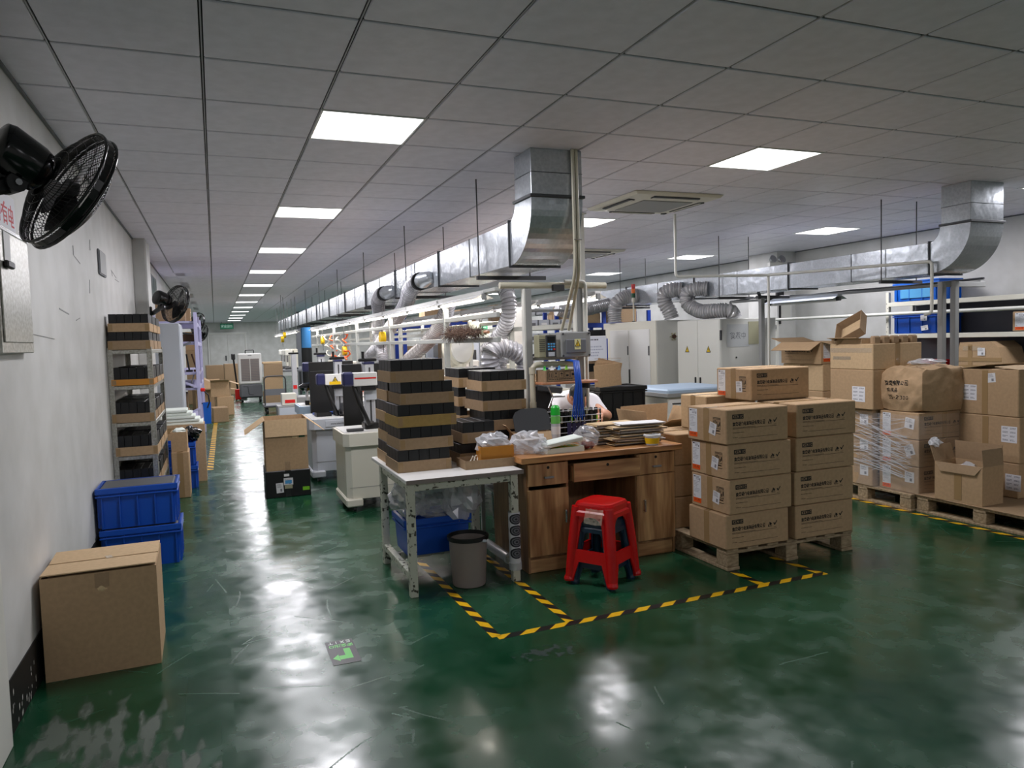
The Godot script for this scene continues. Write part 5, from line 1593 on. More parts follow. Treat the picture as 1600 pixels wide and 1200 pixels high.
	var lan := thing("lanyards", "bundle of blue lanyards with purple card holders hanging from the pipe", "lanyard", V(2.475, 1.335, Z + 0.255))
	for k in 7:
		var x := (k - 3) * 0.006
		var s := 0.010 * (k - 3)
		part(lan, "strap", g().sweep([V(x, 0.02, -0.155), V(x, 0.012, -0.01), V(x + 0.004, -0.15, 0.012 + 0.003 * (k % 2)), V(x + s * 0.6, -0.30, 0.008 + 0.003 * (k % 2)), V(x + s, -0.40 - 0.012 * (k % 3), 0.006)], [0.007, 0.009, 0.009, 0.007, 0.005], 6), M.blue)
	for k in 4:
		part(lan, "clip", g().tube(V(-0.06 + 0.036 * k, -0.44, 0.006), V(-0.06 + 0.036 * k, -0.405, 0.006), 0.006, 8), M.chrome)
		part(lan, "card_holder", g().box(V(-0.075 + 0.042 * k, -0.515, 0.004 - 0.004 * k), V(0.034, 0.15, 0.004), 0.001), M.navy)
	# wire basket with green cells on the bench behind
	o = thing("wire_basket", "black grid rack of yellow-green cells behind the lanyards", "basket", V(2.44, 0.7695, -4.985))
	for i in 12: part(o, "wire", g().tube(V(-0.23 + i * 0.042, 0, 0.06), V(-0.23 + i * 0.042, 0.22, 0.06), 0.006, 6), M.black)
	for j in 6: part(o, "wire", g().tube(V(-0.235, 0.01 + j * 0.041, 0.066), V(0.237, 0.01 + j * 0.041, 0.066), 0.003, 6), M.pale_grey)
	for i in 11:
		for j in 2: part(o, "cell", g().tube(V(-0.209 + i * 0.042, 0.12 + j * 0.06, 0.03), V(-0.209 + i * 0.042, 0.165 + j * 0.06, 0.03), 0.014, 8), M.lime if (i * 2 + j) % 5 == 0 else (M.yellow_grey if (i + j) % 3 == 0 else M.black))
	part(o, "back", g().box(V(0, 0.1, 0.0), V(0.46, 0.2, 0.01)), M.black_soft)

func carton_pallet() -> void:
	pallet("wooden pallet under the printed cartons beside the desk", Vector2(1.06, 1.10), V(3.50, 0, -4.38))
	var s := V(0.505, 0.222, 0.395)
	var nm := ["bottom", "second", "third", "top"]
	var x1 := [3.205, 3.225, 3.222, 3.200]
	var x2 := [3.755, 3.76, 3.768, 3.782]
	for i in 4:
		var y := 0.1425 + 0.2255 * i
		printed("printed brown carton with end labels, %s of the left stack on the desk-side pallet" % nm[i], s, V(x1[i], y, -4.005 - (0.01 if i == 0 else 0.0)), "f", "l" if i > 0 else "", [0.0, 0.6, -0.4, 1.5][i], "printed cartons on the desk-side pallet", [0, -10, -12, -14][i])
		printed("printed brown carton, %s of the right stack on the desk-side pallet" % nm[i], s, V(x2[i], y, -4.005), "f", "", [0.5, -0.5, 0.3, -1.0][i], "printed cartons on the desk-side pallet")
	printed("printed brown carton lying alone on top of the two stacks", s, V(3.70, 1.046, -4.345), "f", "l", -1.5, "", 3)
	# rows behind
	for i in 3:
		printed("labelled carton behind the left stack, %s of three beside the desk end" % nm[i], s, V(3.235, 0.1425 + 0.2255 * i, -4.62), "b", "l", 0.5, "cartons in the rear row of the desk-side pallet", [5, 0, -8][i])
		carton("plain-ended carton behind the right stack, %s of three" % nm[i], s, V(3.765, 0.1425 + 0.2255 * i, -4.62), 0.0, null, true)
	carton("flat carton just showing behind the lone top carton", V(0.46, 0.25, 0.30), V(3.50, 0.82, -4.60), 2, M.card_light)
	open_carton("open carton with tall flaps between the desk and the pallet", V(0.50, 0.16, 0.40), V(3.37, 0.62, -5.2), 6, {"f": [62, 0.20, 0.06], "l": [14, 0.15], "b": [-4, 0.16], "r": [25, 0.15]}, M.card_dark, M.card)
	carton("carton carrying the open one with tall flaps", V(0.46, 0.309, 0.40), V(3.40, 0.31, -5.2), 4, M.card)
	carton("lowest carton of the pile behind the desk-side pallet", V(0.46, 0.309, 0.40), V(3.40, 0, -5.2), 0, M.card_dark)

func wrapped(label: String, s: Vector3, at: Vector3, small := 0.0) -> void:
	var o := carton(label, s, at, 0, null, false, "film-wrapped cartons")
	on_face(o, s, "f", "print", M.print, 0.0, 0.0, s.x * 0.96, s.y * 0.9)
	on_face(o, s, "l", "shipping_label", M.label_tall, -0.30, 0.0, 0.082, s.y * 0.86)
	on_face(o, s, "l", "small_label", M.label_small, 0.28, 0.1, 0.09, 0.09, small)

func right_pallets() -> void:
	var o := pallet("wooden pallet under the right-hand plain cartons", Vector2(1.0, 1.1), V(5.83, 0, -3.86))
	part(o, "cover_board", g().box(V(0, 0.146, 0), V(1.02, 0.008, 1.12), 0.002), M.card_dark)
	pallet("wooden pallet under the film-wrapped cartons", Vector2(1.0, 1.0), V(5.79, 0, -4.92))
	pallet("third wooden pallet, partly hidden behind the wrapped cartons", Vector2(1.0, 1.0), V(5.83, 0, -5.98))
	# the open carton in front
	var s := V(0.25, 0.30, 0.385)
	o = open_carton("open battered carton with raised flaps on the right-hand pallet", s, V(5.45, 0.151, -4.04), 3, {"f": [-6, 0.13], "b": [18, 0.13], "r": [-4, 0.15], "l": [168, 0.07, 0.05]}, M.card, M.card_dark)
	part(o, "tape", g().box(V(-s.x * 0.5 - 0.001, 0.12, 0.0), V(0.002, 0.2, 0.06)), M.tape)
	solo("plastic_bag", "grey plastic bag inside the open battered carton", "bag", g().crumple(V(0, 0.1, 0), V(0.2, 0.3, 0.3), 70, 0.25), M.bag_white, V(5.45, 0.19, -4.04))
	solo("plastic_bag", "scrap of white film caught on the open carton's rear corner", "bag", g().crumple(V(0, 0, 0), V(0.08, 0.08, 0.1), 71, 0.4), M.bag_white, V(5.37, 0.59, -4.27))
	# three big cartons behind it
	var S := V(0.56, 0.37, 0.51)
	var lab := ["big plain carton with a label sheet, bottom of the far right stack", "big plain carton with a label sheet, middle of the far right stack", "big plain carton with two labels, top of the far right stack"]
	for i in 3:
		var hh: float = [0.275, 0.365, 0.372][i]
		var b := carton(lab[i], V(S.x, hh, S.z), V(6.09, [0.151, 0.428, 0.795][i], -4.145), [0, 0.8, -0.6][i], null, false)
		var q: Array = [[0.42, -0.05, 0], [0.34, 0.12, 0], [-0.30, -0.02, 0]][i]
		on_face(b, V(S.x, hh, S.z), "l", "label_sheet", M.label_sheet, q[0], q[1], 0.125, 0.13)
		part(b, "tape", g().box(V(-S.x * 0.5 - 0.001, hh * 0.5, -0.02), V(0.002, hh * 0.96, 0.05)), M.tape)
		if i == 2:
			on_face(b, V(S.x, hh, S.z), "l", "small_label", M.label_small, 0.06, 0.32, 0.075, 0.075, 6)
			flap(b, V(S.x, hh, S.z), "b", -82, 0.24, M.card_light)
			flap(b, V(S.x, hh, S.z), "f", -84, 0.20, M.card_light)
	# the wrapped block
	var w := V(0.60, 0.223, 0.39)
	for i in 3:
		wrapped("film-wrapped printed carton, %s of the near column" % ["bottom", "middle", "top"][i], w, V(5.635, 0.1425 + 0.2265 * i, -4.585), [0, 20, -8][i])
		wrapped("film-wrapped printed carton, %s of the column left behind the near one" % ["bottom", "middle", "top"][i], w, V(5.585, 0.1425 + 0.2265 * i, -5.005))
	var f := thing("stretch_film", "shiny clear stretch film wound round the wrapped cartons", "plastic film", V(0, 0, 0))
	var fg := g()
	var q := [V(5.305, 0, -5.21), V(5.275, 0, -4.795), V(5.325, 0, -4.378), V(5.945, 0, -4.380)]
	for i in 3:
		for j in 12:
			for k in 8:
				var P := func(u: int, y: int) -> Vector3:
					var p: Vector3 = q[i].lerp(q[i + 1], u / 8.0)
					var wob := 0.006 * sin(u * 2.1 + y * 1.7) + 0.004 * sin(u * 0.9 - y * 3.1)
					return p + V(-absf(wob), 0.15 + y * 0.054, absf(wob) * 0.5)
				fg.quad(P.call(k, j), P.call(k + 1, j), P.call(k + 1, j + 1), P.call(k, j + 1))
	part(f, "film", fg, M.film)
	var cr := g()
	for k in 34:
		var y0 := rng.randf_range(0.25, 0.62)
		var a := V(5.30 - 0.014, y0, -4.40 - rng.randf() * 0.15)
		var b := V(5.268, y0 + rng.randf_range(0.06, 0.2), -4.78 - rng.randf() * 0.36)
		cr.bar(a, b, 0.0015, rng.randf_range(0.0015, 0.006))
	for k in 26:
		var y1 := rng.randf_range(0.30, 0.78)
		cr.bar(V(5.30 - 0.014, y1, -4.40 - rng.randf() * 0.1), V(5.275, y1 + rng.randf_range(-0.16, 0.02), -4.78 - rng.randf() * 0.34), 0.0015, rng.randf_range(0.001, 0.004))
	var c2 := part(f, "film_crease", cr, M.bag_white)
	c2.set_meta("kind", "stuff")
	# sack on the near column
	o = thing("paper_sack", "creased brown woven sack with printed lettering on the wrapped cartons", "sack", V(5.64, 0.823, -4.585))
	var sk := g()
	var nz := FastNoiseLite.new()
	nz.frequency = 1.6
	var bulge := func(d: Vector3, off: float) -> Vector3:
		var e := V(d.x * sqrt(1 - d.y * d.y / 6 - d.z * d.z / 6), d.y * sqrt(1 - d.x * d.x / 5 - d.z * d.z / 5), d.z * sqrt(1 - d.x * d.x / 6 - d.y * d.y / 6))
		var k := 1.0 + 0.06 * nz.get_noise_3dv(d * 1.1) + 0.03 * nz.get_noise_3dv(d * V(2.2, 1.1, 2.2) + V(3, 1, 2)) + 0.012 * nz.get_noise_3dv(d * 4.5) + off
		var p := V(e.x * 0.325, e.y * 0.205 + 0.178, e.z * 0.24) * k
		p.y = maxf(p.y, 0.002)
		return p
	for face in 6:
		sk.surf(func(u: int, v: int) -> Vector3:
			var a := u / 14.0 * 2.0 - 1.0
			var b := v / 14.0 * 2.0 - 1.0
			return bulge.call([V(1, a, b), V(-1, b, a), V(b, 1, a), V(a, -1, b), V(a, b, 1), V(b, a, -1)][face], 0.0), 14, 14, V(0, 0.17, 0))
	part(o, "sack", sk, M.card)
	part(o, "lettering", g().surf(func(u: int, v: int) -> Vector3: return bulge.call(V(-1, 0.62 - v / 10.0 * 1.15, -0.72 + u / 10.0 * 1.45), 0.006), 10, 10, V(0, 0.17, 0), true), M.sack_print)
	part(o, "gathered_top", g().crumple(V(-0.02, 0.345, 0.09), V(0.5, 0.07, 0.18), 77, 0.35), M.card_dark)
	solo("plastic_bag", "clear wrapper on top of the brown sack", "bag", g().crumple(V(0, 0.02, 0), V(0.36, 0.05, 0.2), 78, 0.4), M.bag_white, V(5.70, 1.205, -4.62))
	# on the left-behind column
	var a := carton("large plain carton with a label sheet above the wrapped column", V(0.58, 0.345, 0.48), V(5.53, 0.823, -5.0), 0, M.card, false)
	on_face(a, V(0.58, 0.345, 0.48), "l", "label_sheet", M.label_sheet, 0.18, -0.12, 0.14, 0.135)
	var t := carton("plain carton crowned with upright cardboard dividers", V(0.58, 0.225, 0.48), V(5.53, 1.169, -5.0), 0, M.card_light, false, "", "open_carton")
	part(t, "tape", g().box(V(-0.291, 0.17, 0.0), V(0.002, 0.04, 0.46)).box(V(-0.291, 0.1, -0.1), V(0.002, 0.03, 0.2)), M.clear_tape)
	for k in 5:
		part(t, "divider", g().box(V(-0.22 + 0.11 * k, 0.255, 0.20), V(0.085, 0.075, 0.05), 0.012), M.card_dark)
	o = open_carton("shallow empty carton tipped up on its edge on top of the stack", V(0.30, 0.08, 0.26), V(5.40, 1.50, -5.12), 0, {}, M.card_dark)
	o.rotation_degrees = V(-28, 20, 38)
	part(o, "inner_card", g().box(V(0.02, 0.02, 0.0), V(0.18, 0.006, 0.2)), M.card_light)
	open_carton("shallow open carton with a paper label beneath the tipped one", V(0.34, 0.045, 0.34), V(5.42, 1.396, -5.06), 0, {"l": [80, 0.06]}, M.card)
	# the printed stack behind on the third pallet
	var z := -5.80
	for i in 4:
		carton("plain carton behind the wrapped block, %s of its column" % ["bottom", "second", "third", "fourth"][i], V(0.42, 0.262, 0.54), V(5.65, 0.1425 + 0.2635 * i, z), 0, M.card_light if i % 2 else M.card, true)
	printed("open printed carton with spread flaps left of the wrapped block", V(0.44, 0.216, 0.54), V(5.64, 1.199, z), "l", "f", 0, "", 0, true)

func right_wall() -> void:
	# rack against the wall
	var o := thing("storage_rack", "cream perforated rack with dark back panels along the right wall", "shelf rack", V(8.60, 0, -5.4))
	for z in [-1.96, 0.1, 2.0]:
		for x in [-0.22, 0.22]:
			var up := g().box(V(x, 1.0, z), V(0.045, 2.0, 0.045), 0.003)
			var p := part(o, "upright", up, M.cream)
			if x < 0.0:
				var holes := g()
				for k in 26: holes.tube(V(x - 0.0226, 0.3 + k * 0.062, z + 0.008 * (1 - 2 * (k % 2))), V(x - 0.0236, 0.3 + k * 0.062, z + 0.008 * (1 - 2 * (k % 2))), 0.006, 8)
				part(p, "hole", holes, M.dark_grey).set_meta("kind", "stuff")
	for y in [0.5, 0.97, 1.45, 1.87]:
		part(o, "shelf", g().box(V(0, y - 0.02, 0.02), V(0.44, 0.03, 3.9), 0.003), M.grey)
		part(o, "shelf_edge", g().box(V(-0.238, y - 0.034, 0.02), V(0.016, 0.055, 3.92), 0.003), M.cream)
	part(o, "back_panel", g().box(V(0.245, 1.0, 0.02), V(0.012, 1.64, 3.9)), M.slate)
	var t := tub("bright blue lidded crate on top of the right-hand rack", V(0.40, 0.235, 0.66), V(8.60, 1.8705, -6.96), 0, M.blue_bright)
	part(t, "lid", g().box(V(0, 0.25, 0), V(0.43, 0.022, 0.69), 0.006), M.blue_bright)
	part(t, "front_panel", g().box(V(-0.203, 0.10, 0), V(0.008, 0.13, 0.46), 0.003), M.sky_label)
	t = tub("deep blue crate with worn stickers below the bright blue one", V(0.40, 0.27, 0.66), V(8.60, 1.4505, -6.96), 0, M.blue)
	on_face(t, V(0.44, 0.27, 0.66), "l", "worn_sticker", M.label_small, 0.2, 0.22, 0.09, 0.07)
	on_face(t, V(0.44, 0.27, 0.66), "l", "worn_sticker", M.label_small, 0.22, -0.25, 0.1, 0.06, 8)
	var b := carton("brown carton with an orange-footed label on the rack at the right edge", V(0.36, 0.22, 0.5), V(8.58, 1.4505, -5.46), 0, M.card)
	on_face(b, V(0.36, 0.22, 0.5), "l", "shipping_label", M.label_tall, -0.33, 0.0, 0.11, 0.19)
	on_face(b, V(0.36, 0.22, 0.5), "l", "small_label", M.label_small, 0.2, -0.1, 0.1, 0.09)
	o = thing("taped_carton", "patched carton wound with brown tape on the right-hand rack", "box", V(8.52, 0.9705, -6.02))
	var pt := PackedVector2Array([Vector2(-0.30, 0), Vector2(0.30, 0), Vector2(0.22, 0.30), Vector2(0.13, 0.37), Vector2(-0.25, 0.36), Vector2(-0.29, 0.2)])
	var gp := g()
	gp.x = Transform3D(Basis(V(0, 0, 1), V(0, 1, 0), V(-1, 0, 0)), V(-0.22, 0, 0))
	part(o, "body", gp.extrude(pt, 0.4), M.card)
	for y in [0.07, 0.16]: part(o, "tape", g().box(V(-0.222, y, -0.01), V(0.004, 0.045, 0.54)), M.tape)
	part(o, "tape", g().box(V(-0.222, 0.17, -0.12), V(0.005, 0.33, 0.05)), M.tape)
	part(o, "tape", g().box(V(-0.222, 0.29, -0.10), V(0.005, 0.05, 0.22)), M.clear_tape)
	sticker(o, "small_label", M.label_small, V(-0.2245, 0.25, 0.02), V(0, 0, 1), V(0, 1, 0), 0.09, 0.09)
	var rt := thing("red_tool_tray", "red plastic tray in the shade of the right-hand rack", "tray", V(8.50, 0.9705, -6.92))
	part(rt, "tray", g().pan(V(0.36, 0.14, 0.5), 0.006, 0.02), M.red_light)
	part(rt, "red_rod", g().tube(V(-0.1, 0.10, 0.15), V(-0.16, 0.03, 0.6), 0.008, 8), M.red_light)
	solo("blue_pad", "flat blue pad on the rack beside the patched carton", "pad", g().box(V(0, 0.02, 0), V(0.3, 0.04, 0.3), 0.008), M.blue, V(8.52, 0.9705, -6.52))
	carton("dark carton low on the right-hand rack", V(0.36, 0.3, 0.5), V(8.58, 0.5005, -6.6), 0, M.card_dark)
	# grey posts of a bare bench frame in front of it
	o = thing("bench_rack", "bare grey bench frame with twin posts and a lamp rail at right", "frame", V(0, 0, 0))
	for q in [[6.50, -5.10], [6.62, -5.06], [6.44, -7.56]]:
		part(o, "post", g().box(V(q[0], 0.98, q[1]), V(0.055, 1.95, 0.055), 0.003), M.grey)
	part(o, "beam", g().box(V(6.80, 1.93, -5.10), V(0.55, 0.05, 0.05), 0.003), M.grey)
	part(o, "beam", g().box(V(6.62, 1.965, -7.56), V(0.50, 0.04, 0.05), 0.003), M.dark_grey)
	part(o, "bracket", g().bar(V(6.42, 1.97, -7.56), V(6.34, 2.02, -7.50), 0.03, 0.03).bar(V(6.48, 1.9, -7.56), V(6.58, 1.96, -7.5), 0.03, 0.03), M.dark_grey)
	part(o, "rail", g().bar(V(7.06, 1.955, -5.10), V(7.10, 1.975, -9.0), 0.05, 0.03), M.grey)
	part(o, "cable", round_bar([V(7.08, 1.99, -5.1), V(7.08, 1.98, -6.0), V(7.09, 1.995, -6.8), V(7.09, 1.98, -7.4), V(7.10, 2.01, -8.4), V(7.1, 1.99, -9.0)], 0.012, 8), M.dark_grey)
	o = thing("strip_lamp", "unlit strip lamp hanging from the bare bench frame's rail", "lamp", V(7.09, 1.90, -7.55))
	part(o, "reflector", g().face_pair(0.11, 0.045, 1.25), M.pale_grey)
	part(o, "tube", g().tube(V(0, -0.012, -0.58), V(0, -0.012, 0.58), 0.013, 12), M.white_gloss)
	for e in [-1, 1]: part(o, "end_cap", g().box(V(0, 0.005, e * 0.60), V(0.05, 0.05, 0.05), 0.006), M.dark_grey)
	solo("conduit", "white pipe running beside the right-hand duct, with a drop at its near end", "pipe", round_bar(bend([V(4.66, CEIL - 0.002, -6.82), V(4.66, 2.15, -6.82), V(5.69, 2.15, -6.61), V(6.29, 2.14, -5.04), V(6.29, 1.655, -5.04), V(6.24, 1.64, -5.08)], 0.04), 0.015), M.white)
	solo("conduit", "thin white pipe dropping past the grey post by the right cabinet", "pipe", round_bar([V(5.72, 2.15, -6.60), V(5.72, 0.0, -6.60)], 0.014), M.white)
	solo("wall_pipe", "long white horizontal pipe in front of the right-hand rack", "pipe", round_bar([V(8.30, 1.72, -10.4), V(8.30, 1.705, -4.2)], 0.022, 12), M.white)
	o = thing("pipe_stand", "white stand carrying the long horizontal pipe near the pier", "frame", V(8.30, 0, -9.4))
	part(o, "post", g().box(V(0, 0.84, 0), V(0.05, 1.68, 0.05), 0.003), M.white)
	part(o, "valve", g().tube(V(-0.03, 1.6, 0), V(-0.09, 1.6, 0), 0.04, 14), M.grey)
	o = thing("emergency_light", "twin-head white emergency light on the right pier under the ceiling", "lamp", V(8.45, 2.60, -9.59))
	part(o, "case", g().box(V(0, 0, 0), V(0.26, 0.09, 0.07), 0.008), M.white)
	for e in [-1, 1]:
		var hd := part(o, "lamp_head", g().lathe([Vector2(0, -0.04), Vector2(0.04, -0.03), Vector2(0.065, 0.03), Vector2(0.06, 0.035), Vector2(0, 0.03)], 18), M.chrome)
		hd.transform = Transform3D(Basis(V(1, 0, 0), 1.2), V(e * 0.09, 0.08, 0.04))
	o = thing("wall_cable_box", "small white panel on the right pier behind the conduits", "panel", V(8.62, 1.93, -9.585))
	part(o, "board", g().box(V(0, 0, 0), V(0.3, 0.42, 0.02), 0.003), M.white_gloss)
	part(o, "cover", g().box(V(0.0, 0.0, 0.012), V(0.24, 0.36, 0.006), 0.003), M.white)
	o = thing("cable_tray", "dark chain cable hanging down the right pier", "cable", V(8.52, 1.9, -9.57))
	part(o, "chain", g().tube(V(0, -0.25, 0), V(0, 0.24, 0), 0.02, 8), M.black)
	part(o, "box", g().box(V(0, 0.26, 0), V(0.14, 0.12, 0.05), 0.005), M.black)

func cabinets() -> void:
	# right white cabinet
	var o := thing("machine_cabinet", "white cabinet with two hazard triangles on its doors", "cabinet", V(6.60, 0, -8.48))
	part(o, "body", g().box(V(0, 0.89, 0), V(0.92, 1.65, 0.94), 0.006), M.off_white)
	part(o, "plinth", g().box(V(0, 0.03, 0), V(0.86, 0.06, 0.88)), M.dark_grey)
	for k in [-1, 1]:
		var d := part(o, "door", g().box(V(-0.466, 0.89, k * 0.236), V(0.012, 1.64, 0.464), 0.003), M.white)
		part(d, "handle", g().box(V(-0.474, 0.86, k * 0.055), V(0.012, 0.15, 0.036), 0.006), M.black)
		sticker(d, "hazard_triangle", M.hazard, V(-0.4725, 1.32, k * 0.24), V(0, 0, 1), V(0, 1, 0), 0.11, 0.11)
	part(o, "edge_frame", g().box(V(-0.455, 0.89, 0.478), V(0.03, 1.65, 0.016), 0.003), M.white)
	part(o, "latch", g().box(V(-0.46, 1.5, 0.49), V(0.03, 0.13, 0.02), 0.004), M.dark_grey)
	sticker(o, "paper_notice", M.notice, V(-0.17, 1.49, 0.471), V(1, 0, 0), V(0, 1, 0), 0.36, 0.30)
	part(o, "side_patch", g().box(V(0.12, 1.52, 0.472), V(0.24, 0.3, 0.004)), M.yellow_grey)
	for q in [[0.1, 1.02], [-0.2, 1.2]]: part(o, "bolt", g().tube(V(q[0], q[1], 0.47), V(q[0], q[1], 0.475), 0.012, 8), M.black)
	# left white cabinet
	o = thing("machine_cabinet", "white cabinet with a tower light, left of the hazard-marked one", "cabinet", V(6.45, 0, -10.03))
	part(o, "body", g().box(V(0, 0.90, 0), V(0.96, 1.68, 1.58), 0.006), M.off_white)
	part(o, "frame", g().box(V(-0.484, 0.90, 0), V(0.008, 1.68, 1.56), 0.002), M.cream)
	part(o, "plinth", g().box(V(0, 0.03, 0), V(0.9, 0.06, 1.5)), M.dark_grey)
	for k in [-1, 1]:
		var d := part(o, "door", g().box(V(-0.492, 0.86, 0.03 + k * 0.30), V(0.012, 1.52, 0.58), 0.004), M.white_gloss)
		part(d, "hinge", g().box(V(-0.5, 1.3, 0.03 + k * 0.30 + 0.27), V(0.012, 0.14, 0.03), 0.004), M.dark_grey)
	part(o, "handle", g().box(V(-0.502, 0.9, 0.04), V(0.012, 0.22, 0.04), 0.006), M.black)
	var kb := g()
	for k in 6:
		var a := TAU * k / 6.0
		kb.bar(V(-0.2, 1.5, 0.80), V(-0.2 + cos(a) * 0.06, 1.5 + sin(a) * 0.06, 0.805), 0.018, 0.018)
	part(o, "star_knob", kb, M.yellow_grey)
	part(o, "knob_boss", g().tube(V(-0.2, 1.5, 0.79), V(-0.2, 1.5, 0.83), 0.03, 12), M.brown)
	o = thing("tower_light", "red, amber and green tower light on the left white cabinet", "signal light", V(6.02, 1.741, -9.95))
	part(o, "base", g().tube(V(0, 0, 0), V(0, 0.012, 0), 0.03, 14), M.dark_grey)
	part(o, "pole", g().tube(V(0, 0.012, 0), V(0, 0.30, 0), 0.012, 10), M.cream)
	part(o, "neck", g().tube(V(0, 0.30, 0), V(0, 0.37, 0), 0.024, 14), M.cream)
	var cs := [M.green_lamp, M.amber, M.red]
	for k in 3: part(o, "lens", g().tube(V(0, 0.37 + k * 0.07, 0), V(0, 0.437 + k * 0.07, 0), 0.03, 16), cs[k])
	# blue rack behind it with cartons
	o = thing("storage_rack", "blue framed rack of cartons behind the left white cabinet", "shelf rack", V(6.6, 0, -12.2))
	for x in [-0.95, 0.0, 0.95]:
		for z in [-0.25, 0.25]: part(o, "upright", g().box(V(x, 1.0, z), V(0.07, 2.0, 0.05), 0.003), M.blue_rack)
	for y in [0.5, 1.1, 1.78]:
		part(o, "shelf", g().box(V(0, y - 0.02, 0), V(1.9, 0.03, 0.48), 0.002), M.grey)
		for z in [-0.25, 0.25]: part(o, "beam", g().box(V(0, y - 0.04, z), V(1.9, 0.08, 0.04), 0.002), M.blue_rack)
	var r := carton("long carton with a sloping lid on the blue rack's top shelf", V(0.86, 0.17, 0.44), V(6.12, 1.7805, -12.2), 0, M.card_light)
	part(r, "sloping_lid", g().face_wedge(V(0.86, 0.17, 0.44), 0.14), M.card_dark)
	carton("brown carton right of the sloping-lid one on the blue rack", V(0.42, 0.34, 0.44), V(7.1, 1.7805, -12.2), 0, M.card_dark)
	for k in 3:
		fill_tray("%s of the dim stack" % ["bottom tray", "middle tray", "top tray"][k], V(4.95, 0.9205 + 0.235 * k, -9.4), Vector2(0.36, 0.36), 3, 3, 0.23, "f", 0, M.card, 0.12)
	var bx := thing("parts_cabinet", "low grey cabinet under the dim tray stack, left of the white cabinets", "cabinet", V(4.95, 0, -9.45))
	part(bx, "body", g().box(V(0, 0.46, 0), V(0.5, 0.92, 0.5), 0.006), M.grey)
	part(bx, "door", g().box(V(0, 0.46, 0.252), V(0.46, 0.84, 0.006), 0.002), M.pale_grey)
	var sb := thing("sheet_stand", "printed notice sheet on a blue-edged stand left of the white cabinets", "sign", V(4.82, 0, -9.0))
	part(sb, "upright", g().box(V(0.17, 0.75, 0), V(0.05, 1.5, 0.04), 0.003), M.blue_rack)
	part(sb, "upright", g().box(V(-0.17, 0.75, 0), V(0.03, 1.5, 0.04), 0.003), M.blue_rack)
	part(sb, "board", g().box(V(0, 1.37, 0.026), V(0.34, 0.34, 0.008), 0.002), M.paper)
	sticker(sb, "printed_sheet", M.sheet_print, V(0, 1.37, 0.0305), V(1, 0, 0), V(0, 1, 0), 0.32, 0.32)
	part(sb, "foot", g().box(V(0, 0.011, 0), V(0.44, 0.02, 0.3), 0.003), M.blue_rack)
	part(sb, "crossbar", g().box(V(0, 0.9, 0), V(0.34, 0.04, 0.03), 0.003), M.blue_rack)
	# black bins with folded cardboard
	for k in 3:
		var s := V(0.52, 0.33, 0.42)
		var b := tub("%s black plastic bin of the stack behind the seated person" % ["bottom", "middle", "top"][k], s, V(4.00 + [0.03, 0.02, -0.02][k], 0.333 * k, -7.0), -4, M.black)
		part(b, "fill", g().box(V(0, 0.19, 0), V(0.48, 0.26, 0.38), 0.01), M.black_soft)
		if k == 1:
			for q in [0.05, 0.3]: on_face(b, s + V(0.03, 0, 0.03), "f", "small_label", M.label_small, q, 0.15, 0.08, 0.05)
	for k in 4:
		var cb := thing("cardboard_sheet", "sheet of brown cardboard standing in the top black bin, %s" % ["front", "second", "third", "rear"][k], "cardboard", V(3.86 + 0.03 * k, 0.998, -6.93 - 0.05 * k), 6 - 5 * k)
		part(cb, "sheet", g().box(V(0, 0.115 + 0.012 * k, 0), V(0.34 - 0.02 * k, 0.24, 0.005), 0.001, Basis(V(0, 0, 1), 0.06 - 0.10 * k)), M.card if k % 2 == 0 else M.card_dark)
		part(cb, "fold", g().box(V(0, 0.20 + 0.03 * k, -0.004), V(0.30, 0.004, 0.004)), M.card_dark)
	# pale chest behind the flap carton
	o = thing("chest_machine", "pale blue-lidded chest machine with louvred front behind the cartons", "machine", V(4.92, 0, -7.15))
	part(o, "body", g().box(V(0, 0.46, 0), V(0.84, 0.80, 0.78), 0.01), M.white)
	part(o, "lid", g().box(V(0, 0.90, 0), V(0.90, 0.075, 0.84), 0.015), M.light_blue)
	part(o, "lid_edge", g().box(V(0, 0.872, 0), V(0.905, 0.05, 0.845), 0.006), M.grey)
	for k in 3:
		var pn := part(o, "front_panel", g().box(V(-0.28 + 0.28 * k, 0.60, 0.392), V(0.26, 0.46, 0.006), 0.002), M.white_gloss)
		for j in 4: part(pn, "louvre", g().box(V(-0.28 + 0.28 * k, 0.78 - j * 0.05, 0.396), V(0.19, 0.014, 0.006)), M.dark_grey)
	part(o, "caution_label", g().box(V(0.36, 0.78, 0.397), V(0.09, 0.09, 0.004)), M.yellow)
	for q in [[-0.36, 0.32], [0.36, 0.32], [-0.36, -0.32], [0.36, -0.32]]: part(o, "caster", g().tube(V(q[0] - 0.015, 0.03, q[1]), V(q[0] + 0.015, 0.03, q[1]), 0.03, 12), M.black)

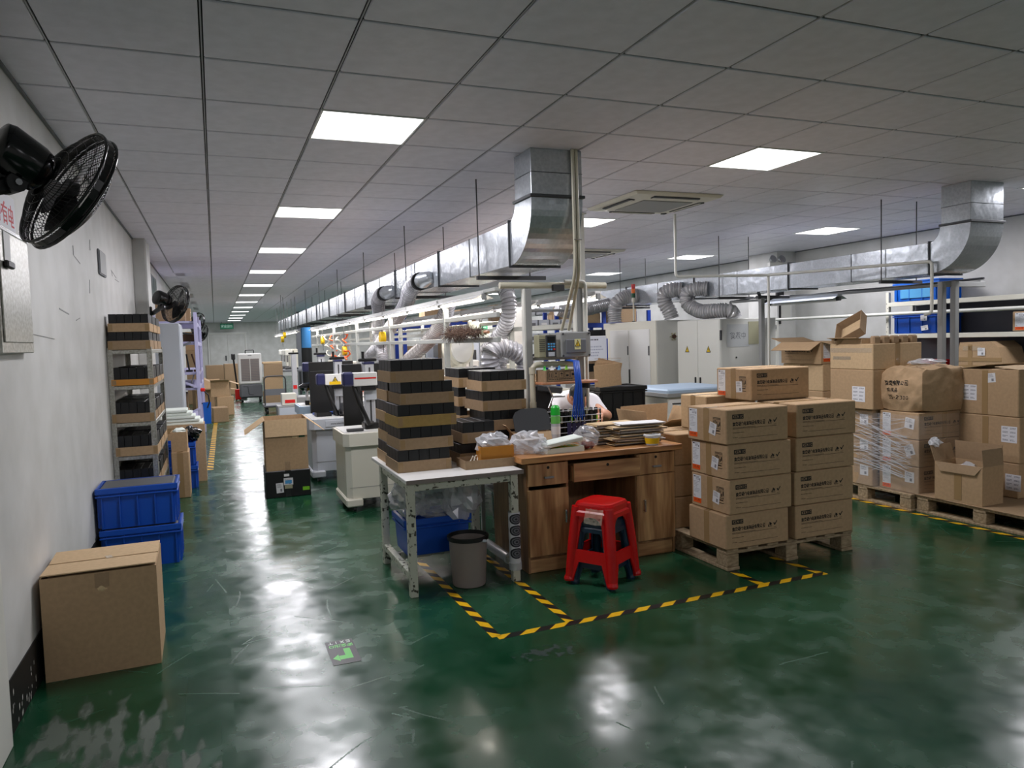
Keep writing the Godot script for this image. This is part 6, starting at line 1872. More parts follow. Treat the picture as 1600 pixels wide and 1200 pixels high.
func laser_head(o: Node3D, at: Vector3, col_h: float, head_y: float, front: int) -> void:
	var c := part(o, "column", g().box(at + V(0, col_h * 0.5, 0), V(0.085, col_h, 0.11), 0.004), M.aluminium)
	part(c, "groove", g().box(at + V(0, col_h * 0.5, 0.0555), V(0.016, col_h * 0.9, 0.003)), M.dark_grey)
	part(c, "top_plate", g().box(at + V(0, col_h + 0.012, 0), V(0.10, 0.022, 0.12), 0.003), M.navy)
	part(o, "crank", g().box(at + V(-0.01, col_h + 0.04, 0.02), V(0.17, 0.03, 0.05), 0.008).tube(at + V(-0.05, col_h + 0.05, 0.02), at + V(-0.05, col_h + 0.12, 0.02), 0.014, 10), M.black)
	part(o, "column_foot", g().box(at + V(0.0, 0.03, 0), V(0.14, 0.06, 0.16), 0.008), M.black)
	var h := part(o, "laser_head", g().box(at + V(-0.06, head_y, 0.10), V(0.22, 0.125, 0.11), 0.006), M.white_gloss)
	part(h, "head_end", g().box(at + V(-0.215, head_y + 0.005, 0.10), V(0.10, 0.13, 0.115), 0.016), M.navy)
	part(h, "lens", g().box(at + V(-0.03, head_y - 0.085, 0.10), V(0.14, 0.045, 0.10), 0.008), M.black)
	if front == 0:
		part(h, "red_stripe", g().box(at + V(-0.06, head_y + 0.01, 0.156), V(0.20, 0.014, 0.003)), M.red_light)
	else:
		sticker(h, "hazard_label", M.hazard, at + V(-0.06, head_y - 0.01, 0.1552), V(1, 0, 0), V(0, 1, 0), 0.11, 0.11)
		if front == 1: part(h, "yellow_band", g().box(at + V(-0.06, head_y - 0.04, 0.156), V(0.13, 0.035, 0.002)), M.yellow)
	part(o, "lift_block", g().box(at + V(0.0, head_y - 0.15, 0.07), V(0.12, 0.10, 0.04), 0.004), M.pale_grey)
	part(o, "cable_hose", round_bar([at + V(-0.16, head_y - 0.06, 0.10), at + V(-0.12, head_y - 0.22, 0.14), at + V(-0.04, head_y - 0.42, 0.14), at + V(0.0, 0.06, 0.08)], 0.022, 8), M.black)

func marking_machine(label: String, at: Vector3, s: Vector3, m: Material, head: Array) -> Node3D:
	var o := thing("marking_machine", label, "machine", at)
	var ch := 0.05
	var foot := PackedVector2Array([Vector2(-s.x * 0.5, 0), Vector2(-s.x * 0.5, s.z - ch), Vector2(-s.x * 0.5 + ch, s.z), Vector2(s.x * 0.5 - ch, s.z), Vector2(s.x * 0.5, s.z - ch), Vector2(s.x * 0.5, 0)])
	var inset := PackedVector2Array()
	for q in foot: inset.append(Vector2(q.x * 0.93, q.y * 0.95))
	var lay := func(poly: PackedVector2Array, y0: float, y1: float) -> Geo:   # an outline in plan, z forward, between two heights
		var f := PackedVector2Array()
		for q in poly: f.append(Vector2(q.x, -q.y))
		var geo := g()
		geo.x = Transform3D(Basis(V(1, 0, 0), -PI / 2), V(0, y1, 0))
		return geo.extrude(f, y1 - y0)
	part(o, "body", lay.call(inset, 0.115, s.y - 0.115), m)
	part(o, "top_box", lay.call(foot, s.y - 0.115, s.y), m)
	part(o, "worktop", lay.call(inset, s.y, s.y + 0.006), M.white_gloss)
	for k in [-1, 1]:
		part(o, "foot_block", g().box(V(k * (s.x * 0.5 - 0.08), 0.085, s.z * 0.5), V(0.15, 0.075, s.z * 1.0), 0.012), m)
		for e in [0.06, 0.94]:
			part(o, "caster", g().tube(V(k * (s.x * 0.5 - 0.08) - 0.012, 0.024, s.z * e), V(k * (s.x * 0.5 - 0.08) + 0.012, 0.024, s.z * e), 0.024, 14).box(V(k * (s.x * 0.5 - 0.08), 0.042, s.z * e), V(0.04, 0.016, 0.04)), M.black)
	part(o, "seam", g().box(V(0, 0.22, s.z * 0.951), V(s.x * 0.86, 0.003, 0.003)), M.grey)
	if head.size(): laser_head(o, V(head[0], s.y + 0.006, head[1]), head[2], head[3], int(head[4]))
	return o

func machines() -> void:
	var o := marking_machine("white laser marking machine with a red-striped head, nearest of its row", V(1.35, 0, -7.36), V(0.64, 0.715, 0.66), M.cream, [-0.01, 0.33, 0.61, 0.475, 0])
	for r in 7:
		for c in 2: part(o, "vent_hole", g().tube(V(-0.299, 0.26 + r * 0.022, 0.42 + c * 0.04), V(-0.2985, 0.26 + r * 0.022, 0.42 + c * 0.04), 0.006, 8), M.white_gloss)
	part(o, "drawer", g().box(V(0.16, 0.655, 0.662), V(0.26, 0.07, 0.006), 0.002), M.cream)
	part(o, "drawer_gap", g().box(V(0.025, 0.66, 0.6615), V(0.006, 0.085, 0.004)).box(V(0.16, 0.699, 0.6615), V(0.27, 0.005, 0.004)), M.dark_grey)
	part(o, "fixture_rail", g().box(V(-0.19, 0.736, 0.52), V(0.15, 0.025, 0.06), 0.004), M.dark_grey)
	part(o, "stage", g().box(V(0.08, 0.75, 0.24), V(0.11, 0.13, 0.10), 0.006), M.dark_grey)
	o = marking_machine("light grey marking machine with a web address on its drawer", V(1.30, 0, -9.15), V(0.74, 0.70, 0.74), M.pale_grey, [0.02, 0.36, 0.62, 0.42, 1])
	part(o, "drawer", g().box(V(0.08, 0.645, 0.742), V(0.56, 0.07, 0.006), 0.002), M.pale_grey)
	var tm := TextMesh.new()
	tm.text = "www.shenlinglaser.com"
	var sf := SystemFont.new()
	sf.font_names = PackedStringArray(["Droid Sans"])
	tm.font = sf
	tm.font_size = 24
	tm.pixel_size = 0.0011
	tm.depth = 0.001
	part(o, "lettering", tm, M.dark_grey, V(0.0, 0.645, 0.746))
	part(o, "drawer_handle", g().box(V(0.24, 0.65, 0.768), V(0.11, 0.016, 0.012), 0.003).box(V(0.19, 0.65, 0.758), V(0.012, 0.03, 0.028)).box(V(0.29, 0.65, 0.758), V(0.012, 0.03, 0.028)), M.black)
	solo("component_tray", "black tray on the grey marking machine", "tray", g().pan(V(0.17, 0.045, 0.14), 0.004), M.black, V(1.12, 0.7065, -8.72), 4)
	solo("folder", "dark blue folder behind the black tray on the grey machine", "folder", g().box(V(0, 0.012, 0), V(0.24, 0.024, 0.14), 0.003), M.blue, V(1.16, 0.7065, -8.94), 6)
	o = thing("work_fixture", "black machined fixture standing on the grey marking machine", "fixture", V(1.40, 0.7065, -8.64))
	part(o, "base", g().box(V(0, 0.012, 0), V(0.22, 0.024, 0.16), 0.003), M.black)
	part(o, "block", g().box(V(-0.02, 0.085, 0), V(0.13, 0.12, 0.10), 0.004), M.dark_grey)
	for k in 4: part(o, "rod", g().tube(V(-0.07 + 0.03 * k, 0.02, 0.052), V(-0.05 + 0.03 * k, 0.145, 0.054), 0.006, 8), M.chrome)
	part(o, "arm", g().bar(V(0.05, 0.06, 0), V(0.2, 0.03, 0.02), 0.05, 0.04, 0.006), M.black)
	o = marking_machine("pale blue marking machine third from the viewer", V(1.36, 0, -11.0), V(0.68, 0.70, 0.70), M.light_blue, [0.0, 0.42, 0.66, 0.52, 2])
	solo("yellow_pad", "yellow sheet with coloured parts on the pale blue machine", "pad", g().box(V(0, 0.02, 0), V(0.26, 0.014, 0.16), 0.003).box(V(0, 0.007, 0), V(0.2, 0.012, 0.12), 0.002), M.yellow, V(1.30, 0.7065, -10.42))
	for k in 5: solo("coloured_part", "small coloured part on the pale blue machine, %s from the left" % ["first", "second", "third", "fourth", "fifth"][k], "part", g().box(V(0, 0.02, 0), V(0.03, 0.04, 0.04), 0.006), [M.red_light, M.blue, M.paper, M.blue_bright, M.orange][k], V(1.20 + 0.05 * k, 0.7065, -10.33))
	o = thing("clamp_lamp", "black round lamp head on a clamp beside the third machine", "lamp", V(1.15, 0.7065, -10.55))
	part(o, "foot", g().box(V(0, 0.03, 0), V(0.06, 0.06, 0.06), 0.006), M.black)
	part(o, "stem", g().tube(V(0, 0.06, 0), V(0, 0.20, 0), 0.02, 10), M.aluminium)
	part(o, "head", g().lathe([Vector2(0, 0.18), Vector2(0.07, 0.20), Vector2(0.105, 0.24), Vector2(0.10, 0.27), Vector2(0.05, 0.30), Vector2(0, 0.30)], 20), M.black_gloss)
	o = thing("marking_column", "slim aluminium column with a red tag, far down the machine row", "machine", V(1.18, 0, -12.6))
	part(o, "cabinet", g().box(V(0.15, 0.36, 0), V(0.5, 0.68, 0.5), 0.01), M.grey)
	part(o, "column", g().box(V(0, 1.05, 0.1), V(0.08, 0.68, 0.08), 0.004), M.aluminium)
	part(o, "crank", g().box(V(0, 1.405, 0.1), V(0.16, 0.03, 0.06), 0.008), M.black)
	part(o, "red_tag", g().box(V(0, 0.86, 0.143), V(0.06, 0.06, 0.004)), M.red_light)
	part(o, "casters", g().box(V(0.15, 0.01, 0), V(0.4, 0.02, 0.4)), M.black)
	o = thing("instrument_box", "cream instrument box with red digits beside the third machine", "instrument", V(1.02, 0.62, -11.9))
	part(o, "case", g().box(V(0, 0.09, 0), V(0.22, 0.18, 0.22), 0.008), M.cream)
	part(o, "display", g().box(V(0.01, 0.06, 0.112), V(0.15, 0.05, 0.004)), M.red_light)
	o = thing("side_table", "grey cupboard under the cream instrument box", "cabinet", V(1.0, 0, -11.9))
	part(o, "body", g().box(V(0, 0.31, 0), V(0.32, 0.618, 0.36), 0.006), M.grey)
	part(o, "door", g().box(V(0, 0.31, 0.182), V(0.28, 0.56, 0.006), 0.002), M.pale_grey)
	# black panels behind the machines
	for q in [["black computer screen panel behind the nearest machine, left part", 1.30, -7.72, 0.20, 0.50, 0.82], ["wide black screen panel right behind the nearest machine's column", 1.60, -7.70, 0.36, 0.48, 0.84], ["black screen panel behind the grey marking machine", 1.38, -9.75, 0.56, 0.62, 0.69]]:
		o = thing("screen_panel", q[0], "screen", V(q[1], 0, q[2]))
		part(o, "panel", g().box(V(0, q[4] + q[5] * 0.5, 0), V(q[3], q[5], 0.04), 0.006), M.black)
		part(o, "seam", g().box(V(0, q[4] + q[5] * 0.83, 0.021), V(q[3] * 0.96, 0.004, 0.003)), M.mid_grey)
		for k in [-1, 1]: part(o, "stand", g().box(V(k * q[3] * 0.35, q[4] * 0.5, 0), V(0.04, q[4], 0.05), 0.003), M.dark_grey)
	for q in [[1.66, 0.0, -7.80, "heap of white bags on the shelf behind the nearest machine"], [1.62, 0.0, -9.6, "white and blue bags behind the grey machine"]]:
		o = thing("parts_shelf", "low shelf carrying a " + q[3], "shelf", V(q[0], 0, q[2] - 0.35))
		part(o, "top", g().box(V(0, 0.78, 0), V(0.44, 0.03, 0.4), 0.004), M.white)
		for e in [[-0.2, -0.18], [0.2, -0.18], [-0.2, 0.18], [0.2, 0.18]]: part(o, "leg", g().box(V(e[0], 0.382, e[1]), V(0.03, 0.764, 0.03)), M.grey)
		solo("plastic_bag", q[3], "bag", g().crumple(V(0, 0.07, 0), V(0.36, 0.16, 0.3), 90, 0.4), M.bag_white, V(q[0], 0.80, q[2] - 0.35))
	# tan carton on a black one
	o = carton("black carton with torn labels on the aisle floor under the open brown one", V(0.435, 0.272, 0.52), V(0.628, 0, -8.0), -1, M.black, false)
	o.get_node("tape").material_override = M.black_gloss
	sticker(o, "torn_label", M.label_small, V(0.0, 0.16, 0.2615), V(1, 0, 0), V(0, 1, 0), 0.09, 0.07)
	part(o, "blue_label", g().box(V(0.0, 0.155, 0.2625), V(0.065, 0.035, 0.002)), M.sky_label)
	part(o, "torn_label", g().box(V(-0.015, 0.225, 0.262), V(0.05, 0.025, 0.001)), M.paper)
	part(o, "pictogram_label", g().box(V(0.0, 0.105, 0.262), V(0.075, 0.035, 0.001)), M.yellow_grey)
	sticker(o, "white_label", M.label_small, V(-0.085, 0.10, 0.2615), V(1, 0, 0), V(0, 1, 0), 0.07, 0.10, 3)
	part(o, "green_label", g().box(V(0.17, 0.075, 0.262), V(0.066, 0.036, 0.001)), M.lime)
	o = open_carton("open brown carton with hanging flaps on the black carton", V(0.41, 0.515, 0.50), V(0.628, 0.2735, -8.0), -1, {"f": [172, 0.17], "l": [125, 0.23], "r": [128, 0.22], "b": [178, 0.15]}, M.card, M.card_light)
	part(o, "tape_patch", g().box(V(0.0, 0.04, 0.251), V(0.05, 0.09, 0.001)), M.card_dark)
	part(o, "hand_hole", g().box(V(0.08, 0.335, 0.251), V(0.05, 0.03, 0.002), 0.001), M.card_edge)
	part(o, "green_sticker", g().box(V(0.15, 0.335, 0.251), V(0.06, 0.02, 0.001)), M.green_lamp)
	# flat trolley
	o = thing("platform_trolley", "grey platform trolley with a bent tube handle by the machines", "trolley", V(1.22, 0, -17.9))
	part(o, "deck", g().box(V(0, 0.19, 0), V(0.5, 0.03, 0.8), 0.008), M.mid_grey)
	part(o, "bumper", g().box(V(0, 0.165, 0), V(0.52, 0.02, 0.82), 0.006), M.black)
	part(o, "handle", round_bar(bend([V(-0.23, 0.2, 0.36), V(-0.23, 0.86, 0.38), V(0.23, 0.86, 0.38), V(0.23, 0.2, 0.36)], 0.1), 0.016), M.dark_grey)
	part(o, "handle_plate", g().box(V(0, 0.50, 0.372), V(0.44, 0.14, 0.006)), M.mid_grey)
	for q in [[-0.18, 0.3], [0.18, 0.3], [-0.18, -0.3], [0.18, -0.3]]: part(o, "wheel", g().tube(V(q[0] - 0.02, 0.075, q[1]), V(q[0] + 0.02, 0.075, q[1]), 0.07, 16), M.black)

func strip_lamp(label: String, p: Vector3, group: String, lit := true, rods := false) -> void:
	var o := thing("strip_lamp", label, "lamp", p, 0, group)
	part(o, "reflector", g().face_pair(0.085, 0.045, 1.18), M.white_gloss)
	part(o, "tube_light", g().tube(V(0, 0.0, -0.57), V(0, 0.0, 0.57), 0.014, 10), M.tube_glow)
	for e in [-1, 1]: part(o, "end_cap", g().box(V(0, 0.02, e * 0.592), V(0.04, 0.05, 0.022), 0.004), M.grey)
	if rods:
		for e in [-0.5, 0.5]: part(o, "rod", g().tube(V(0, 0.06, e), V(0, CEIL - p.y, e), 0.005, 6), M.grey)
	if lit:
		var l := AreaLight3D.new()
		l.name = "lamp"
		l.area_size = Vector2(0.03, 1.1)
		l.light_energy = TUBE_E
		l.light_color = Color(1.0, 0.96, 0.92)
		l.rotation.x = -PI / 2
		l.position = V(0, -0.02, 0)
		set_range(l)
		o.add_child(l)

func bench_line() -> void:
	var ord := ["first", "second", "third", "fourth", "fifth", "sixth", "seventh", "eighth", "ninth", "tenth", "eleventh", "twelfth", "thirteenth", "fourteenth", "fifteenth"]
	var n1 := 9
	for i in n1: strip_lamp("lit strip lamp of the near bench row, %s from the viewer" % ord[i], V(1.98, 1.845, -6.10 - 1.24 * i), "strip lamps of the near bench row")
	for i in 6: strip_lamp("far strip lamp beyond the pillar, %s from the viewer" % ord[i], V(2.0, 1.88, -20.6 - 1.24 * i), "far strip lamps", i % 2 == 0, true)
	for i in 9: strip_lamp("lit strip lamp of the far bench row, %s from the viewer" % ord[i], V(3.02, 1.845, -6.15 - 1.24 * i), "strip lamps of the far bench row", i < 8)
	# benches
	for row in 2:
		var x: float = [2.32, 3.75][row]
		var nn: int = [5, 3][row]
		var kk := ["near", "far"][row] as String
		for i in nn:
			var z0: float = ([-5.25, -7.6][row] as float) - 2.32 * i
			var o := thing("work_bench", "%s workbench of the %s bench row" % [ord[i], kk], "workbench", V(x, 0, z0 - 1.15), 0, kk + " bench row")
			part(o, "benchtop", g().box(V(0.03 if row == 0 else 0.0, 0.75, 0), V(0.72, 0.038, 2.28), 0.004), M.tan_wood if i % 2 else M.white)
			for q in [[-0.30, -1.1], [0.34, -1.1], [-0.30, 1.08], [0.34, 1.08]]: part(o, "leg", g().box(V(q[0], 0.365, q[1]), V(0.05, 0.73, 0.05), 0.003), M.rail_white)
			part(o, "shelf", g().box(V(0.02, 0.3, 0), V(0.60, 0.025, 2.1), 0.003), M.grey)
			var px: float = [-0.34, -0.73][row]
			if row == 0: px = -0.32
			part(o, "post", g().box(V(px + 0.0, 1.33, -0.22), V(0.045, 1.12, 0.045), 0.003), M.rail_white)
			part(o, "post_base", g().box(V(px, 0.385, -0.22), V(0.045, 0.77, 0.045), 0.003), M.rail_white)
			part(o, "rail", g().box(V(px - 0.002, 1.525, 0), V(0.03, 0.04, 2.3), 0.003), M.rail_white)
			part(o, "rail", g().box(V(px - 0.002, 1.715, 0), V(0.03, 0.04, 2.3), 0.003), M.rail_white)
			part(o, "lamp_rail", g().box(V(px, 1.905, 0), V(0.05, 0.028, 2.3), 0.003), M.rail_white)
			if row == 0:
				part(o, "rear_post", g().box(V(0.36, 1.34, -0.3), V(0.045, 1.14, 0.045), 0.003), M.rail_white)
				part(o, "rear_rail", g().box(V(0.36, 1.62, 0), V(0.03, 0.04, 2.3), 0.003), M.rail_white)
	# things on and above the benches
	var br := thing("bristle_brush", "long brown bristle brush lying along the bench rail", "brush", V(1.94, 1.585, -5.42))
	part(br, "handle", g().tube(V(0, 0, 0.1), V(0, -0.005, -1.0), 0.012, 8), M.tan_wood)
	var bt := g()
	for k in 1000:
		var t := rng.randf()
		var a := rng.randf() * TAU
		var ln := lerpf(0.085, 0.042, absf(t - 0.8) * 1.1) * rng.randf_range(0.45, 1.25)
		var p := V(0, 0, -0.02 - t * 0.95)
		var d := V(cos(a), sin(a), rng.randf_range(-0.7, 0.3)).normalized()
		bt.tube(p, p + d * ln, 0.0026, 3, 0.001, false)
	part(br, "bristles", bt, M.brown).set_meta("kind", "stuff")
	part(br, "tie", g().tube(V(0, -0.02, 0.0), V(0, 0.02, 0.0), 0.02, 8), M.yellow_grey)
	var o := thing("extraction_hood", "pale plastic extraction hood under the looped foil hose", "hood", V(2.10, 0.7695, -5.76))
	part(o, "stand", g().box(V(0, 0.19, 0), V(0.12, 0.38, 0.12), 0.008), M.grey)
	part(o, "cone", g().lathe([Vector2(0.0, 0.38), Vector2(0.13, 0.38), Vector2(0.135, 0.40), Vector2(0.105, 0.47), Vector2(0.10, 0.485), Vector2(0.075, 0.49), Vector2(0.0, 0.49)], 8), M.cream)
	o = thing("monitor", "small black monitor at the bench beside the looped hose", "monitor", V(2.30, 0.7695, -5.52))
	part(o, "screen", g().box(V(0, 0.42, 0), V(0.20, 0.15, 0.025), 0.005), M.black)
	part(o, "stand", g().box(V(0, 0.17, 0), V(0.04, 0.34, 0.03), 0.004).box(V(0, 0.006, 0), V(0.14, 0.012, 0.12), 0.003), M.dark_grey)
	solo("bottle", "clear bottle with a blue cap among the hoses", "bottle", g().lathe([Vector2(0, 0), Vector2(0.03, 0), Vector2(0.03, 0.42), Vector2(0.012, 0.47), Vector2(0.016, 0.475), Vector2(0.016, 0.51), Vector2(0, 0.51)], 14), M.blue_bright, V(2.28, 0.7695, -5.70))
	o = thing("tool_stand", "dark press machine standing under the brown wooden shelf", "machine", V(2.47, 0.7695, -5.50))
	part(o, "base", g().box(V(0, 0.03, 0), V(0.28, 0.06, 0.2), 0.01), M.dark_grey)
	part(o, "body", g().box(V(-0.02, 0.22, -0.02), V(0.16, 0.34, 0.12), 0.02), M.black)
	part(o, "arm", g().bar(V(-0.08, 0.36, 0.02), V(0.14, 0.33, 0.05), 0.05, 0.06, 0.012), M.dark_grey)
	for k in 3: part(o, "lever", g().tube(V(0.05, 0.28, 0.06), V(0.05 + cos(k * 2.1) * 0.1, 0.28 + sin(k * 2.1) * 0.1, 0.08), 0.008, 8), M.chrome)
	o = thing("notice_board", "cream notice board with two green panels above the benches", "sign", V(3.02, 1.66, -8.55))
	part(o, "board", g().box(V(0, 0, 0), V(0.30, 0.19, 0.012), 0.002), M.white)
	sticker(o, "printed_sheet", M.board_print, V(0, 0, 0.0065), V(1, 0, 0), V(0, 1, 0), 0.29, 0.18)
	part(o, "clip", g().box(V(0, 0.105, 0), V(0.04, 0.04, 0.03), 0.004), M.dark_grey)
	var cols := [M.yellow, M.blue_bright, M.card, M.paper, M.orange, M.sky_label, M.card_dark, M.black, M.cream, M.teal]
	var cn := ["yellow", "bright blue", "brown", "white", "orange", "pale blue", "dark brown", "black", "cream", "teal"]
	var pc := 0
	for row in 2:
		for i in (5 if row == 0 else 3):
			var z0: float = ([-5.25, -7.6][row] as float) - 2.32 * i
			var x: float = [2.32, 3.75][row]
			for k in 4:
				if row == 0 and i == 0: continue
				var c := (pc * 3 + k) % 10
				var w := rng.randf_range(0.10, 0.20)
				var h := rng.randf_range(0.10, 0.30)
				var b := thing("parts_bin", "%s parts box, %s along the %s bench, %s row" % [cn[c], ord[k], ord[i], ["near", "far"][row]], "box", V(x + rng.randf_range(-0.16, 0.24), 0.7695, z0 - 0.3 - 0.55 * k), rng.randf_range(-8, 8), "boxes on the benches")
				part(b, "body", g().pan(V(w, h, w * 1.3), 0.006, 0.006), cols[c])
				part(b, "content", g().box(V(0, h * 0.4, 0), V(w * 0.85, h * 0.78, w * 1.1), 0.01), cols[(c + 3) % 10])
				pc += 1
			# a working machine on each bench
			if row == 0 and i == 0: continue
			var mc := thing("bench_machine", "white bench machine on the %s bench of the %s row" % [ord[i], ["near", "far"][row]], "machine", V(x + 0.16, 0.7695, z0 - 1.75), 0, "bench machines")
			part(mc, "body", g().box(V(0, 0.22, 0), V(0.22, 0.44, 0.34), 0.02), M.white if i % 2 else M.pale_grey)
			part(mc, "head", g().box(V(-0.14, 0.36, 0.02), V(0.18, 0.14, 0.2), 0.015), M.cream)
			part(mc, "spindle", g().tube(V(-0.18, 0.12, 0.02), V(-0.18, 0.30, 0.02), 0.018, 10), M.chrome)
			part(mc, "panel", g().box(V(0.0, 0.30, 0.172), V(0.12, 0.09, 0.006), 0.002), M.dark_grey)
	# hanging reels, hoses and discs
	for k in 5:
		var p: Vector3 = [V(2.02, 1.60, -9.55), V(1.97, 1.42, -12.3), V(1.60, 1.70, -19.6), V(1.72, 1.82, -20.4), V(1.98, 1.62, -15.0)][k]
		var rl := thing("tool_balancer", "yellow tool balancer hanging above the benches, %s from the viewer" % ord[[0, 1, 3, 4, 2][k]], "tool", p, 0, "yellow tool balancers")
		part(rl, "drum", g().tube(V(-0.035, 0, 0), V(0.035, 0, 0), 0.075, 16), M.yellow)
		part(rl, "cord", g().tube(V(0, 0.07, 0), V(0, (1.89 if k in [0, 1, 4] else CEIL) - p.y, 0), 0.006, 6).tube(V(0, -0.2, 0.05), V(0, -0.05, 0.05), 0.004, 6), M.dark_grey)
		part(rl, "hook", g().box(V(0, 0.085, 0), V(0.03, 0.03, 0.03), 0.006), M.chrome)
	for k in 4:
		var z := -12.4 - 0.7 * k
		var pts := []
		for j in 15: pts.append(V(1.99 + 0.05 * sin(j * 1.3 + k), 1.70 - 0.03 * j + 0.02 * sin(j * 2.0), z + 0.07 * cos(j * 1.3 + k) + 0.02 * j))
		solo("air_hose", "coiled %s air hose hanging over the benches, %s from the viewer" % [["orange", "cream"][k % 2], ord[k]], "hose", round_bar(pts, 0.014, 6), M.orange if k % 2 == 0 else M.cream)
	o = thing("bowl_feeder", "large white disc of a bowl feeder behind the rail, left of the brush", "machine", V(2.36, 0.7695, -7.42))
	part(o, "base", g().box(V(0, 0.2, 0), V(0.3, 0.4, 0.3), 0.02), M.white)
	part(o, "neck", g().tube(V(0, 0.4, 0), V(0, 0.52, 0), 0.08, 16), M.cream)
	part(o, "disc", g().tube(V(-0.02, 0.68, -0.03), V(0.02, 0.68, 0.05), 0.19, 28), M.cream)
	part(o, "disc_rim", g().tube(V(0.018, 0.68, 0.046), V(0.028, 0.68, 0.066), 0.15, 28), M.white_gloss)
	# storage behind the rows
	o = thing("parts_shelf", "open shelf of grey bins seen between the frame posts", "shelf rack", V(4.75, 0, -10.15))
	for x in [-0.5, 0.5]: part(o, "upright", g().box(V(x, 1.0, -0.15), V(0.05, 2.0, 0.4), 0.003), M.white)
	for y in [0.6, 1.1, 1.46, 1.66, 1.95]: part(o, "shelf", g().box(V(0, y, -0.15), V(0.95, 0.025, 0.4), 0.002), M.grey)
	for r in 2:
		for k in 5:
			var b := thing("parts_bin", "grey bin, %s row of the shelf between the posts, %s from left" % [["lower", "upper"][r], ord[k]], "bin", V(4.38 + 0.185 * k, [1.4735, 1.6735][r], -10.24), 0, "grey bins on the open shelf")
			part(b, "bin", g().pan(V(0.165, 0.13, 0.3), 0.005, 0.006), M.pale_grey)
			part(b, "label", g().box(V(0, 0.06, 0.153), V(0.09, 0.05, 0.002)), M.paper if k % 2 else M.mid_grey)
	o = thing("storage_rack", "blue beamed pallet rack across the back of the hall", "shelf rack", V(5.2, 0, -16.5))
	for x in [-1.3, 0.0, 1.3]:
		for z in [-0.4, 0.4]: part(o, "upright", g().box(V(x, 1.1, z), V(0.08, 2.2, 0.06), 0.003), M.blue_rack)
	for y in [0.3, 1.1, 1.9]:
		for z in [-0.42, 0.42]: part(o, "beam", g().box(V(0, y, z), V(2.6, 0.11, 0.05), 0.003), M.blue_rack)
		part(o, "deck", g().box(V(0, y + 0.03, 0), V(2.6, 0.03, 0.8), 0.002), M.grey)
	for k in 6:
		carton("brown carton on the blue pallet rack, %s from the left" % ord[k], V(0.36, 0.30 + 0.05 * (k % 3), 0.5), V(4.15 + 0.42 * k, [1.1455, 1.9455][k % 2], -16.4), 0, M.card if k % 2 else M.card_dark)
	for k in 5:
		o = thing("wall_locker", "pale tall machine housing standing behind the far benches, %s from the viewer" % ord[k], "cabinet", V(4.9 + 0.06 * k, 0, -12.6 - 0.95 * k - (2.2 if k > 2 else 0.0)), 0, "machine housings behind the benches")
		part(o, "body", g().box(V(0, 0.82, 0), V(0.7, 1.6, 0.7), 0.01), M.pale_grey if k % 2 else M.white)
		part(o, "base", g().box(V(0, 0.011, 0), V(0.6, 0.02, 0.6)), M.dark_grey)
		part(o, "window", g().box(V(-0.352, 1.1, 0), V(0.006, 0.5, 0.4), 0.002), M.black_gloss)
		part(o, "panel", g().box(V(0, 1.2, 0.352), V(0.4, 0.5, 0.006), 0.002), M.grey)

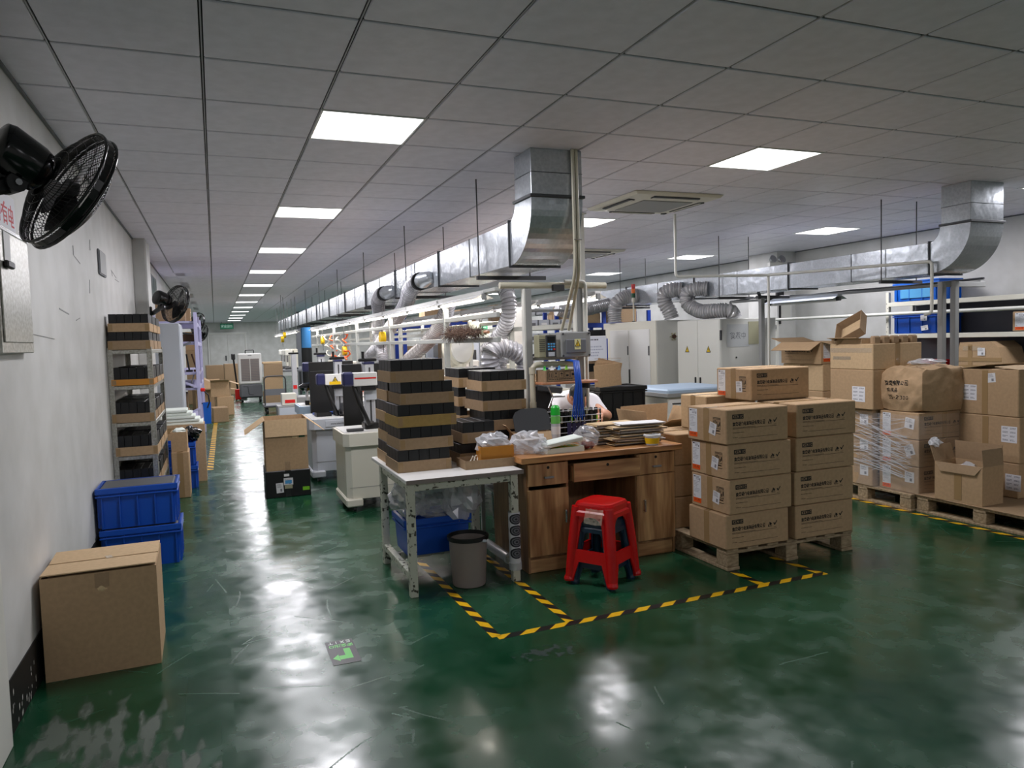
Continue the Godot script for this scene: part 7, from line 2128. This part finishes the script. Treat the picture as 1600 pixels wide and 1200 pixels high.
func far_end() -> void:
	var o := thing("air_cooler", "white and grey evaporative air cooler on wheels in the aisle", "air cooler", V(0.885, 0, -22.1))
	part(o, "upper_housing", g().box(V(0, 0.93, 0), V(0.62, 0.86, 0.5), 0.03), M.white_gloss)
	part(o, "tank", g().box(V(0, 0.31, 0), V(0.60, 0.38, 0.5), 0.04), M.mid_grey)
	part(o, "intake_grille", g().box(V(0, 0.90, 0.25), V(0.48, 0.62, 0.012), 0.003), M.taupe)
	for k in 13: part(o, "grille_slat", g().box(V(0, 0.62 + k * 0.046, 0.258), V(0.48, 0.010, 0.006)), M.mid_grey)
	part(o, "grille_post", g().box(V(0, 0.90, 0.26), V(0.016, 0.62, 0.01)), M.white)
	part(o, "handle", round_bar(bend([V(-0.1, 1.36, 0.0), V(-0.1, 1.45, 0), V(0.12, 1.45, 0), V(0.12, 1.36, 0)], 0.03), 0.014), M.black)
	part(o, "pipe_moulding", round_bar([V(-0.2, 0.44, 0.252), V(-0.08, 0.43, 0.254), V(-0.06, 0.22, 0.254), V(0.06, 0.2, 0.252)], 0.008, 6), M.dark_grey)
	part(o, "badge", g().box(V(0, 1.30, 0.251), V(0.1, 0.022, 0.004)), M.grey)
	for q in [[-0.24, 0.18], [0.24, 0.18], [-0.24, -0.18], [0.24, -0.18]]: part(o, "wheel", g().tube(V(q[0] - 0.025, 0.06, q[1]), V(q[0] + 0.025, 0.06, q[1]), 0.058, 14).box(V(q[0], 0.11, q[1]), V(0.05, 0.04, 0.05)), M.black)
	o = thing("pallet_truck", "black pallet truck handle standing left of the air cooler", "pallet truck", V(0.50, 0, -22.9))
	part(o, "handle", g().bar(V(0.06, 0.25, 0.0), V(-0.02, 1.2, 0.1), 0.06, 0.05, 0.01), M.black)
	part(o, "grip", g().box(V(-0.025, 1.27, 0.11), V(0.11, 0.18, 0.05), 0.02), M.black)
	part(o, "base", g().box(V(0.06, 0.18, 0), V(0.16, 0.3, 0.16), 0.01), M.red_light)
	for e in [-1, 1]:
		part(o, "fork", g().box(V(0.06 + e * 0.18, 0.06, -0.6), V(0.15, 0.05, 1.1), 0.006), M.dark_grey)
		part(o, "wheel", g().tube(V(0.06 + e * 0.05 - 0.02, 0.04, 0.02), V(0.06 + e * 0.05 + 0.02, 0.04, 0.02), 0.04, 12), M.black)
	for k in 3:
		carton("%s carton of the tall pile right of the air cooler" % ["bottom", "middle", "top"][k], V(0.46, 0.36, 0.5), V(1.36 + 0.015 * k, 0.361 * k, -20.4), 2 - k * 2, M.card if k % 2 else M.card_dark)
	var fl := carton("flat pale carton lid on the tall pile right of the air cooler", V(0.48, 0.05, 0.5), V(1.37, 1.084, -20.4), 0, M.card_light)
	o = thing("far_bench", "dark topped bench beyond the tall carton pile", "workbench", V(2.0, 0, -22.5))
	part(o, "top", g().box(V(0, 0.86, 0), V(1.0, 0.05, 3.4), 0.005), M.mid_grey)
	for q in [[-0.45, -1.6], [0.45, -1.6], [-0.45, 1.6], [0.45, 1.6]]: part(o, "leg", g().box(V(q[0], 0.417, q[1]), V(0.07, 0.834, 0.07), 0.004), M.dark_grey)
	for k in 3:
		var mc := thing("bench_press", "cream bench press on the far dark bench, %s from the viewer" % ["first", "second", "third"][k], "machine", V(1.95, 0.8855, -21.4 - 0.95 * k), 0, "presses on the far bench")
		part(mc, "column", g().box(V(0.1, 0.28, 0), V(0.16, 0.56, 0.2), 0.02), M.cream)
		part(mc, "head", g().box(V(-0.04, 0.46, 0), V(0.26, 0.16, 0.2), 0.02), M.white)
		part(mc, "base", g().box(V(0, 0.025, 0), V(0.34, 0.05, 0.3), 0.006), M.dark_grey)
		part(mc, "ram", g().tube(V(-0.1, 0.2, 0), V(-0.1, 0.38, 0), 0.025, 10), M.chrome)
	# round blue pillar
	var p := struct("trim_4", "round pillar painted light blue with a black wrapped foot", g().tube(V(3.25, 0, -29.3), V(3.25, CEIL, -29.3), 0.19, 28), M.pillar_blue)
	part(p, "black_wrap", g().tube(V(3.25, 0, -29.3), V(3.25, 1.45, -29.3), 0.205, 28), M.black)
	part(p, "grey_back", g().box(V(2.98, 1.41, -29.35), V(0.16, 2.8, 0.3), 0.004), M.mid_grey)
	var pf := thing("wall_fan", "small dark fan fixed to the blue pillar", "fan", V(2.83, 2.45, -29.1))
	screen_fan(pf, Transform3D(Basis(Vector3.UP, -1.2), Vector3.ZERO), 0.2, false)
	part(pf, "arm", g().bar(V(0.02, 0, 0), V(0.15, 0, -0.2), 0.04, 0.05), M.black)
	o = thing("exit_sign", "green lit exit sign hanging over the far double door", "sign", V(0.60, 2.60, -39.2))
	part(o, "panel", g().box(V(0, 0, 0), V(0.62, 0.28, 0.05), 0.006), M.green_lamp)
	sticker(o, "lettering", M.exit_sign_print, V(0, 0, 0.0255), V(1, 0, 0), V(0, 1, 0), 0.6, 0.26)
	for e in [-1, 1]: part(o, "chain", g().tube(V(e * 0.25, 0.13, 0), V(e * 0.25, CEIL - 2.60, 0), 0.012, 6), M.dark_grey)

# ---------- the seated person ----------
# tapered capsules blended into one field and meshed as surface nets; a bone is [from, to, radius, radius]
func flesh(bones: Array, cell: float, blend: float, planes := []) -> Geo:
	var lo := Vector3.INF
	var hi := -Vector3.INF
	for b in bones:
		var r: float = maxf(b[2], b[3]) + cell * 3.0
		lo = lo.min(b[0] - Vector3.ONE * r).min(b[1] - Vector3.ONE * r)
		hi = hi.max(b[0] + Vector3.ONE * r).max(b[1] + Vector3.ONE * r)
	var n := Vector3i(((hi - lo) / cell).ceil()) + Vector3i.ONE
	var sy := n.x
	var sz := n.x * n.y
	var f := PackedFloat32Array()
	f.resize(sz * n.z)
	f.fill(0.2)
	for b in bones:
		var A: Vector3 = b[0]
		var D: Vector3 = b[1] - b[0]
		var ra: float = b[2]
		var rb: float = b[3]
		var dd := maxf(D.length_squared(), 1e-9)
		var r := maxf(ra, rb) + blend + cell * 2.0
		var i0 := Vector3i(((b[0].min(b[1]) - Vector3.ONE * r - lo) / cell).floor()).max(Vector3i.ZERO)
		var i1 := Vector3i(((b[0].max(b[1]) + Vector3.ONE * r - lo) / cell).ceil()).min(n - Vector3i.ONE)
		for z in range(i0.z, i1.z + 1):
			for y in range(i0.y, i1.y + 1):
				var at := z * sz + y * sy
				for x in range(i0.x, i1.x + 1):
					var q := lo + Vector3(x, y, z) * cell - A
					var t := clampf(q.dot(D) / dd, 0.0, 1.0)
					var d := (q - D * t).length() - lerpf(ra, rb, t)
					var o := f[at + x]
					var h := maxf(blend - absf(o - d), 0.0) / blend
					f[at + x] = minf(o, d) - h * h * blend * 0.25
	if planes.size():
		for z in n.z:
			for y in n.y:
				for x in n.x:
					var c := -1.0
					for pl in planes: c = maxf(c, (lo + Vector3(x, y, z) * cell).dot(pl[0]) - pl[1])
					if c > f[z * sz + y * sy + x]: f[z * sz + y * sy + x] = c
	var ids := {}
	var vs := PackedVector3Array()
	var ns := PackedVector3Array()
	for z in n.z - 1:
		for y in n.y - 1:
			for x in n.x - 1:
				var at := z * sz + y * sy + x
				var inn := 0
				var c := []
				for k in 8:
					var v := f[at + (k & 1) + (sy if k & 2 else 0) + (sz if k & 4 else 0)]
					c.append(v)
					if v < 0.0: inn += 1
				if inn == 0 or inn == 8: continue
				var p := Vector3.ZERO
				var m := 0
				for e in [[0, 1], [2, 3], [4, 5], [6, 7], [0, 2], [1, 3], [4, 6], [5, 7], [0, 4], [1, 5], [2, 6], [3, 7]]:
					var a: float = c[e[0]]
					var b: float = c[e[1]]
					if (a < 0.0) != (b < 0.0):
						var pa := Vector3(e[0] & 1, (e[0] >> 1) & 1, e[0] >> 2)
						var pb := Vector3(e[1] & 1, (e[1] >> 1) & 1, e[1] >> 2)
						p += pa.lerp(pb, a / (a - b))
						m += 1
				ids[at] = vs.size()
				vs.append(lo + (Vector3(x, y, z) + p / m) * cell)
				ns.append(Vector3(c[1] + c[3] + c[5] + c[7] - c[0] - c[2] - c[4] - c[6], c[2] + c[3] + c[6] + c[7] - c[0] - c[1] - c[4] - c[5], c[4] + c[5] + c[6] + c[7] - c[0] - c[1] - c[2] - c[3]).normalized())
	var geo := g()
	var st := [1, sy, sz]
	for at in ids:
		for ax in 3:
			var u: int = st[(ax + 1) % 3]
			var w: int = st[(ax + 2) % 3]
			if (f[at] < 0.0) == (f[at + st[ax]] < 0.0): continue
			if not (ids.has(at - u) and ids.has(at - w) and ids.has(at - u - w)): continue
			var q := [ids[at - u - w], ids[at - w], ids[at], ids[at - u]]
			if f[at] >= 0.0: q.reverse()
			geo.tri(vs[q[0]], vs[q[1]], vs[q[2]], ns[q[0]], ns[q[1]], ns[q[2]])
			geo.tri(vs[q[0]], vs[q[2]], vs[q[3]], ns[q[0]], ns[q[2]], ns[q[3]])
	return geo

func seated_person() -> void:
	var at := V(3.115, 0, -6.30)
	var st := thing("stool", "round grey stool under the seated person", "stool", at + V(0.04, 0, -0.135))
	part(st, "seat", g().lathe([Vector2(0, 0.405), Vector2(0.15, 0.405), Vector2(0.165, 0.415), Vector2(0.165, 0.43), Vector2(0.15, 0.44), Vector2(0, 0.442)], 24), M.mid_grey)
	part(st, "column", g().tube(V(0, 0.05, 0), V(0, 0.405, 0), 0.025, 12), M.chrome)
	part(st, "base", g().lathe([Vector2(0, 0), Vector2(0.18, 0), Vector2(0.17, 0.02), Vector2(0.03, 0.05), Vector2(0, 0.05)], 20), M.dark_grey)
	var o := thing("person", "person in a white T-shirt bent low over a small table behind the frame", "person", at, 74)
	# joints, relative to the stool foot; the person faces -x
	var hip := V(0.12, 0.535, 0)
	var waist := V(0.10, 0.70, 0)
	var chest := V(-0.02, 0.88, 0.0)
	var neck := V(-0.13, 0.955, 0.01)
	var head := V(-0.225, 0.965, 0.03)
	var fw := V(-0.72, -0.55, 0.30).normalized()   # where the face looks
	var up := (V(0, 1, 0) - fw * fw.y).normalized()
	up = (up + V(-0.15, 0, 0)).normalized()
	up = (up - fw * up.dot(fw)).normalized()
	var sd := up.cross(fw)
	var shN := V(-0.05, 0.90, 0.175)
	var shF := V(-0.05, 0.90, -0.175)
	var elN := V(-0.26, 0.80, 0.27)
	var elF := V(-0.26, 0.80, -0.24)
	var wrN := V(-0.49, 0.835, 0.17)
	var wrF := V(-0.48, 0.82, -0.10)
	var knN := V(-0.28, 0.50, 0.12)
	var knF := V(-0.28, 0.50, -0.12)
	var anN := V(-0.22, 0.09, 0.13)
	var anF := V(-0.22, 0.09, -0.13)
	var torso := [[hip + V(0, 0, 0.07), hip + V(0, 0, -0.07), 0.125, 0.125], [hip, waist, 0.135, 0.125], [waist + V(0, 0, 0.05), waist + V(0, 0, -0.05), 0.105, 0.105], [waist, chest, 0.12, 0.13], [chest + V(0, 0, 0.08), chest + V(0, 0, -0.08), 0.115, 0.115], [chest, shN, 0.10, 0.072], [chest, shF, 0.10, 0.072], [chest, neck, 0.10, 0.06]]
	var limbs := [[neck, head + up * -0.02 + fw * -0.02, 0.052, 0.05], [shN, elN, 0.052, 0.040], [elN, wrN, 0.041, 0.026], [shF, elF, 0.052, 0.040], [elF, wrF, 0.041, 0.026],
		[hip + V(0, -0.03, 0.09), knN, 0.09, 0.062], [knN, anN, 0.062, 0.040], [hip + V(0, -0.03, -0.09), knF, 0.09, 0.062], [knF, anF, 0.062, 0.040]]
	var body := flesh(torso + limbs, 0.013, 0.05)
	# head: skull, jaw, nose, brow, lips, ears
	var hb := [[head + up * 0.03 - fw * 0.025, head + up * 0.03 + fw * 0.02, 0.078, 0.072], [head - up * 0.03 + fw * 0.035, head - up * 0.065 + fw * 0.055, 0.052, 0.034], [head + up * 0.012 + fw * 0.092, head - up * 0.018 + fw * 0.106, 0.008, 0.013], [head + up * 0.028 + fw * 0.082 + sd * 0.03, head + up * 0.028 + fw * 0.082 - sd * 0.03, 0.012, 0.012], [head - up * 0.046 + fw * 0.088 + sd * 0.016, head - up * 0.046 + fw * 0.088 - sd * 0.016, 0.008, 0.008], [head - up * 0.01 + fw * 0.06 + sd * 0.04, head - up * 0.02 + fw * 0.05 - sd * 0.04, 0.026, 0.026],
		[head + sd * 0.078 + up * 0.015 - fw * 0.012, head + sd * 0.074 - up * 0.015 - fw * 0.008, 0.014, 0.009], [head - sd * 0.078 + up * 0.015 - fw * 0.012, head - sd * 0.074 - up * 0.015 - fw * 0.008, 0.014, 0.009], [neck, head - up * 0.03, 0.05, 0.05]]
	var hg := flesh(hb, 0.0045, 0.018)
	body.v.append_array(hg.v); body.n.append_array(hg.n); body.t.append_array(hg.t)
	# hands: a palm, four fingers of three bones and a thumb, curled towards the bench
	for s in [1, -1]:
		var w: Vector3 = wrN if s == 1 else wrF
		var el: Vector3 = elN if s == 1 else elF
		var d: Vector3 = (w - el + V(0, -0.02, 0)).normalized()
		var dn: Vector3 = (V(0, -1, 0) - d * -d.y).normalized()
		var ac: Vector3 = d.cross(dn) * s
		var bones := [[w - d * 0.02, w + d * 0.03, 0.025, 0.026]]
		for k in 4:
			var a: Vector3 = w + d * 0.03 + ac * (k - 1.5) * 0.012
			var kn: Vector3 = w + d * (0.088 - 0.004 * absf(k - 1.3)) + ac * (k - 1.5) * 0.020
			bones.append([a, kn, 0.013, 0.011])
			var L: float = [0.041, 0.046, 0.043, 0.034][k]
			var d1: Vector3 = (d * 0.86 + dn * 0.5).normalized()
			var d2: Vector3 = (d * 0.4 + dn * 0.9).normalized()
			var d3: Vector3 = (d * -0.05 + dn).normalized()
			var p1: Vector3 = kn + d1 * L
			var p2: Vector3 = p1 + d2 * L * 0.62
			bones.append([kn, p1, 0.0098, 0.0088]); bones.append([p1, p2, 0.0088, 0.0082]); bones.append([p2, p2 + d3 * L * 0.5, 0.0082, 0.0068])
		var tb: Vector3 = w + d * 0.02 - ac * 0.026
		var t1: Vector3 = tb + (d * 0.7 - ac * 0.55 + dn * 0.4).normalized() * 0.045
		bones.append([w + d * 0.005 - ac * 0.012, tb, 0.016, 0.015]); bones.append([tb, t1, 0.013, 0.011]); bones.append([t1, t1 + (d * 0.8 - ac * 0.1 + dn * 0.6).normalized() * 0.032, 0.0105, 0.008])
		var gg := flesh(bones, 0.0032, 0.006)
		body.v.append_array(gg.v); body.n.append_array(gg.n); body.t.append_array(gg.t)
	part(o, "body", body, M.skin)
	for e in [-1, 1]:
		part(o, "eye", g().lathe([Vector2(0, -0.011), Vector2(0.008, -0.008), Vector2(0.011, 0), Vector2(0.008, 0.008), Vector2(0, 0.011)], 12, true, head + up * 0.012 + fw * 0.078 + sd * 0.03 * e), M.black)
	var hair := [[head + up * 0.045 - fw * 0.03, head + up * 0.045 + fw * 0.012, 0.087, 0.078], [head - up * 0.0 - fw * 0.05, head + up * 0.03 - fw * 0.04, 0.07, 0.08]]
	part(o, "hair", flesh(hair, 0.006, 0.02, [[fw - up * 0.55, 0.028 + head.dot(fw - up * 0.55)]]), M.hair)
	var shirt := []
	for b in torso: shirt.append([b[0], b[1], b[2] + 0.016, b[3] + 0.016])
	shirt.append([shN, shN.lerp(elN, 0.78), 0.078, 0.068]); shirt.append([shF, shF.lerp(elF, 0.78), 0.078, 0.068])
	part(o, "t_shirt", flesh(shirt, 0.014, 0.05, [[V(0, -1, 0), -0.52], [(neck - chest).normalized(), neck.dot((neck - chest).normalized()) + 0.005]]), M.shirt)
	var tr := []
	for b in [[hip + V(0, 0, 0.07), hip + V(0, 0, -0.07), 0.125, 0.125], [hip, waist, 0.135, 0.10], limbs[5], limbs[6], limbs[7], limbs[8]]: tr.append([b[0], b[1], b[2] + 0.012, b[3] + 0.014])
	part(o, "trousers", flesh(tr, 0.016, 0.05, [[V(0, 1, 0), 0.66], [V(0, -1, 0), -0.10]]), M.trousers)
	for a in [anN, anF]:
		part(o, "shoe", flesh([[a + V(0.03, -0.045, 0), a + V(-0.14, -0.055, 0), 0.042, 0.034], [a, a + V(0, -0.04, 0), 0.045, 0.044]], 0.008, 0.03, [[V(0, -1, 0), -0.001]]), M.black)
	var tb := thing("side_table", "small white table in front of the seated person", "table", V(2.92, 0, -5.55))
	part(tb, "top", g().box(V(0, 0.752, 0), V(0.40, 0.03, 0.52), 0.004), M.white_gloss)
	for q in [[-0.17, -0.23], [0.17, -0.23], [-0.17, 0.23], [0.17, 0.23]]: part(tb, "leg", g().box(V(q[0], 0.3685, q[1]), V(0.035, 0.737, 0.035), 0.002), M.white)
	for k in 3: solo("paper_sheet", ["white paper sheet on the small table, near the person's hands", "white paper sheet on the small table, at its right edge", "white paper sheet on the small table, at its near edge"][k], "paper", g().box(V(0, 0.001, 0), V(0.14, 0.002, 0.2)), M.paper, [V(2.86, 0.768, -5.68), V(3.03, 0.768, -5.52), V(2.85, 0.768, -5.42)][k], [4, -8, 12][k])
